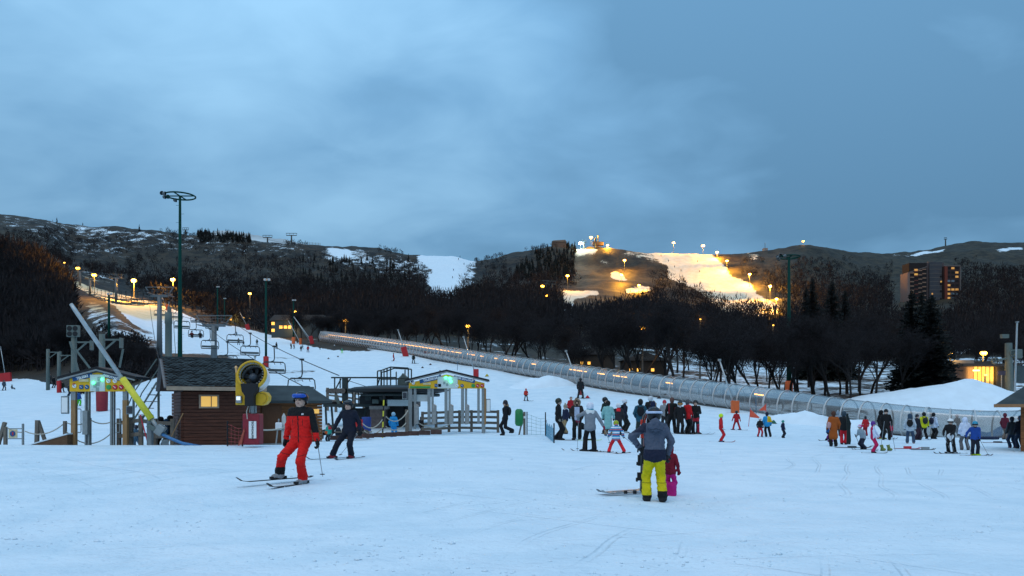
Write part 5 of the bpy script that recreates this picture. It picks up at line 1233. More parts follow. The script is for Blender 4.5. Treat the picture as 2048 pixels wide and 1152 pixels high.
# right-hand floodlit piste and hilltop
for px, py, Y, pw, lab, sz, w in ((1182, 475, 705, 70000, 'bright sodium lamp on the hilltop station', 1.5, None), (1161, 487, 700, 30000, 'white floodlight left of the hilltop station', 1.7, W_), (1215, 491, 700, 70000, 'small pale lamp right of the hilltop station', 1.1, None), (1347, 486, 690, 55000, 'tall pole lamp at the head of the floodlit piste', 1.3, None), (1406, 492, 690, 110000, 'brightest twin lamp on the skyline over the floodlit piste', 1.6, None), (1434, 505, -14, 110000, 'skyline lamp at the right corner of the floodlit piste', 1.2, None),
                          (1454, 522, -26, 150000, 'lamp on the right edge of the floodlit piste, below the skyline', 1.0, None), (1499, 549, -26, 150000, 'lamp halfway down the right edge of the floodlit piste', 1.0, None), (1540, 573, -26, 140000, 'lamp near the foot of the floodlit piste', 1.0, None), (1553, 599, -22, 60000, 'lowest lamp of the floodlit piste', .9, None), (1606, 483, 700, 3000, 'lone lamp on the grassy summit at the right', 1.1, None),
                          (1249, 521, -22, 90000, 'lamp on the brown slope right of the lit grass', 1.3, None), (1243, 550, -16, 60000, 'low lamp on the lit grass slope', 1.0, None), (1135, 552, -30, 25000, 'lamp above the wood left of the lit snow shelf', 1.1, None), (1085, 573, -26, 5000, 'lamp in the wood left of the twin T poles', 1.1, None), (1093, 592, 420, 1800, 'faint lamp below the wood lamp', .6, None), (1278, 571, -13, 40000, 'lamp on the lit snow shelf in the wood', .9, None)):
    lit_lamp(px, py, lab, Y, power=pw, size=sz, mat=w or sodium, col=(.75, 1, .9) if w else (1, .43, .03))
# left-hand floodlit piste
for px, py, Y, pw, lab, sz in ((268, 562, -42, 130000, 'bright sodium lamp over the left piste, left of the slim pylon', 1.15), (346, 560, -50, 110000, 'bright sodium lamp over the left piste beside the green mast', 1.15), (189, 551, -44, 12000, 'sodium lamp on the far chairlift pylon at the left', 1.0), (156, 537, -40, 1200, 'sodium lamp lighting the head of the left piste', 1.0), (129, 526, 400, 60, 'tiny orange light in the wood at the far left', .45)):
    lit_lamp(px, py, lab, Y, power=pw, size=sz, col=(1, .43, .03))
# road lamps among the trees
for px, py, Y, pw, lab, sz in ((691, 642, 215, 2600, 'round street lamp in the wood right of the tunnel head', .65), (936, 654, 150, 2000, 'street lamp in the wood above the middle tunnel', .5), (1285, 657, 118, 2200, 'street lamp among the trees behind the tunnel', .42), (590, 624, 240, 500, 'small street lamp above the blue shed', .4), (500, 588, 330, 1500, 'orange lamp high in the wood above the upper piste', .7), (1966, 708, 120, 1500, 'orange lamp over the lodge roof', .5), (1900, 710, 105, 700, 'small lamp at the edge of the black firs', .3), (1970, 752, 98, 260, 'low lamp beside the lodge door', .2), (1400, 640, 130, 250, 'tiny point of light deep in the right wood', .14), (1546, 652, 135, 250, 'tiny point of light left of the right green mast', .14)):
    lit_lamp(px, py, lab, Y, power=pw, size=sz, group='street lamps in the wood', pole=False)

# ------------------------------------------------------------------ hilltop structures
def tpole(px, Y, top, label, w=5.0, name='ridge_pylon'):
    c = at(px, Y, -.5); h = zz(top, Y) - c.z; o = thing(name, label, 'pylon', c, group='pylons on the ridge'); m = M('ridge_steel', (.06, .07, .07), .6)
    MB().tube([(0, 0, 0), (0, 0, h)], [.8, .6], 8).build('column', m, o)
    MB().box((0, 0, h - .4), (w, .5, .6)).build('cross_arm', m, o); MB().box((0, 0, h + 1.6), (w * 1.05, .3, .4)).build('frame_bar', m, o)
    for s in (-1, -.33, .33, 1): MB().bar((s * w * .5, 0, h - .4), (s * w * .52, 0, h + 1.6), .22).build('frame_post', m, o)
tpole(535, 700, 474, 'twin armed lift pylon on the left skyline', 8.5); tpole(583, 690, 470, 'larger twin armed lift pylon right of the first on the skyline', 9.5); tpole(371, 705, 459, 'tiny pylon on the skyline right of the tall green mast', 5.5)
tpole(1168, 700, 484, 'T shaped pylon between the white floodlight and the bright hilltop lamp', 4); tpole(1190, 700, 486, 'T shaped pylon right of the bright hilltop lamp', 4); tpole(1091, 480, 566, 'left pole of the twin T poles above the wood', 4.5); tpole(1103, 485, 567, 'right pole of the twin T poles above the wood', 5); tpole(1891, 850, 478, 'antenna pylon on the right skyline', 3)
for px, py, Y, lab in ((588, 485, 690, 'gondola cabin under the larger skyline pylon'), (604, 491, 690, 'gondola cabin right of the skyline pylons')):
    c = P(px, py, Y); o = thing('gondola_cabin', lab, 'gondola', c, group='gondola cabins on the skyline'); MB().box((0, 0, -1.2), (3.0, 2.2, 2.6)).build('cabin', M('cabin_dark', (.04, .05, .06), .5), o, bevel=.3); MB().bar((0, 0, 0), (0, 0, 3.5), .2).build('hanger', M('ridge_steel', (0, 0, 0)), o)
rope('lift_cable', 'gondola cable along the left skyline', P(535, 479, 700), P(640, 494, 690), 1, .12)
c = at(1118, 712); o = thing('hilltop_chalet', 'low building on the hilltop among conifers left of the floodlit slope', 'building', c); MB().box((0, 0, 2.5), (13, 7, 6)).build('wall', M('dark_render', (.08, .07, .065), .8), o); MB().prism([(-7, 5.4), (7, 5.4), (5.6, 7.2), (-5.6, 6.6)], -4, 4).build('roof', M('grey_roof', (.12, .12, .12), .8), o)
c = at(1196, 702); o = thing('hilltop_station', 'lamplit lift station on the hilltop at the head of the lit grass slope', 'lift station', c)
MB().box((0, 0, 3), (10, 5, 3)).build('cabin', M('ridge_wood', (.12, .09, .06), .8), o); MB().box((-2.5, 0, 6), (1.4, 1.4, 6)).build('tower', M('ridge_steel', (0, 0, 0)), o); MB().cyl((0, 0, 4), (0, 0, 11), .55, .5).build('pillar', yellow_m, o)
c = at(1530, 712); o = thing('summit_cairn', 'small stone cairn with a mast on the right summit', 'cairn', c); MB().box((0, 0, 1.6), (4, 4, 4.2)).build('cairn_block', concrete, o); MB().cyl((0, 0, 3.6), (0, 0, 9), .22).build('mast', M('ridge_steel', (0, 0, 0)), o)
for a, b, lab in (((610, 493), (640, 494), 'snow fence along the left skyline'),):
    c = at(a[0], 690); o = thing('snow_fence', lab, 'fence', c)
    for j in range(11): p = at(a[0] + j * 3, 690) - c; MB().box((p.x, p.y, p.z + .8), (.3, .3, 2.6)).build('stake', M('ridge_wood', (0, 0, 0)), o)
for j, px in enumerate((18, 32, 52, 72, 84, 96, 108)):
    c = at(px, 705, -.3); oo = MB().bar((0, 0, 0), (-1.6, 0, 4.6), .25).build('ridge_stake', M('ridge_wood', (0, 0, 0))); oo.location = c; tag(oo, 'thin leaning stake in the row on the left skyline', 'stake', 'leaning stakes on the left skyline')
# far hill in the cloud
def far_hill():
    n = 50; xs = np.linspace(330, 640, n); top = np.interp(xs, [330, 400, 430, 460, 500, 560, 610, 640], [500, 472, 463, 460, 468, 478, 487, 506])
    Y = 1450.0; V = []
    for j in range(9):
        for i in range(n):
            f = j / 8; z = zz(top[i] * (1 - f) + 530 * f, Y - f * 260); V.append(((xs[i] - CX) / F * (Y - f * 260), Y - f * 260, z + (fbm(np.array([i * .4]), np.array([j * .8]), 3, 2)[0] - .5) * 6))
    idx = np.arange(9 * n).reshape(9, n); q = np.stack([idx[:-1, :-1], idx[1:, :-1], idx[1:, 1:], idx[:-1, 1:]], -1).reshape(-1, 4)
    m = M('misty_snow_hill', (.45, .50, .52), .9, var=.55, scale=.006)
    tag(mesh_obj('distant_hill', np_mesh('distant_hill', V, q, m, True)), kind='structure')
far_hill()

# ------------------------------------------------------------------ apartment tower
def tower():
    Y = 520.0; k = Y / F; c = P(1856, HZ, Y); c.z = zz(640, Y); root = thing('apartment_tower', 'tall apartment block with orange lit windows on the hillside at the right', 'building', c)
    X = lambda px: (px - 1856) * k
    Z = lambda py: zz(py, Y) - c.z
    tw_lit = M('tower_lit_window', (.5, .3, .1), .4, emis=(1, .42, .07), estr=.42)
    red = M('brick_red_panel', (.13, .045, .035), .8, var=.15, scale=.3); grey = M('tower_grey', (.060, .064, .075), .8, var=.1, scale=.3); pale = M('tower_edge', (.13, .115, .11), .8); dark = M('tower_recess', (.018, .015, .016), .9)
    MB().box(((X(1806) + X(1841)) / 2, -3.4, Z(536) / 2 + 1), (X(1841) - X(1806), 9, Z(536) + 2)).build('left_wing', dark, root)
    MB().add([(X(1806), -8, Z(548)), (X(1841), -8, Z(537)), (X(1841), 1, Z(537)), (X(1806), 1, Z(548)), (X(1806), -8, Z(549.5)), (X(1841), -8, Z(538.5)), (X(1841), 1, Z(538.5)), (X(1806), 1, Z(549.5))], [(0, 1, 2, 3), (0, 4, 5, 1), (0, 3, 7, 4)]).build('left_roof_edge', pale, root)
    MB().box((X(1805), -3.4, Z(549) / 2), (1.6, 9.4, Z(549))).build('left_gable', M('tower_gable', (.20, .14, .12), .8), root)
    MB().box(((X(1832) + X(1878)) / 2 + 1, .5, Z(528) / 2), (X(1877) - X(1832), 10, Z(528))).build('core_block', M('core_red_grey', (.10, .075, .075), .8), root)
    MB().box(((X(1850) + X(1875)) / 2, -4.9, Z(527) / 2), (X(1875) - X(1850), 1.2, Z(527))).build('stair_core', grey, root)
    MB().box(((X(1877) + X(1907)) / 2, -3.2, Z(536) / 2), (X(1907) - X(1877), 9, Z(536))).build('right_wing', M('right_wing_dark', (.045, .025, .025), .8), root)
    MB().box((X(1879), -7.9, Z(536) / 2), (1.8, .5, Z(536))).build('red_pier', M('orange_red_pier', (.16, .04, .025), .8), root)
    MB().box(((X(1877) + X(1907)) / 2, -7.9, Z(536)), (X(1907) - X(1876), .6, .8)).build('right_roof_edge', pale, root); MB().box((X(1907), -7.9, Z(536) / 2), (.7, .6, Z(536))).build('corner_trim', pale, root)
    for j in range(11): MB().box(((X(1850) + X(1875)) / 2, -5.55, Z(533 + j * 8.2)), (X(1875) - X(1850), .12, .35)).build('floor_band', M('tower_edge', (0, 0, 0)), root)
    rr = random.Random(5)
    lit_r = {(0, 1), (1, 2), (2, 2), (4, 0), (5, 0), (5, 1), (5, 2), (6, 0), (7, 0)}
    for r in range(10):
        for cc in range(3):
            x = X(1884.5 + cc * 8); z = Z(540.5 + r * 8.4)
            on_ = (r, cc) in lit_r
            MB().box((x, -7.75, z), (2.0, .25, 1.35)).build('window', tw_lit if on_ else M('blue_grey_pane', (.16, .21, .25), .3) if rr.random() < .55 and r < 9 else dark, root)
    for r in range(9):
        for cc in range(4):
            x0 = 1809 + cc * 8; y = 550 - cc * 2.4 + r * 8.6
            MB().box((X(x0 + 2.8), -8.0, Z(y)), (2.5, .5, .75)).build('balcony_front', M('balcony_pale', (.26, .16, .11), .8) if cc != 1 else red, root)
            if (r, cc) in {(0, 1), (5, 0), (1, 1)}: MB().box((X(x0 + 2.6), -8.0, Z(y - 3.5)), (2.2, .3, 1.3)).build('window', tw_lit if (r, cc) != (1, 1) else lit_dim, root)
    for y in (556, 571, 585, 600): MB().box((X(1872.5), -5.6, Z(y)), (1.2, .2, 1.3)).build('stair_window', dark, root)
    MB().box((X(1873), -5.62, Z(566)), (1.0, .2, 1.0)).build('stair_window', lit_dim, root); MB().box((X(1855.5), -5.62, Z(590)), (.9, .2, 1.1)).build('stair_window', tw_lit, root)
    MB().box((X(1834), -4.7, Z(529) / 2), (2.2, 1.4, Z(529))).build('lift_shaft', M('core_red_grey', (0, 0, 0)), root)
    for x in (1853, 1859): MB().box((X(x), -3, Z(526.2)), (1.5, 1.5, 1)).build('roof_vent', pale, root)
tower()
# ------------------------------------------------------------------ lodge, lift wheels, chalet at the right
def lodge():
    Y = 104.0; k = Y / F; c = P(1960, HZ, Y); c.z = gz(c.x, Y) - .4; root = thing('lodge', 'flat roofed wooden lodge with a bright yellow glass front behind the snow mound', 'building', c)
    X = lambda px: (px - 1960) * k
    Z = lambda py: zz(py, Y) - c.z
    brd = M('pale_lodge_boards', (.22, .14, .105), .8, var=.2, stretch=(6, 6, .3))
    for j in range(9): MB().box((X(1912 + j * 4), 0, Z(733) / 2), (3.9 * k, .3, Z(733))).build('wall_board', brd, root)
    MB().box(((X(1945) + X(2012)) / 2, 2.5, Z(733) / 2), (X(2012) - X(1908), 4.5, Z(733))).build('back_wall', M('lodge_inner', (.10, .075, .05), .8), root)
    for j, x in enumerate((1947, 1955, 1963, 1971, 1979)):
        MB().box((X(x + 3), -.05, Z(752)), (7.4 * k, .12, 2.7)).build('glass_pane', M(f'lit_glass_{j % 3}', (.5, .35, .1), .3, var=.5, scale=2.2, emis=(1, .66 + .05 * (j % 3), .16), estr=(.5, .3, .4)[j % 3]), root); MB().box((X(x - .9), -.12, Z(752)), (.09, .15, 2.9)).build('mullion', brd, root)
    MB().box((X(1951), -.16, Z(741)), (.9, .08, .18)).build('ceiling_light', M('yellow_tube', (1, .8, .2), .4, emis=(1, .8, .22), estr=6), root)
    MB().box((X(1998), 0, Z(752)), (14 * k, .3, 2.9)).build('end_wall', M('lodge_inner', (0, 0, 0)), root)
    MB().box((X(1962), 1.2, Z(731)), (X(2016) - X(1905), 7, .34)).build('roof', M('lodge_roof', (.05, .05, .05), .8), root)
    MB().box((X(1930), 1.2, Z(724)), (2.8, 2, .55)).build('roof_unit', M('pale_roof_unit', (.2, .2, .2), .7), root); MB().box((X(1960), 2, Z(725)), (5, 2, .5)).build('roof_unit', M('lodge_roof', (0, 0, 0)), root)
    li = bpy.data.lights.new('lodge_glow', 'AREA'); li.energy = 120; li.color = (1, .62, .16); li.size = 4; li.size_y = 2; li.shape = 'RECTANGLE'
    lo = bpy.data.objects.new('lodge_glow', li); COL.objects.link(lo); lo.parent = root; lo.location = (X(1962), -.4, Z(748)); lo.rotation_euler = (radians(90), 0, 0)
lodge()
def bull_wheels():
    Y = 98.0; k = Y / F; c = P(2018, HZ, Y); c.z = gz(c.x, Y) - .2; root = thing('lift_drive', 'grey green lift drive with two big wheels on a column at the right edge', 'lift drive', c)
    X = lambda px: (px - 2018) * k
    Z = lambda py: zz(py, Y) - c.z
    MB().tube([(X(2019), 0, 0), (X(2017), 0, Z(686))], [.5, .42], 10).build('column', gsteel, root)
    for (x, y, r) in ((1985, 722, .44), (2021, 707, .42)):
        MB().lathe([(r - .09, -.12), (r, -.12), (r, .12), (r - .09, .12)], (X(x), -.5, Z(y)), 'Y', 24).build('wheel', gsteel, root); MB().box((X(x), -.5, Z(y)), (r * 1.9, .08, .1)).build('wheel_spoke', gsteel, root); MB().box((X(x), -.5, Z(y)), (.1, .08, r * 1.9)).build('wheel_spoke', gsteel, root)
    MB().bar((X(1985), -.4, Z(722)), (X(2016), -.1, Z(716)), .22).build('arm', gsteel, root); MB().box((X(2034), 0, Z(708)), (1.0, .8, 1.2)).build('motor', gsteel, root, bevel=.1); MB().box((X(2012), .3, Z(672)), (.9, .5, .5)).build('camera_box', gsteel, root)
    MB().box((X(2038), .8, Z(727)), (2.4, 1.5, .12)).build('canopy', M('lodge_roof', (0, 0, 0)), root); MB().box((X(2040), .8, Z(748)), (2.0, 1.0, 2.2)).build('booth', M('booth_teal', (.05, .07, .075), .6), root)
    MB().box((X(1993), -1, Z(747)), (1.0, .08, .55)).build('sign', M('dark_sign', (.05, .04, .06), .5), root); MB().cyl((X(1993), -1, 0), (X(1993), -1, Z(750)), .05).build('sign_post', steel, root)
bull_wheels()
c = at(2028, 92); o = thing('flag_pole', 'pale leaning pole with a red foot pad at the right edge', 'pole', c); MB().tube([(0, 0, 0), (.38, 0, zz(644, 92) - c.z)], [.13, .10], 8).build('shaft', M('pale_pole', (.34, .37, .38), .5), o); MB().lathe([(.30, 0), (.30, 1.6), (.001, 1.62)], (0, 0, .2), 'Z', 12).build('crash_pad', red_pad, o)
MB().box((.38, 0, zz(644, 92) - c.z), (.3, .3, .15)).build('cap', steel, o)
def chalet():
    Y = 30.0; c = P(1990, HZ, Y); c.z = 0; root = thing('chalet_kiosk', 'timber kiosk with a dark shingle roof cut by the right edge', 'kiosk', c, radians(-35))
    z0, z1 = zz(809, Y), zz(768, Y) + .35
    MB().add([(0, 0, z0), (5, 0, z0), (5, 2, z1), (1.5, 2, z1), (0, 4, z0), (5, 4, z0)], [(0, 1, 2, 3), (0, 3, 4), (4, 3, 2, 5)]).build('roof', shingle_m, root)
    MB().box((2.5, -.01, z0 - .05), (5.04, .06, .13)).build('fascia', M('warm_fascia', (.30, .15, .07), .7), root); MB().box((-.01, 2, z0 - .05), (.06, 4, .13)).build('fascia', M('warm_fascia', (0, 0, 0)), root)
    MB().add([(0, 0, z0 - .03), (5, 0, z0 - .03), (5, 4, z0 - .03), (0, 4, z0 - .03)], [(0, 1, 2, 3)]).build('soffit', log_o, root)
    for j in range(13): MB().box((2.9, .8, .1 + j * .145), (4.0, .12, .135)).build('log', log_o, root)
    MB().box((.92, .72, .95), (.16, .16, 1.9)).build('corner_post', log_o, root)
chalet()
# lit houses glimpsed between the trunks
for px, Y, w, h, lab, wins in ((600, 232, 17, 5.5, 'blue grey shed with lit orange windows behind the snow lances', ((-5.6, 3.4), (-4.2, 3.4), (-2.9, 3.4), (-8, 4.5), (-8, 2.4))), (642, 236, 10, 5.0, 'house with lit orange windows behind the tunnel head', ((-3.8, 3.0), (-2.2, 2.2), (-.8, 2.2), (-3.8, 1.8), (2.6, 4.0))), (480, 350, 14, 6, 'house with small lit windows in the wood above the upper piste', ((-4, 3), (2, 4), (5, 3.4)))):
    c = at(px, Y, -.3); o = thing('lit_house', lab, 'house', c); MB().box((0, 2, h / 2), (w, 6, h)).build('wall', M('house_grey_blue', (.035, .055, .065), .8), o); MB().prism([(-w / 2 - .5, h), (w / 2 + .5, h), (w / 2 - 1, h + 1.6), (-w / 2 + 1, h + 1.6)], -1.6, 5.6).build('roof', M('lodge_roof', (0, 0, 0)), o)
    for x, z in wins: MB().box((x, -1.05, z), (.95, .12, .9)).build('window', M('orange_window', (.6, .3, .08), .4, emis=(1, .50, .08), estr=1.6), o)
    li = bpy.data.lights.new('window_glow', 'POINT'); li.energy = 700; li.color = (1, .5, .12); li.shadow_soft_size = 1.0; lo = bpy.data.objects.new('window_glow', li); COL.objects.link(lo); lo.parent = o; lo.location = (-2, -3, 3.5)
# a lit chalet low in the wood behind the tunnel
for px, Y, lab in ((1290, 138, 'low building with lit yellow windows between the trunks behind the tunnel'), (1190, 150, 'small hut with lit windows between the trunks behind the middle tunnel')):
    c = at(px, Y, -.3); o = thing('lit_house', lab, 'house', c); MB().box((0, 2, 1.5), (8, 4, 3)).build('wall', M('house_brown', (.035, .028, .022), .8), o); MB().prism([(-4.5, 3), (4.5, 3), (0, 4.6)], -.4, 4.4).build('roof', M('lodge_roof', (0, 0, 0)), o)
    for x in (-2.6, -1.2, 1.4): MB().box((x, -.05, 1.3), (.55, .12, .55)).build('window', M('orange_window', (0, 0, 0)), o)
# small things on the snow
def cone(px, py, label, col, y0=30, y1=200, s=.22, cat='marker'):
    c = hit(px, py, y0, y1); o = thing('marker_cone', label, cat, c, group='small markers on the snow'); MB().lathe([(s, 0), (s * .9, s * .4), (s * .25, s * 1.25), (.001, s * 1.3)], (0, 0, 0), 'Z', 12).build('cone', C(col), o, True); MB().lathe([(s * 1.25, 0), (s * 1.25, .03), (s, .03)], (0, 0, 0), 'Z', 12).build('base', C(col), o)
cone(1547, 847, 'dark green marker on the snow right of the orange flag', '1c5a4a'); cone(1175, 796, 'small red marker on the snow behind the fur hooded woman', 'c02030', 60); cone(974, 753, 'yellow marker ball on the slope right of the chairlift gate roof', 'b0a020', 60, s=.25)
for px, py, lab in ((657, 718, 'dark marker on the upper slope, leftmost of five'), (676, 714, 'dark marker on the upper slope left of the small red skier'), (845, 736, 'dark marker just above the chairlift gate roof'), (861, 730, 'dark marker on the slope left of the white clad skier'), (1318, 797, 'dark marker at the tunnel foot behind the crowd')):
    cone(px, py, lab, '3a2a2a', 60, s=.2)
def flag():
    c = hit(1497, 853, 40, 70); o = thing('slope_flag', 'orange pennant on a thin pole beside the ski school children', 'flag', c)
    k = c.y / F; MB().tube([(0, 0, 0), (.16, 0, 1.45)], .02, 6).build('pole', red_s, o); MB().add([(.13, 0, 1.35), (.12, .01, .72), (1.0, .05, .62), (.13, .02, 1.35), (.12, .03, .72), (1.0, .07, .62)], [(0, 1, 2), (5, 4, 3)]).build('pennant', M('orange_cloth', (.70, .10, .05), .7), o)
    c = hit(1532, 840, 40, 70); o = thing('slope_flag', 'second orange pennant half hidden behind the blue and yellow instructor', 'flag', c); MB().tube([(0, 0, 0), (0, 0, 1.4)], .02, 6).build('pole', red_s, o); MB().add([(0, 0, 1.35), (0, 0, .8), (-.6, .05, .8), (0, .02, 1.35), (0, .02, .8), (-.6, .07, .8)], [(0, 1, 2), (5, 4, 3)]).build('pennant', M('orange_cloth', (0, 0, 0)), o)
flag()
for px, py, lab in ((1512, 828, 'thin dark stake left of the snow bank by the tunnel'), (1531, 826, 'thin blue stake in the snow bank by the tunnel'), (1010, 700, 'blue marker stake at the tunnel edge on the upper slope'), (915, 741, 'thin blue stake by the tunnel left of the square red pad')):
    c = hit(px, py, 40, 150); oo = MB().tube([(0, 0, -.1), (0, 0, 1.5)], .035, 6).build('marker_stake', M('blue_stake', (.06, .14, .22), .6)); oo.location = c; tag(oo, lab, 'stake', 'marker stakes by the tunnel')

# ------------------------------------------------------------------ people: one continuous surface per body
def surfnet(f, org, h):
    """naive surface nets on a scalar grid"""
    s = f < 0; nx, ny, nz = f.shape
    c = np.zeros((nx - 1, ny - 1, nz - 1), np.int8)
    for dx in (0, 1):
        for dy in (0, 1):
            for dz in (0, 1): c += s[dx:nx - 1 + dx, dy:ny - 1 + dy, dz:nz - 1 + dz]
    cell = (c > 0) & (c < 8); ids = np.full(cell.shape, -1, np.int64); I = np.argwhere(cell); ids[cell] = np.arange(len(I))
    acc = np.zeros((len(I), 3)); cnt = np.zeros(len(I))
    corners = [(a, b, d) for a in (0, 1) for b in (0, 1) for d in (0, 1)]
    for a in corners:
        for ax in range(3):
            if a[ax]: continue
            b = list(a); b[ax] = 1
            fa = f[I[:, 0] + a[0], I[:, 1] + a[1], I[:, 2] + a[2]]; fb = f[I[:, 0] + b[0], I[:, 1] + b[1], I[:, 2] + b[2]]
            m = (fa < 0) != (fb < 0); t = np.where(m, fa / np.where(m, fa - fb, 1), 0)
            p = np.tile(np.array(a, float), (len(I), 1)); p[:, ax] += t
            acc[m] += p[m]; cnt[m] += 1
    V = (I + acc / cnt[:, None]) * h + org
    Fs = []
    for ax in range(3):
        sl0 = [slice(None)] * 3; sl1 = [slice(None)] * 3; sl0[ax] = slice(0, -1); sl1[ax] = slice(1, None)
        e = s[tuple(sl0)] != s[tuple(sl1)]; E = np.argwhere(e)
        u, v = [k for k in range(3) if k != ax]
        E = E[(E[:, u] > 0) & (E[:, v] > 0) & (E[:, u] < f.shape[u] - 1) & (E[:, v] < f.shape[v] - 1)]
        neg = s[E[:, 0], E[:, 1], E[:, 2]]
        q = []
        for du, dv in ((-1, -1), (0, -1), (0, 0), (-1, 0)):
            J = E.copy(); J[:, u] += du; J[:, v] += dv; q.append(ids[J[:, 0], J[:, 1], J[:, 2]])
        q = np.stack(q, -1)
        flip = neg if ax != 1 else ~neg
        q[~flip] = q[~flip][:, ::-1]
        Fs.append(q)
    Fa = np.concatenate(Fs); Fa = Fa[(Fa >= 0).all(1)]
    return V, Fa
def sdf_mesh(caps, h, k=.012, wrinkle=0.0, seed=0, pad=.03):
    A = np.array([c[0] for c in caps]); B = np.array([c[1] for c in caps]); R = np.array([max(c[2], c[3]) for c in caps])
    lo = np.minimum(A - R[:, None], B - R[:, None]).min(0) - pad - h; hi = np.maximum(A + R[:, None], B + R[:, None]).max(0) + pad + h
    n = np.ceil((hi - lo) / h).astype(int) + 1
    g = np.stack(np.meshgrid(*[lo[i] + np.arange(n[i]) * h for i in range(3)], indexing='ij'), -1).astype(np.float32)
    F_ = None
    def dist(c, P_):
        a = np.array(c[0], np.float32); ba = np.array(c[1], np.float32) - a; L = max(float(ba @ ba), 1e-9)
        pa = P_ - a; t = np.clip((pa @ ba) / L, 0, 1); d = pa - t[..., None] * ba
        return np.sqrt((d * d).sum(-1)) - (c[2] + (c[3] - c[2]) * t)
    for c in caps:
        d = dist(c, g)
        if F_ is None: F_ = d
        else:
            hh = np.clip(.5 + .5 * (d - F_) / k, 0, 1); F_ = d + (F_ - d) * hh - k * hh * (1 - hh)
    if wrinkle:
        x, y, z = g[..., 0], g[..., 1], g[..., 2]
        F_ = F_ + wrinkle * (np.sin(z * 75 + 4 * np.sin(x * 22 + seed) + y * 12) * np.sin(x * 31 - z * 19 + seed) + .6 * np.sin(x * 60 + z * 33 + 3 * np.sin(y * 40 + seed)))
    V, Fa = surfnet(F_, lo, h)
    cen = V[Fa].mean(1)
    own = np.argmin(np.stack([dist(c, cen) for c in caps], 0), 0)
    return V, Fa, own, cen
def ik(A, T, l1, l2, pole):
    A, T, pole = Vector(A), Vector(T), Vector(pole); d = T - A; L = min(max(d.length, 1e-4), (l1 + l2) * .999); dr = d.normalized(); T = A + dr * L
    a = (l1 * l1 - l2 * l2 + L * L) / (2 * L); h = sqrt(max(l1 * l1 - a * a, 0)); p = pole - dr * pole.dot(dr)
    p = p.normalized() if p.length > 1e-5 else Vector((1, 0, 0))
    return A + dr * a + p * h, T
def ski_mesh(L, w, mat, parent, loc, ang, name='ski', tilt=0.0, mat2=None):
    prof = [(-.46, .012), (-.42, 0), (0, 0), (.36, 0), (.44, .015), (.50, .055)]; V = []
    for (x, z) in prof:
        ww = w * (1.0 if abs(x) > .3 else .82) * (.55 if x > .47 else 1)
        for s in (-.5, .5):
            for t in (0, .012): V.append((s * ww, -x * L, z * L + t))
    f = []
    for i in range(len(prof) - 1):
        o = i * 4; f += [(o, o + 4, o + 6, o + 2), (o + 1, o + 3, o + 7, o + 5), (o, o + 1, o + 5, o + 4), (o + 2, o + 6, o + 7, o + 3)]
    f += [(0, 2, 3, 1), (20, 21, 23, 22)]
    o = MB().add(V, f).build(name, mat, parent, True); o.location = loc; o.rotation_euler = (tilt, 0, ang)
    if L > 1.2: MB().box((0, .02, .045), (w * .8, L * .2, .05)).build('binding', black, o)
    return o
EYE = M('eye_dark', (.02, .015, .012), .4); LIP = M('lip', (.30, .10, .09), .6); SKIN = M('skin', (.52, .32, .24), .55, var=.06); GOG = M('goggle_lens', (.02, .03, .05), .12, spec=.7)
POLE_M = M('pole_alloy', (.32, .33, .34), .35, .6)
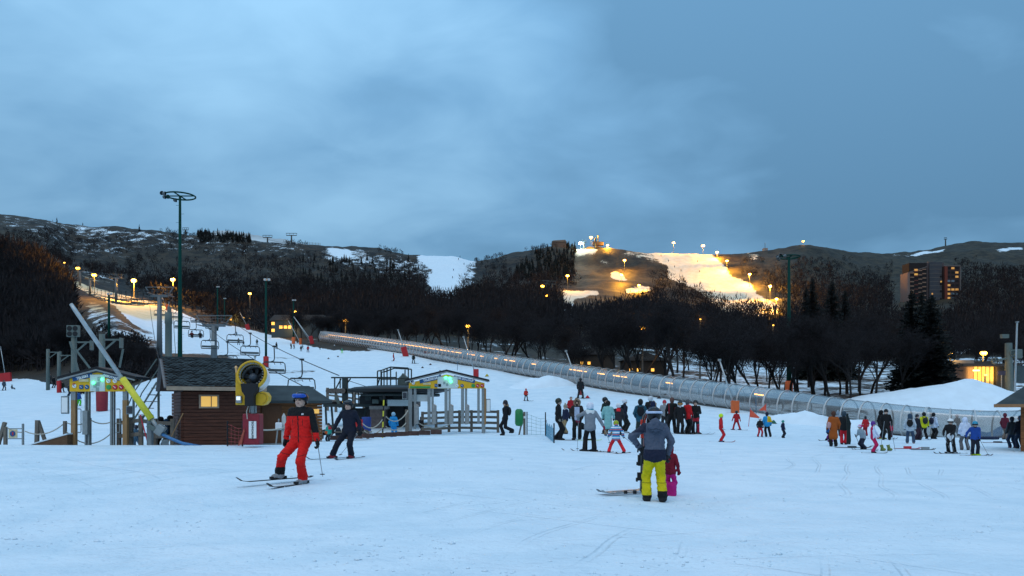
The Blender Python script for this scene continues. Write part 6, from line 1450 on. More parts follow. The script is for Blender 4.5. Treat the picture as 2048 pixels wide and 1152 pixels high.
def person(px, py, hp, face, jk, pt, desc, hat=('helmet', '15171a'), feet=((-.065, 0), (.065, 0)), crouch=0.0, lean=(0, 0), ha=None, hb=None, skis=None, poles=None, res=None, pack=None, gog=None, coat=False, boots='141416', gloves='141416', y0=11, y1=400, look=0, zones=None, extra=(), H=None, sit=None, wr=0.0, hood=None, scarf=None, group=None, skic='1a1c20', loc=None, skin=True, lift=(0, 0), knee=None, hair=None, elbow=((-.5, .8, -.2), (.5, .8, -.2)), grip=False):
    g = Vector(loc) if loc is not None else hit(px, py, y0, y1)
    H = H or hp * g.y / F
    tiny = hp < 27; res = res or (.020 if hp > 90 else .030 if hp > 45 else .042 if not tiny else .055)
    root = thing('person', desc, 'person', g - Vector((0, 0, .012)), radians(face), group)
    v = lambda x, y, z: np.array((x, y, z), float)
    hz = .495 - crouch; hip = v(lean[0] * .35, lean[1] * .35, hz)
    if sit: hip = v(0, .0, sit)
    tl = .325; top = hip + v(lean[0], lean[1], sqrt(max(tl * tl - lean[0] ** 2 - lean[1] ** 2, .01)))
    sh = [top + v(-.105, 0, -.03), top + v(.105, 0, -.03)]
    la = radians(look); hd = top + v(lean[0] * .12, lean[1] * .25 - .012, .088); fw = v(sin(la), -cos(la), 0); sd = v(cos(la), sin(la), 0)
    J, Pn, S, HT, BT, GL = range(6)
    caps = [(hip + v(-.035, 0, .02), top + v(-.052, .0, -.075), .066, .062, J), (hip + v(.035, 0, .02), top + v(.052, .0, -.075), .066, .062, J), (hip, top + v(0, .012, -.05), .064, .064, J),
            (sh[0] + v(.02, 0, 0), sh[1] + v(-.02, 0, 0), .046, .046, J), (top + v(0, 0, -.03), hd, .042, .036, J if not scarf else 6)]
    hem = -.012 if not coat else -.22
    if not sit:
        caps += [(hip + v(-.03, 0, .05), hip + v(-.035, 0, hem), .067, .068 if not coat else .078, J), (hip + v(.03, 0, .05), hip + v(.035, 0, hem), .067, .068 if not coat else .078, J)]
    if not sit: caps += [(hip + v(-.062, 0, hem + (.03 if not coat else .05)), hip + v(.062, 0, hem + (.03 if not coat else .05)), .058, .058, J), (hip + v(-.066, 0, hem - .012), hip + v(.066, 0, hem - .012), .048, .048, J)]
    caps += [(hd + v(0, 0, -.022) + fw * .008, hd + v(0, 0, .018), .046, .058, S), (hd + fw * .05 + v(0, 0, -.004), hd + fw * .064 + v(0, 0, -.014), .010, .011, S)]
    hips = [hip + v(-.045, 0, -.01), hip + v(.045, 0, -.01)]; ft = []
    for i in (0, 1):
        a = v(feet[i][0], feet[i][1], .055 + lift[i]) if not sit else v(feet[i][0], feet[i][1], .05)
        kn, an = ik(hips[i], a, .245, .235, (knee[i] if knee else (.12 * (i * 2 - 1), -1, 0))); kn, an = np.array(kn), np.array(an)
        caps += [(hips[i], kn, .060, .047, Pn), (kn, an + v(0, 0, .028), .046, .051, Pn), (an + v(0, 0, .02), an + v(0, 0, -.01), .042, .040, BT)]
        sa = radians(skis[i]) - radians(face) if isinstance(skis, (tuple, list)) else (radians(skis) - radians(face) if skis is not None else 0.0)
        toe = v(sin(sa), -cos(sa), 0); caps += [(an + v(0, 0, -.022) - toe * .015, an + v(0, 0, -.028) + toe * .075, .032, .027, BT)]
        ft.append((an, toe, sa))
    hands = []
    for i, h_ in enumerate((ha, hb)):
        T = v(*(h_ or ((-.155, -.05, hz - .0) if i == 0 else (.155, -.05, hz - .0))))
        el, w = ik(sh[i], T, .165, .155, elbow[i]); el, w = np.array(el), np.array(w)
        dr = (w - el) / max(np.linalg.norm(w - el), 1e-6)
        caps += [(sh[i], el, .040, .035, J), (el, w - dr * .02, .035, .031, J)]
        if not grip: caps.append((w - dr * .01, w + dr * .035, .026, .024, GL))
        hands.append((w, dr))
    if hat[0] == 'beanie': caps += [(hd + v(0, .004, .025), hd + v(0, .006, .05), .064, .055, HT), (hd + v(0, .012, .0) - fw * .01, hd + v(0, .01, .03) - fw * .01, .058, .06, HT)]
    if hat[0] == 'hair': caps += [(hd - fw * .012 + v(0, 0, .01), hd - fw * .008 + v(0, 0, .032), .060, .060, HT), (hd - fw * .03 + v(0, 0, .01), hd - fw * .028 + v(0, 0, -.03), .048, .044, HT)]
    if hood: caps += [(hd - fw * .018 + v(0, 0, -.03), hd - fw * .012 + v(0, 0, .025), .070, .072, 7)]
    if pack:
        pass
    caps += list(extra)
    caps = [(tuple(np.asarray(a, float) * H), tuple(np.asarray(b, float) * H), c * H, d * H, m) for a, b, c, d, m in caps]
    V, Fa, own, cen = sdf_mesh(caps, res, .022 * H, wr, seed=px * .1)
    mi = np.array([c[4] for c in caps])[own]
    cu = cen / H
    if zones is not None: mi = zones(cu, mi)
    mats = [C(jk, rough=.8, var=.12, scale=9), C(pt, rough=.8, var=.12, scale=9), SKIN, C(hat[1], rough=.7), C(boots, rough=.5), C(gloves, rough=.7), C(scarf or '202024'), C(hood or jk, rough=.85), EYE, LIP]
    zc = getattr(zones, 'mats', None)
    if zc: mats += [C(x, rough=.8, var=.1, scale=9) for x in zc]
    if res < .016:
        for s_ in (-1, 1):
            e = hd + fw * .052 + sd * s_ * .021 + v(0, 0, .004); mi[(np.abs(cu - e) * np.array([1, 1, 1.7])).max(1) < .0095] = 8
        e = hd + fw * .052 + v(0, 0, -.033); mi[((np.abs(cu - e) * np.array([.55, .5, 1.9])).max(1) < .0085) & (mi == 2)] = 9
    me = np_mesh('body', V, Fa, mats, True); me.polygons.foreach_set('material_index', mi.astype(np.int32)); me.update()
    mesh_obj('body', me, root)
    hdv = Vector(hd) * H; fv = Vector(fw)
    if hat[0] == 'helmet':
        R = Matrix.Rotation(la, 3, 'Z') @ Matrix.Rotation(radians(-27), 3, 'X')
        n = 10 if tiny else 18
        hm = MB().lathe([(.074, -.034), (.078, -.005), (.0755, .03), (.062, .058), (.038, .077), (.0005, .083)], (0, 0, 0), 'Z', n, R)
        hm.v = [tuple(Vector(p) * H + hdv + Vector((0, 0, .016 * H)) - fv * .010 * H) for p in hm.v]
        ho = hm.build('helmet', C(hat[1], rough=.35), root, True)
        if gog:
            gb = MB(); pts = [hdv + (Vector((sin(la + a), -cos(la + a), 0)) * .072 + Vector((0, 0, gog[1])) - fv * .004) * H for a in np.linspace(-1.35, 1.35, 9)]
            gb.tube(pts, [.010 * H] + [.022 * H] * 7 + [.010 * H], 8).build('goggles', C(gog[0], rough=.15), ho, True)
            if len(gog) > 2:
                pts = [hdv + (Vector((sin(la + a), -cos(la + a), 0)) * .077 + Vector((0, 0, gog[1] - .006)) - fv * .010) * H for a in np.linspace(1.3, 2 * pi - 1.3, 13)]
                gb2 = MB(); gb2.tube(pts, .0135 * H, 6).build('goggle_strap', C(gog[2], rough=.6), ho, True)
    if hat[0] == 'beanie' and len(hat) > 2: MB().ball(hdv + Vector((0, 0, .115 * H)), .028 * H).build('pompom', C(hat[2]), root, True)
    if hood and len(hood) == 6 and hair:
        pts = [hdv + (Vector((cos(a) * .066 * cos(la), cos(a) * .066 * sin(la), sin(a) * .080 - .002)) + fv * .034) * H for a in np.linspace(-.9, pi + .9, 17)]
        fm_ = MB(); r_ = random.Random(int(px))
        for q_ in pts:
            for _ in range(5): fm_.ball(q_ + Vector((r_.gauss(0, .009), r_.gauss(0, .009), r_.gauss(0, .009))) * H, .019 * H, 6, 4)
        fm_.build('fur_trim', C(hair, rough=1.0, var=.3, scale=30), root, True)
    if pack:
        bm_ = MB(); cpt = Vector((hip + top) / 2) + Vector((0, .105, .03)); bm_.ball(cpt * H, (.095 * H, .062 * H, .125 * H), 14, 10); b_ = bm_.build('backpack', C(pack, rough=.8), root, True)
        for s_ in (-1, 1): MB().tube([(cpt + Vector((s_ * .06, .0, .10))) * H, (Vector(top) + Vector((s_ * .065, -.0, .022))) * H, (Vector(top) + Vector((s_ * .068, -.075, -.06))) * H, (cpt + Vector((s_ * .075, -.16, -.08))) * H], .013 * H, 5).build('strap', C(pack, rough=.8), b_)
    if skis is not None:
        for i, (an, toe, sa) in enumerate(ft):
            b = MB(); a3 = Vector(an) * H
            ski_mesh((.92 if H > 1.3 else .80) * H, .048 * H + .02, C(skic, rough=.35), root, (a3.x + toe[0] * .03 * H, a3.y + toe[1] * .03 * H, max(a3.z - .062 * H, .004)), sa)
    if grip or hp > 90:
        for i, (w, dr) in enumerate(hands):
            glove(root, w, dr, H, gloves, i, grip)
    if poles:
        for i, tip in poles:
            w = Vector(hands[i][0]) + Vector(hands[i][1]) * .02
            M_ = root.rotation_euler.to_matrix(); W0 = g + M_ @ (w * H); T0 = g + M_ @ (Vector(tip) * H)
            others = [(g + M_ @ (Vector(hands[j][0]) * H)).x for j, _ in poles if j != i]; side = ('right' if W0.x > others[0] else 'left') if others else 'single'
            pr = thing('ski_pole', f'{side} ski pole of the ' + short(desc), 'ski pole', W0, group='ski poles')
            d = T0 - W0; dn = d.normalized()
            r0 = .010 if hp > 60 else .013
            MB().tube([dn * -.02, d], [r0, r0 * .7], 6).build('shaft', POLE_M, pr); MB().tube([dn * -.10, dn * .05], .018, 6).build('grip', black, pr)
            MB().lathe([(.055, -.006), (.05, .006), (.01, .012)], d - dn * .07, 'Z', 10).build('basket', black, pr)
    return root
def short(d):
    w = d.split(); return ' '.join(w[:11]).rstrip(',')
def glove(root, w, dr, H, col, i, grip):
    """palm, four unequal curled fingers and a thumb"""
    s = 1 if i else -1; w = Vector(w) * H; d = Vector(dr).normalized(); side = d.cross(Vector((0, 0, 1))); side = side.normalized() if side.length > .1 else Vector((0, 1, 0)); nrm = side.cross(d).normalized()
    k = H / 1.75 * 1.12; caps = [(w - d * .02 * k, w + d * .05 * k, .036 * k, .034 * k, 0), (w - side * .012 * k + d * .01 * k, w - side * .014 * k + d * .055 * k, .030 * k, .028 * k, 0), (w + side * .012 * k + d * .01 * k, w + side * .014 * k + d * .055 * k, .030 * k, .028 * k, 0)]
    for j, (o, ln) in enumerate(((-.033, .062), (-.011, .072), (.011, .067), (.032, .052))):
        b = w + d * .065 * k + side * o * k; m = b + d * ln * .55 * k - nrm * .012 * k; c2 = m + (d * .35 - nrm * .95).normalized() * ln * .45 * k; e = c2 + (-d * .6 - nrm * .6).normalized() * ln * .3 * k
        caps += [(b, m, .0145 * k, .0135 * k, 0), (m, c2, .0135 * k, .0125 * k, 0), (c2, e, .0125 * k, .0115 * k, 0)]
    t0 = w + side * (-.036 * s) * k + d * .012 * k; t1 = t0 + (side * -s * .7 + d * .6 - nrm * .4).normalized() * .04 * k; t2 = t1 + (d * .7 - nrm * .7).normalized() * .034 * k
    caps += [(t0, t1, .017 * k, .015 * k, 0), (t1, t2, .015 * k, .013 * k, 0)]
    caps += [(w - d * .07 * k, w - d * .02 * k, .044 * k, .040 * k, 0)]
    V, Fa, own, cen = sdf_mesh([(tuple(a), tuple(b), c, e, m) for a, b, c, e, m in caps], .0065, .006)
    mesh_obj('glove', np_mesh('glove', V, Fa, C(col, rough=.7), True), root)

class Z_:
    """material zones on a body, heights in body units"""
    def __init__(s, fn, mats): s.fn = fn; s.mats = mats
    def __call__(s, c, m): return s.fn(c, m.copy())
def zset(*rules):
    """rules: (part index, condition on x,y,z, slot >= 10)"""
    mats = [r[2] for r in rules]
    def fn(c, m):
        o = m.copy()
        for i, (part, cond, _c) in enumerate(rules):
            k = cond(c[:, 0], c[:, 1], c[:, 2]) & (m == part); o[k] = 10 + i
        return o
    return Z_(fn, mats)

# ---- the three nearest
person(603, 968, 186, -8, 'd8120c', 'd40f0a', 'skier in a red ski suit with black shoulders and a blue goggled helmet gliding left', ('helmet', '101218'), feet=((-.255, .02), (.015, 0)), crouch=.006, lean=(.012, -.035), lift=(.055, 0), ha=(-.20, .03, .44), hb=(.205, -.03, .40), skis=(-44, -30), gog=('1c4fb0', .052), boots='8a8e92', gloves='0c0c0e', res=.0115, wr=.0062, y0=12, y1=30,
       zones=zset((0, lambda x, y, z: (z > .735) | ((x > .125) & (z > .56)), '0d0d10'), (1, lambda x, y, z: (z < .19) & (x < -.06), '0d0d10'), (0, lambda x, y, z: (np.abs(x - .005) < .006) & (y < -.05), '0d0d10'), (0, lambda x, y, z: (np.abs(np.abs(x) - .055) < .004) & (y < -.05) & (z > .64) & (z < .70), '3a0806'), (0, lambda x, y, z: (np.abs(z - .515) < .004), '9c0e0a'), (1, lambda x, y, z: (np.abs(z - .30 - .3 * np.abs(x)) < .004) & (y < -.02), '6a0a08'), (0, lambda x, y, z: (np.abs(x - .055) < .012) & (np.abs(z - .758) < .008) & (y < -.04), 'c0c4c8')), look=-6, grip=True, knee=((-.25, -1, 0), (.05, -1, 0)), skic='17191d',
       poles=[(1, (.10, .34, .05))], extra=[((0, -.01, .77), (0, -.012, .855), .052, .050, 6)], scarf='0a0a0c')
person(700, 917, 121, -6, '0c1326', '0b1020', 'skier in a navy suit and dark helmet standing wide behind the red skier', ('helmet', '1a2024'), feet=((-.29, .0), (.02, .0)), lean=(-.01, -.02), crouch=.03, ha=(-.25, -.06, .50), hb=(.17, -.02, .46), skis=(-46, -20), boots='7a1420', gloves='0a0a0c', res=.014, wr=.0055, y0=14, y1=40, look=-12, grip=True, knee=((-.5, -1, 0), (.05, -1, 0)),
       poles=[(0, (-.36, .04, .33)), (1, (-.30, .35, .02))], gog=('20242a', .05), skic='50565c')
person(1310, 1003, 190, 176, '4a5263', 'c9b800', 'person in a grey jacket and bright yellow ski trousers seen from behind', ('helmet', '14161c'), feet=((-.075, .02), (.085, -.01)), lean=(.0, -.05), ha=(-.145, -.10, .49), hb=(.15, -.11, .565), boots='101012', gloves='202228', res=.0115, wr=.0072, y0=11, y1=20, gog=('c8d4e8', .045, 'b8c6e0'), grip=True, elbow=((-1, .15, -.1), (1, .15, -.15)),
       zones=zset((0, lambda x, y, z: (z < .555) & (np.abs(x) < .13), '171c33'), (1, lambda x, y, z: z < np.where(x < 0, .12, .075), '0c0c0e'), (0, lambda x, y, z: (x > .09) & (z > .73), '24283a'), (0, lambda x, y, z: (x > .12) & (x < .155) & (np.abs(z - .725) < .012) & (y > 0), 'c8ccd4'), (0, lambda x, y, z: (np.abs(z - .775 + .25 * np.abs(x)) < .004) & (y > 0), '2c3240'), (1, lambda x, y, z: (np.abs(z - .36) < .004) & (y > .01), '7c7004'), (1, lambda x, y, z: (np.abs(z - .20) < .005), '8c8004')), extra=[((0, .045, .80), (0, .055, .835), .058, .050, 0), ((-.04, .04, .80), (.04, .04, .80), .045, .045, 0)], look=4)
person(1343, 1003, 96, 150, '7c1028', 'c01878', 'child in a crimson jacket and pink snow trousers half hidden beside the yellow trousers', ('beanie', '7c1028'), res=.015, wr=.0055, y0=13, y1=20, boots='c01878', gloves='7c1028', loc=tuple(at(1340, 14.3)), H=.97, hood='7c1028', feet=((-.06, 0), (.08, 0)), extra=[((.055, 0, .22), (.07, 0, .05), .07, .085, 1), ((-.05, 0, .22), (-.05, 0, .05), .07, .08, 1)])
# skis held upright by the person in yellow, and the pair lying beside
g0 = at(1287, 14.0); o = thing('ski_pair', 'pair of dark skis with red graphics held upright beside the yellow trousers', 'skis', g0 + Vector((-.04, 0, .02)), 0)
for dx, cc in ((0, '2a2a2e'), (.045, '8c1c20')):
    sk = ski_mesh(1.62, .10, C(cc, rough=.3), o, (dx, dx, .78), 0, 'ski'); sk.rotation_euler = (radians(-90), radians(4), radians(-82))
MB().box((.02, -.06, 1.25), (.09, .02, .34)).build('red_graphic', C('d84838', rough=.35), o)
MB().box((-.04, .0, .66), (.05, .07, .20)).box((-.075, .0, .60), (.03, .05, .06)).build('toe_binding', black, o); MB().box((-.045, 0, .36), (.06, .07, .15)).box((-.085, .0, .30), (.03, .06, .07)).build('heel_binding', black, o)
g0 = at(1252, 14.2); o = thing('ski_pair', 'pair of pale skis lying on the snow left of the yellow trousers', 'skis', g0 + Vector((0, 0, .05)), 0)
for dy, cc in ((0, '9aa4aa'), (.15, '707a80')): ski_mesh(1.15, .12, C(cc, rough=.35, var=.4, scale=14), o, (-dy * .5, dy, .0), radians(-58))
MB().box((.05, -.22, .02), (.55, .02, .02), -.3).build('pole_shaft', POLE_M, o)
for x in (-.05, .12): MB().box((x, -.27, .03), (.06, .06, .06)).build('binding', black, o)

# ---- the crowd on the flat, left group
kw = dict(y0=20, y1=60)
person(1117, 880, 84, 75, '0c0c10', '0c0c0f', 'person in a black jacket and dark helmet at the left of the waiting crowd', ('helmet', '20261e'), skis=80, gloves='8a8478', feet=((-.05, -.05), (.06, .06)), **kw)
person(1131, 868, 60, -60, '141d38', '8a7656', 'person in a navy jacket, khaki trousers and beige bobble hat behind the black jacket', ('beanie', '8c8678', 'a8a090'), scarf='c8c8c8', **kw)
person(1142, 838, 45, 10, 'a01420', '101014', 'small figure in a red jacket behind the fur hooded woman', ('hair', '1a1410'), **dict(kw, y1=80))
person(1154, 879, 82, -5, '2a211f', '0e0e10', 'woman in an open brown jacket with a huge fur hood facing the camera', ('hair', '3a2a20'), hood='2a211f', hair='8a7460', scarf='0c0c0e', ha=(-.10, -.09, .55), hb=(.12, -.08, .53), zones=zset((0, lambda x, y, z: (np.abs(x) < .055) & (y < -.03) & (z < .80), 'a8b4cc')), extra=[((.12, .02, .36), (.15, .02, .30), .06, .06, 6)], **kw)
person(1180, 903, 99, 178, '7a8088', '0d0d10', 'woman in a grey jacket and white helmet seen from behind with arms spread', ('helmet', 'd8dce8'), feet=((-.085, .02), (.10, -.02)), ha=(-.28, .0, .50), hb=(.23, -.09, .64), gloves='8c1838', skis=(-108, -110), poles=[(0, (-.42, -.1, .14)), (1, (.25, -.10, .01))], elbow=((-.6, .6, .2), (.8, .4, -.3)), extra=[((-.03, .01, .80), (.03, .01, .80), .062, .062, 7), ((-.02, .0, .84), (.02, .0, .84), .056, .05, 6)], hood=None, scarf='1f8298', grip=True, zones=zset((7, lambda x, y, z: z > -1, 'd0d4d4')), **kw)
def stripes(c, m):
    o = m.copy(); k = m == 0; b = np.floor(c[:, 2] * 34).astype(int) % 5
    o[k & (b == 0)] = 10; o[k & (b == 2)] = 11; o[k & (b == 3)] = 12; o[k & (b == 4)] = 13; return o
person(1232, 906, 69, 176, '5aa8c8', 'd8202c', 'small child in a blue striped jacket and red trousers with legs apart', ('helmet', '9aa018'), feet=((-.23, .0), (.20, .0)), ha=(-.22, -.05, .48), hb=(.20, -.08, .50), skis=(-40, -150), poles=[(0, (-.55, -.1, .22))], res=.016, zones=Z_(stripes, ['e8e8ee', '1c5a98', 'c86868', '2a8ab8']), crouch=.05, boots='181a20', extra=[((0, .04, .78), (0, .05, .82), .05, .045, 0)], **kw)
person(1216, 872, 71, 165, '7fb0ae', '7d6448', 'person in a mint jacket and brown trousers seen from behind', ('beanie', '14100e'), gloves='101012', boots='245a80', coat=True, **kw)
person(1210, 868, 74, 60, '12241f', '101012', 'person in a dark green jacket and black helmet behind the mint jacket', ('helmet', '101012'), skis=85, ha=(-.1, -.12, .62), hb=(.22, -.12, .68), **kw)
person(1237, 870, 64, 172, '26262c', '101014', 'person in a charcoal jacket with a bright red hood and white helmet', ('helmet', 'd4d8dc'), zones=zset((0, lambda x, y, z: (z > .74) & (y > .02) & (np.abs(x) < .06), 'e02830')), extra=[((0, .05, .78), (0, .06, .72), .045, .03, 0)], **kw)
person(1249, 866, 69, 90, '0f1428', '101012', 'person in a navy jacket and white helmet bending a knee behind the red hood', ('helmet', 'd8dce4'), skis=80, boots='a8b0b4', feet=((-.06, -.02), (.08, .08)), pack='101420', **kw)
# right half of the crowd
person(1281, 876, 78, 174, '184a5e', '2a3430', 'person in a teal jacket with a black backpack holding a snowboard', ('beanie', '0e0f10'), pack='0c0e16', ha=(-.12, -.10, .55), hb=(.12, -.10, .55), **kw)
person(1301, 862, 70, 170, '0d0d10', '101012', 'person in black with a pale helmet behind the navy fur hood', ('helmet', 'c4c8cc'), **dict(kw, y0=30))
person(1306, 870, 68, 150, '131c3a', '9a7a50', 'person in a navy coat with a fur trimmed hood and tan trousers', ('hair', '131c3a'), hood='131c3a', hair='b09478', **kw)
person(1329, 860, 60, -10, '8a8e92', '202024', 'person with a red hat peering out of the middle of the crowd', ('beanie', 'b82838'), **dict(kw, y0=30))
person(1344, 867, 73, 176, '0c0c0e', '0c0c0e', 'large person in a black jacket with red side panels seen from behind', ('hair', '5a3c34'), zones=zset((0, lambda x, y, z: (x > .075) & (x < .105) & (z > .55), '7c1020'), (0, lambda x, y, z: (x < -.06) & (x > -.085) & (z < .72) & (z > .62), '7c1020')), feet=((-.08, .02), (.10, 0)), **kw)
person(1360, 868, 66, -5, '101014', '101012', 'person in black with amber goggles and a white scarf', ('helmet', '181a1c'), gog=('a06a18', .012), scarf='c4c0c8', poles=[(1, (.12, -.16, 0))], skis=60, **kw)
person(1375, 868, 70, 120, 'b81018', '101216', 'grey haired person in a red jacket near the right end of the crowd', ('hair', '4a4a4e'), ha=(-.07, -.14, .54), hb=(.09, -.12, .54), poles=[(0, (-.1, -.24, 0))], **kw)
person(1391, 868, 68, -15, '0d0d10', '141018', 'person in a black top and red patched trousers ending the crowd', ('helmet', '141416'), skis=78, poles=[(0, (-.12, -.16, .0))], ha=(-.06, -.13, .62), hb=(.06, -.13, .62), zones=zset((1, lambda x, y, z: (z > .38), 'a01428'), (1, lambda x, y, z: (z < .30) & (x > .05), 'a01830')), **kw)
# ---- ski school, right of centre
kw = dict(y0=25, y1=75)
person(1442, 884, 57, 78, 'c01620', 'b81420', 'child in a red suit with a neon yellow helmet standing on red skis', ('helmet', 'c8e818'), skis=86, skic='8c3038', boots='2a5a80', gloves='b0b4b8', **kw)
person(1473, 860, 39, 168, 'a81420', 'a01420', 'ski instructor in red with legs apart in front of the orange pad', ('helmet', '1a1a1e'), feet=((-.17, 0), (.16, 0)), skis=(-95, -88), boots='3a6a78', ha=(-.2, -.04, .46), hb=(.22, 0, .48), **kw)
person(1520, 874, 39, 5, '16161a', 'b01420', 'small child in a black jacket and red trousers beside the blue and yellow instructor', ('helmet', 'd4d8dc'), feet=((-.11, 0), (.1, 0)), **kw)
person(1534, 874, 50, 170, '1f8ac0', '0e0e12', 'instructor in a blue and yellow jacket guiding the small child', ('beanie', '14182c'), zones=zset((0, lambda x, y, z: (x < .0) & (y > -.02) & (z > .60), 'd0a818')), feet=((-.13, 0), (.03, 0)), **kw)
person(1566, 876, 36, 100, '141838', '121624', 'small child in navy with a teal helmet standing alone', ('helmet', '1c8878'), **kw)
# ---- right-hand group
person(1667, 893, 72, 176, '9c4c14', '0c0c0e', 'woman in a long rust orange coat seen from behind', ('hair', '4a2a1c'), coat=True, hood=None, extra=[((.14, .06, .63), (.15, .06, .56), .05, .05, 6), ((.14, .06, .54), (.12, .06, .46), .012, .012, 6)], scarf='b89090', **kw)
person(1688, 889, 67, 160, '0e1418', 'c01424', 'person in a black jacket and red trousers holding a board upright', ('beanie', '2a3c48'), feet=((-.05, 0), (.06, 0)), **kw)
person(1653, 881, 40, 60, '1c5a94', '141824', 'child in a blue jacket stooping left of the rust coat', ('hair', '2a2420'), crouch=.06, lean=(0, -.14), skis=-80, **kw)
person(1660, 884, 21, 150, '7a1a78', '80207c', 'toddler in purple snow trousers sitting by the rust coat', ('beanie', '80207c'), H=.85, sit=.14, feet=((-.12, -.2), (.12, -.2)), ha=(-.14, -.1, .2), hb=(.14, -.1, .2), res=.03, **kw)
person(1676, 872, 50, 170, '7c8894', '202024', 'figure in a grey bobble hat standing behind the rust coat', ('beanie', '7c8894', '8c98a4'), **dict(kw, y0=42))
person(1728, 899, 54, -70, '8c98a0', '141a30', 'child in a grey jacket and pink helmet leaning forward on poles', ('helmet', 'c01a78'), crouch=.05, lean=(0, -.12), ha=(-.1, -.28, .50), hb=(.12, -.12, .42), skis=-84, poles=[(0, (-.1, -.02, .0))], gog=('e0e0ec', .04), **kw)
person(1746, 906, 64, 60, 'c8d0e4', 'b8124c', 'child in a pink suit with a white jacket front and purple hat', ('beanie', '5a2a80'), skis=80, ha=(-.1, -.12, .5), hb=(.12, -.18, .50), zones=zset((0, lambda x, y, z: y > .0, 'b8124c')), gloves='a81440', skic='404840', **kw)
person(1731, 872, 40, 172, 'b01824', '8c1420', 'child in a red jacket with a white stripe behind the leaning child', ('beanie', '1c1a20'), zones=zset((0, lambda x, y, z: np.abs(z - .72) < .012, 'd8d8dc')), **dict(kw, y0=40))
person(1762, 878, 58, 30, '08080a', '08080a', 'tall person in black, left of the pair in front of the tunnel', ('hair', '08080a'), hood='08080a', boots='c0c828', skis=85, feet=((-.05, 0), (.12, 0)), **kw)
person(1772, 880, 62, -20, '0a0b0e', '0a0a0c', 'tall person in black with a cap, right of the pair in front of the tunnel', ('beanie', '0a0a0c'), feet=((-.08, 0), (.10, 0)), **kw)
person(1781, 875, 31, 120, 'b01840', '401428', 'small child in pink tucked behind the pair in black', ('beanie', 'b83060'), **dict(kw, y0=40))
person(1820, 887, 60, 150, 'b0bac4', '33465c', 'person in a pale jacket with a black backpack and blue hood', ('beanie', '2c4256'), hood='2c4256', pack='101216', feet=((-.11, 0), (.08, 0)), boots='8a7878', **kw)
person(1834, 880, 52, 20, '131522', '2c1826', 'person in a dark jacket with a wide cap beside the pale jacket', ('beanie', '141826'), skis=84, skic='2a5a80', poles=[(1, (.1, -.1, -.25))], **kw)
person(1848, 878, 54, 176, 'c8c818', '0e0e12', 'person in a bright yellow jacket with a dark backpack seen from behind', ('beanie', '101014'), pack='20262a', feet=((-.10, 0), (.11, 0)), ha=(-.19, -.05, .47), hb=(.18, -.05, .46), **kw)
person(1867, 878, 53, 110, 'b4c0d4', '0c0c0f', 'person in a white jacket and black trousers with a navy backpack', ('beanie', '0c0c10'), pack='141a34', **kw)
person(1901, 907, 70, -35, '101014', '0d0d10', 'skier in a black jacket and big white helmet leaning on poles', ('helmet', 'dce0e2'), feet=((-.05, -.02), (.10, .03)), skis=(-78, -82), boots='a0a8ac', ha=(-.16, -.17, .55), hb=(.03, -.17, .56), poles=[(0, (.04, -.12, .0)), (1, (.10, -.05, .0))], gog=('30302c', .004), extra=[((0, 0, .50), (0, 0, .44), .10, .10, 7)], hood=None, zones=zset((7, lambda x, y, z: z > -1, 'd4dae0')), **kw)
person(1919, 872, 44, -80, '181a20', '5a7890', 'person in a dark jacket with a pink hat reaching forward', ('beanie', '9a6a70'), ha=(-.08, -.3, .66), hb=(.1, -.26, .62), lean=(0, -.08), **dict(kw, y0=42))
person(1930, 900, 66, 170, 'c8d2e6', '5c5a5c', 'person in a white hooded jacket and grey trousers seen from behind', ('hair', 'c8d2e6'), hood='c8d2e6', boots='2a2426', coat=False, poles=[(1, (-.02, -.2, -.1))], feet=((-.09, 0), (.09, 0)), **kw)
person(1950, 911, 69, -25, '14408c', '101628', 'skier in a blue jacket and teal helmet with neon yellow boots', ('helmet', '1488a8'), skis=(85, 88), boots='b8d810', skic='3c2a3c', ha=(-.24, -.06, .53), hb=(.10, -.12, .44), poles=[(0, (-.1, -.24, .0)), (1, (.32, -.2, .0))], gog=('18202c', .0), scarf='101420', **kw)
person(2010, 879, 53, 110, '5c1428', '6a5c54', 'person in a maroon jacket beside the kiosk', ('beanie', '5c1428'), poles=[(0, (-.15, -.3, -.02))], **kw)
person(2024, 896, 63, 176, '383e44', '1a2c44', 'person in a dark grey jacket and jeans near the right edge', ('beanie', '222a38'), feet=((-.10, 0), (.06, 0)), boots='6a3844', **kw)
person(2041, 897, 66, 178, '0e1424', '14243c', 'person in a navy jacket at the right edge of the picture', ('helmet', '2c4a6c'), feet=((-.06, 0), (.08, 0)), **kw)
# ---- by the lift, on the path and on the slope
person(1011, 871, 71, -82, '0c0e14', '0b0c12', 'man in a black fur collared coat walking left past the waste bag', ('beanie', '2a2228'), coat=False, feet=((-.03, -.06), (.04, .19)), lift=(0, .07), pack='181e24', extra=[((.0, .05, .86), (0, .055, .83), .045, .045, 6)], scarf='8c7050', hb=(.12, -.06, .46), y0=34, y1=48)
person(787, 873, 53, 172, '1d86c4', '2090d0', 'skier in a light blue suit waiting at the rope by the station', ('helmet', '8ab4cc'), extra=[((0, .05, .78), (0, .06, .74), .05, .04, 0)], loc=tuple(at(787, 42.5)))
person(657, 872, 42, -20, '28a090', '1c2c34', 'child in a teal and orange jacket by the bag pile', ('helmet', '1c2024'), zones=zset((0, lambda x, y, z: (z < .62) & (x < 0), 'd05a20'), (0, lambda x, y, z: (z > .70) & (x > .02), 'b82838')), loc=tuple(at(657, 40)))
person(840, 868, 38, 150, '121014', '101014', 'person in black crouching behind the first arm of the chairlift gate', ('beanie', '141014'), loc=tuple(at(842, 47)), crouch=.12)
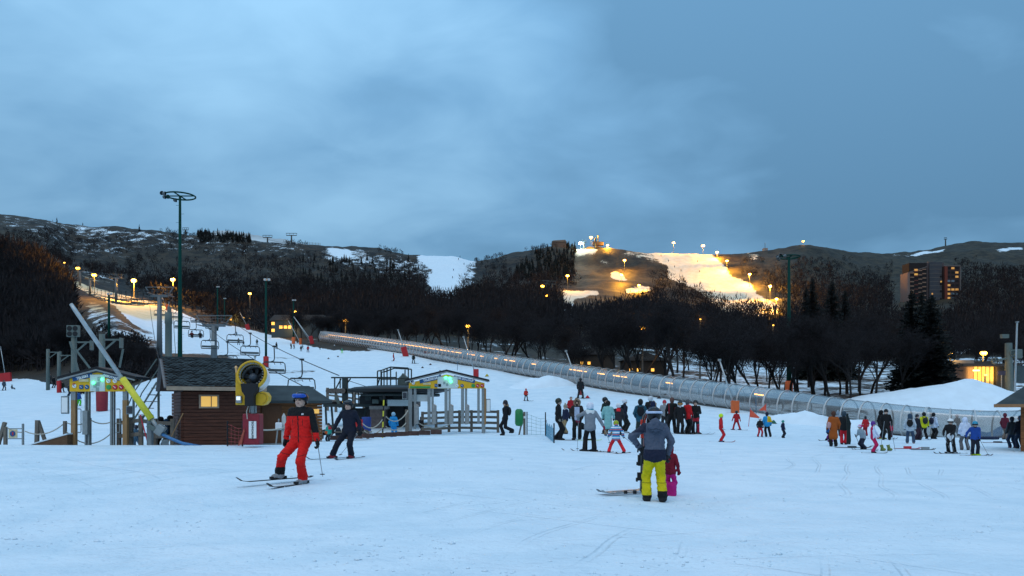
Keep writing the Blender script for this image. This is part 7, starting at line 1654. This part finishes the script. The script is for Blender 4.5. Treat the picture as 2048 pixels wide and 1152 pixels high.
person(272, 892, 43, 178, '4a6c84', '5a7890', 'child in a faded blue suit behind the timber fence', ('beanie', '5a5660'), feet=((-.14, 0), (.14, 0)), loc=tuple(at(272, 32.5)), H=1.2)
for px, cc, hh, lab in ((322, '0c0e12', 1.55, 'person in black huddled against the left wall of the hut'), (333, '1c3a54', 1.45, 'person in a dark blue jacket beside the hut corner'), (340, '0a0a0c', 1.6, 'person in black nearest the hut wall')):
    person(px, 0, 60, -60, cc, '0c0c0e', lab, ('hair', '0c0c0e'), hood=cc, loc=tuple(at(px, 31.6 + (px % 3) * .4)), H=hh)
person(157, 812, 31, 172, '1a4c8c', '48c818', 'skier in a blue jacket and lime trousers beyond the drag lift gate', ('beanie', '14181c'), feet=((-.1, 0), (.1, 0)), poles=[(0, (-.2, 0, 0))], y0=50, y1=110)
for a in ((137, 792, 25, 100, '303840', '283038', 'grey skier half hidden by the left gate post'), (125, 785, 23, 10, '1c2a20', '14181a', 'dark skier left of the lime trousered skier'), (107, 776, 24, 80, '101014', '101014', 'skier in black near the red padded drag pylon'), (101, 768, 21, -40, '202428', '242428', 'dark figure at the drag lift start'), (8, 781, 21, 60, '404c58', '303840', 'grey clad person standing at the left edge of the snow'),
          (1052, 802, 25, 5, 'b82a20', '14201c', 'child in an orange red jacket skiing on the open slope'), (1161, 797, 41, 170, '14181c', '1c2428', 'skier in black stopped beside the dark red pad'), (787, 722, 16, 80, 'b01c24', 'a01820', 'small red clad skier on the upper slope'), (827, 727, 19, 10, '14201c', '181c20', 'dark green clad skier on the upper slope'), (880, 757, 17, 10, 'a8b4bc', '8494a0', 'white clad skier above the chairlift gate'),
          (684, 707, 12, 20, '3c7a68', '7ae020', 'tiny skier in lime trousers on the upper slope'), (582, 698, 12, 60, '141a20', '181c24', 'tiny dark skier left of the red lance pad'), (588, 698, 10, 60, '1c2434', '181c24', 'tiny navy skier beside the dark one'), (602, 703, 12, 10, '202830', '14181c', 'tiny dark skier below the orange lance pad'), (605, 699, 10, 10, '6a8890', '50606c', 'tiny pale skier behind the dark one'), (616, 705, 14, 5, 'a01828', '501c30', 'tiny skier in red left of the red lance pad'),
          (640, 700, 8, 10, '101418', '101418', 'tiny black skier at the crest under the tunnel head'), (669, 695, 7, 10, 'c8ccd0', '202428', 'tiny white topped skier at the crest'), (477, 690, 14, 10, '101a18', '101a18', 'tiny dark skier below the near pylon, left one'), (487, 692, 11, 10, '141c20', '141c20', 'tiny dark skier below the near pylon, right one'), (514, 691, 13, 10, '14201c', '14201c', 'tiny dark skier left of the red padded mast'), (553, 698, 14, 60, '14181c', '14181c', 'tiny dark skier right of the red padded mast'), (473, 672, 9, 40, '48606c', '384850', 'tiny pale blue skier high on the upper piste')):
    px, py, hp, fc, j, p_, lab = a
    H = 1.65 if hp > 9 else None
    person(px, py, hp, fc, j, p_, lab, ('helmet', 'b82a20' if 'orange red' in lab else '181a1e'), feet=((-.12, 0), (.12, 0)), skis=fc + 70 if hp > 15 else None, y0=55, y1=320, group='skiers scattered over the slope')
person(24, 779, 11, 90, '202430', '202830', 'dark figure sitting on the snow at the left edge', ('helmet', '181a1e'), sit=.14, feet=((-.1, -.35), (.1, -.35)), ha=(-.14, -.1, .25), hb=(.14, .12, .2), H=1.3, y0=80, y1=160)
for i, (px, py, lab) in enumerate(((920, 513, 'speck of a skier at the top of the white piste'), (917, 520, 'second speck of a skier from the top of the white piste'), (928, 530, 'speck of a skier at the right edge of the white piste'), (907, 542, 'speck of a skier midway down the white piste'), (905, 557, 'lowest speck of a skier on the white piste'), (1322, 513, 'uppermost skier on the floodlit piste'), (1337, 524, 'second skier down the left side of the floodlit piste'), (1349, 536, 'third skier down the left side of the floodlit piste'), (1362, 544, 'lowest skier on the left side of the floodlit piste'), (1395, 525, 'skier in the middle of the floodlit piste'), (1399, 546, 'pale skier low in the middle of the floodlit piste'))):
    person(px, py, 6, 10, '101418', '101418', lab, ('hair', '101014'), y0=450, y1=760, H=1.9, group='specks of skiers on the far pistes')
# riders on the chair
for dx, cc, lab in ((-.65, '6a1c20', 'chairlift rider in a dark red jacket on the left seat'), (.6, '14161c', 'chairlift rider in black on the right seat')):
    M_ = OCC.rotation_euler.to_matrix(); pl = OCC.location + M_ @ Vector((dx, -.15, -2.72 - .14 * 1.7 + .0))
    person(0, 0, 24, math.degrees(OCC.rotation_euler.z), cc, '101216', lab, ('helmet', '181a1e'), loc=tuple(pl), H=1.7, sit=.17, feet=((-.06, -.24), (.06, -.24)), skis=math.degrees(OCC.rotation_euler.z), ha=(-.1, -.15, .35), hb=(.1, -.15, .35))
# ---- gear on the snow
def gear(name, label, px, py, f, y0=20, y1=70):
    o = thing(name, label, 'ski gear', hit(px, py, y0, y1) + Vector((0, 0, .01))); f(o); return o
gear('ski', 'neon yellow ski lying flat behind the woman in grey', 1178, 881, lambda o: [ski_mesh(1.25, .12, C('b8e010', rough=.4), o, (0, 0, 0), radians(88)), MB().box((-.05, 0, .03), (.3, .1, .05)).build('binding', black, o), MB().ball((-.72, 0, .06), (.10, .07, .06)).build('tip_guard', black, o)])
gear('snowboard', 'black and red snowboard standing in front of the teal jacket', 1287, 876, lambda o: [MB().prism([(-.12, .02), (.12, .02), (.15, .2), (.12, .75), (.15, 1.3), (.10, 1.5), (0, 1.56), (-.10, 1.5), (-.15, 1.3), (-.12, .75), (-.15, .2)], -.01, .01).build('deck', C('1a1a20', rough=.35), o), MB().box((.0, -.02, 1.05), (.16, .01, .6)).build('red_graphic', C('d03828', rough=.35), o)])
gear('snowboard', 'dark snowboard held upright by the person in red trousers', 1697, 890, lambda o: [MB().prism([(-.08, .02), (.10, .02), (.13, .2), (.10, .7), (.0, 1.45), (-.06, 1.5), (-.10, 1.4), (-.06, .7)], .02, .05).build('deck', C('101a18', rough=.4), o)])
gear('skis', 'dark skis lying in front of the person in red trousers', 1706, 896, lambda o: [ski_mesh(1.6, .10, C('141416'), o, (0, .1 * k, 0), radians(80)) for k in (0, 1)])
gear('boots', 'white and green ski boots standing on the snow behind the pink suit', 1762, 902, lambda o: [(MB().tube([(x, 0, 0), (x, 0, .12), (x - .03, .02, .24)], [.07, .06, .07], 8).ball((x, -.12, .06), (.07, .13, .06)).build('boot', C(cc), o, True)) for x, cc in ((-.25, 'c8ccd4'), (.05, '6a7840'), (.32, '6a7840'))])
gear('ski_pole_pair', 'pair of poles planted by the empty boots', 1778, 902, lambda o: [MB().tube([(x, 0, 0), (x * .4, .1, 1.2)], .010, 6).build('shaft', POLE_M, o) for x in (-.35, .25)])
gear('skis', 'short red skis with bindings lying by themselves in front of the pale jacket', 1815, 898, lambda o: [ski_mesh(1.1, .1, C('a04048'), o, (0, .12 * k, 0), radians(82)) for k in (0, 1)] + [MB().box((0, 0, .06), (.3, .1, .1)).build('binding', red_s, o)])
gear('skis', 'grey skis lying by themselves left of the white helmet skier', 1846, 900, lambda o: [ski_mesh(1.0, .1, C('50585c'), o, (0, .12 * k, 0), radians(84)) for k in (0, 1)] + [MB().box((.1, 0, .06), (.3, .1, .12)).build('binding', steel, o)])
gear('skis', 'dark red skis lying left of the person in jeans', 1998, 886, lambda o: [ski_mesh(1.6, .1, C('5c3040'), o, (0, .12 * k, 0), radians(84)) for k in (0, 1)])
def tarp(o):
    n = 14; V = []
    for i in range(n):
        t = i / (n - 1); x = -1.4 + 3.0 * t; z = .25 + .7 * t ** 2 + .1 * sin(t * 9); V += [(x, -.35, z * .35), (x, -.25, z + .15 * sin(t * 7)), (x, .35, z + .1), (x, .5, .0)]
    MB().add(V, [(i * 4 + j, i * 4 + 4 + j, i * 4 + 5 + j, i * 4 + 1 + j) for i in range(n - 1) for j in range(3)]).build('sheet', M('blue_mat', (.04, .20, .42), .6, var=.1), o, True)
gear('blue_mat', 'long sagging blue mat draped beside the tunnel entrance', 1978, 876, tarp)
gear('bench_mat', 'flat dark blue mat on the snow under the sagging blue one', 1965, 879, lambda o: MB().box((0, 0, .08), (1.6, .6, .16)).build('pad', C('14203c'), o, bevel=.05))
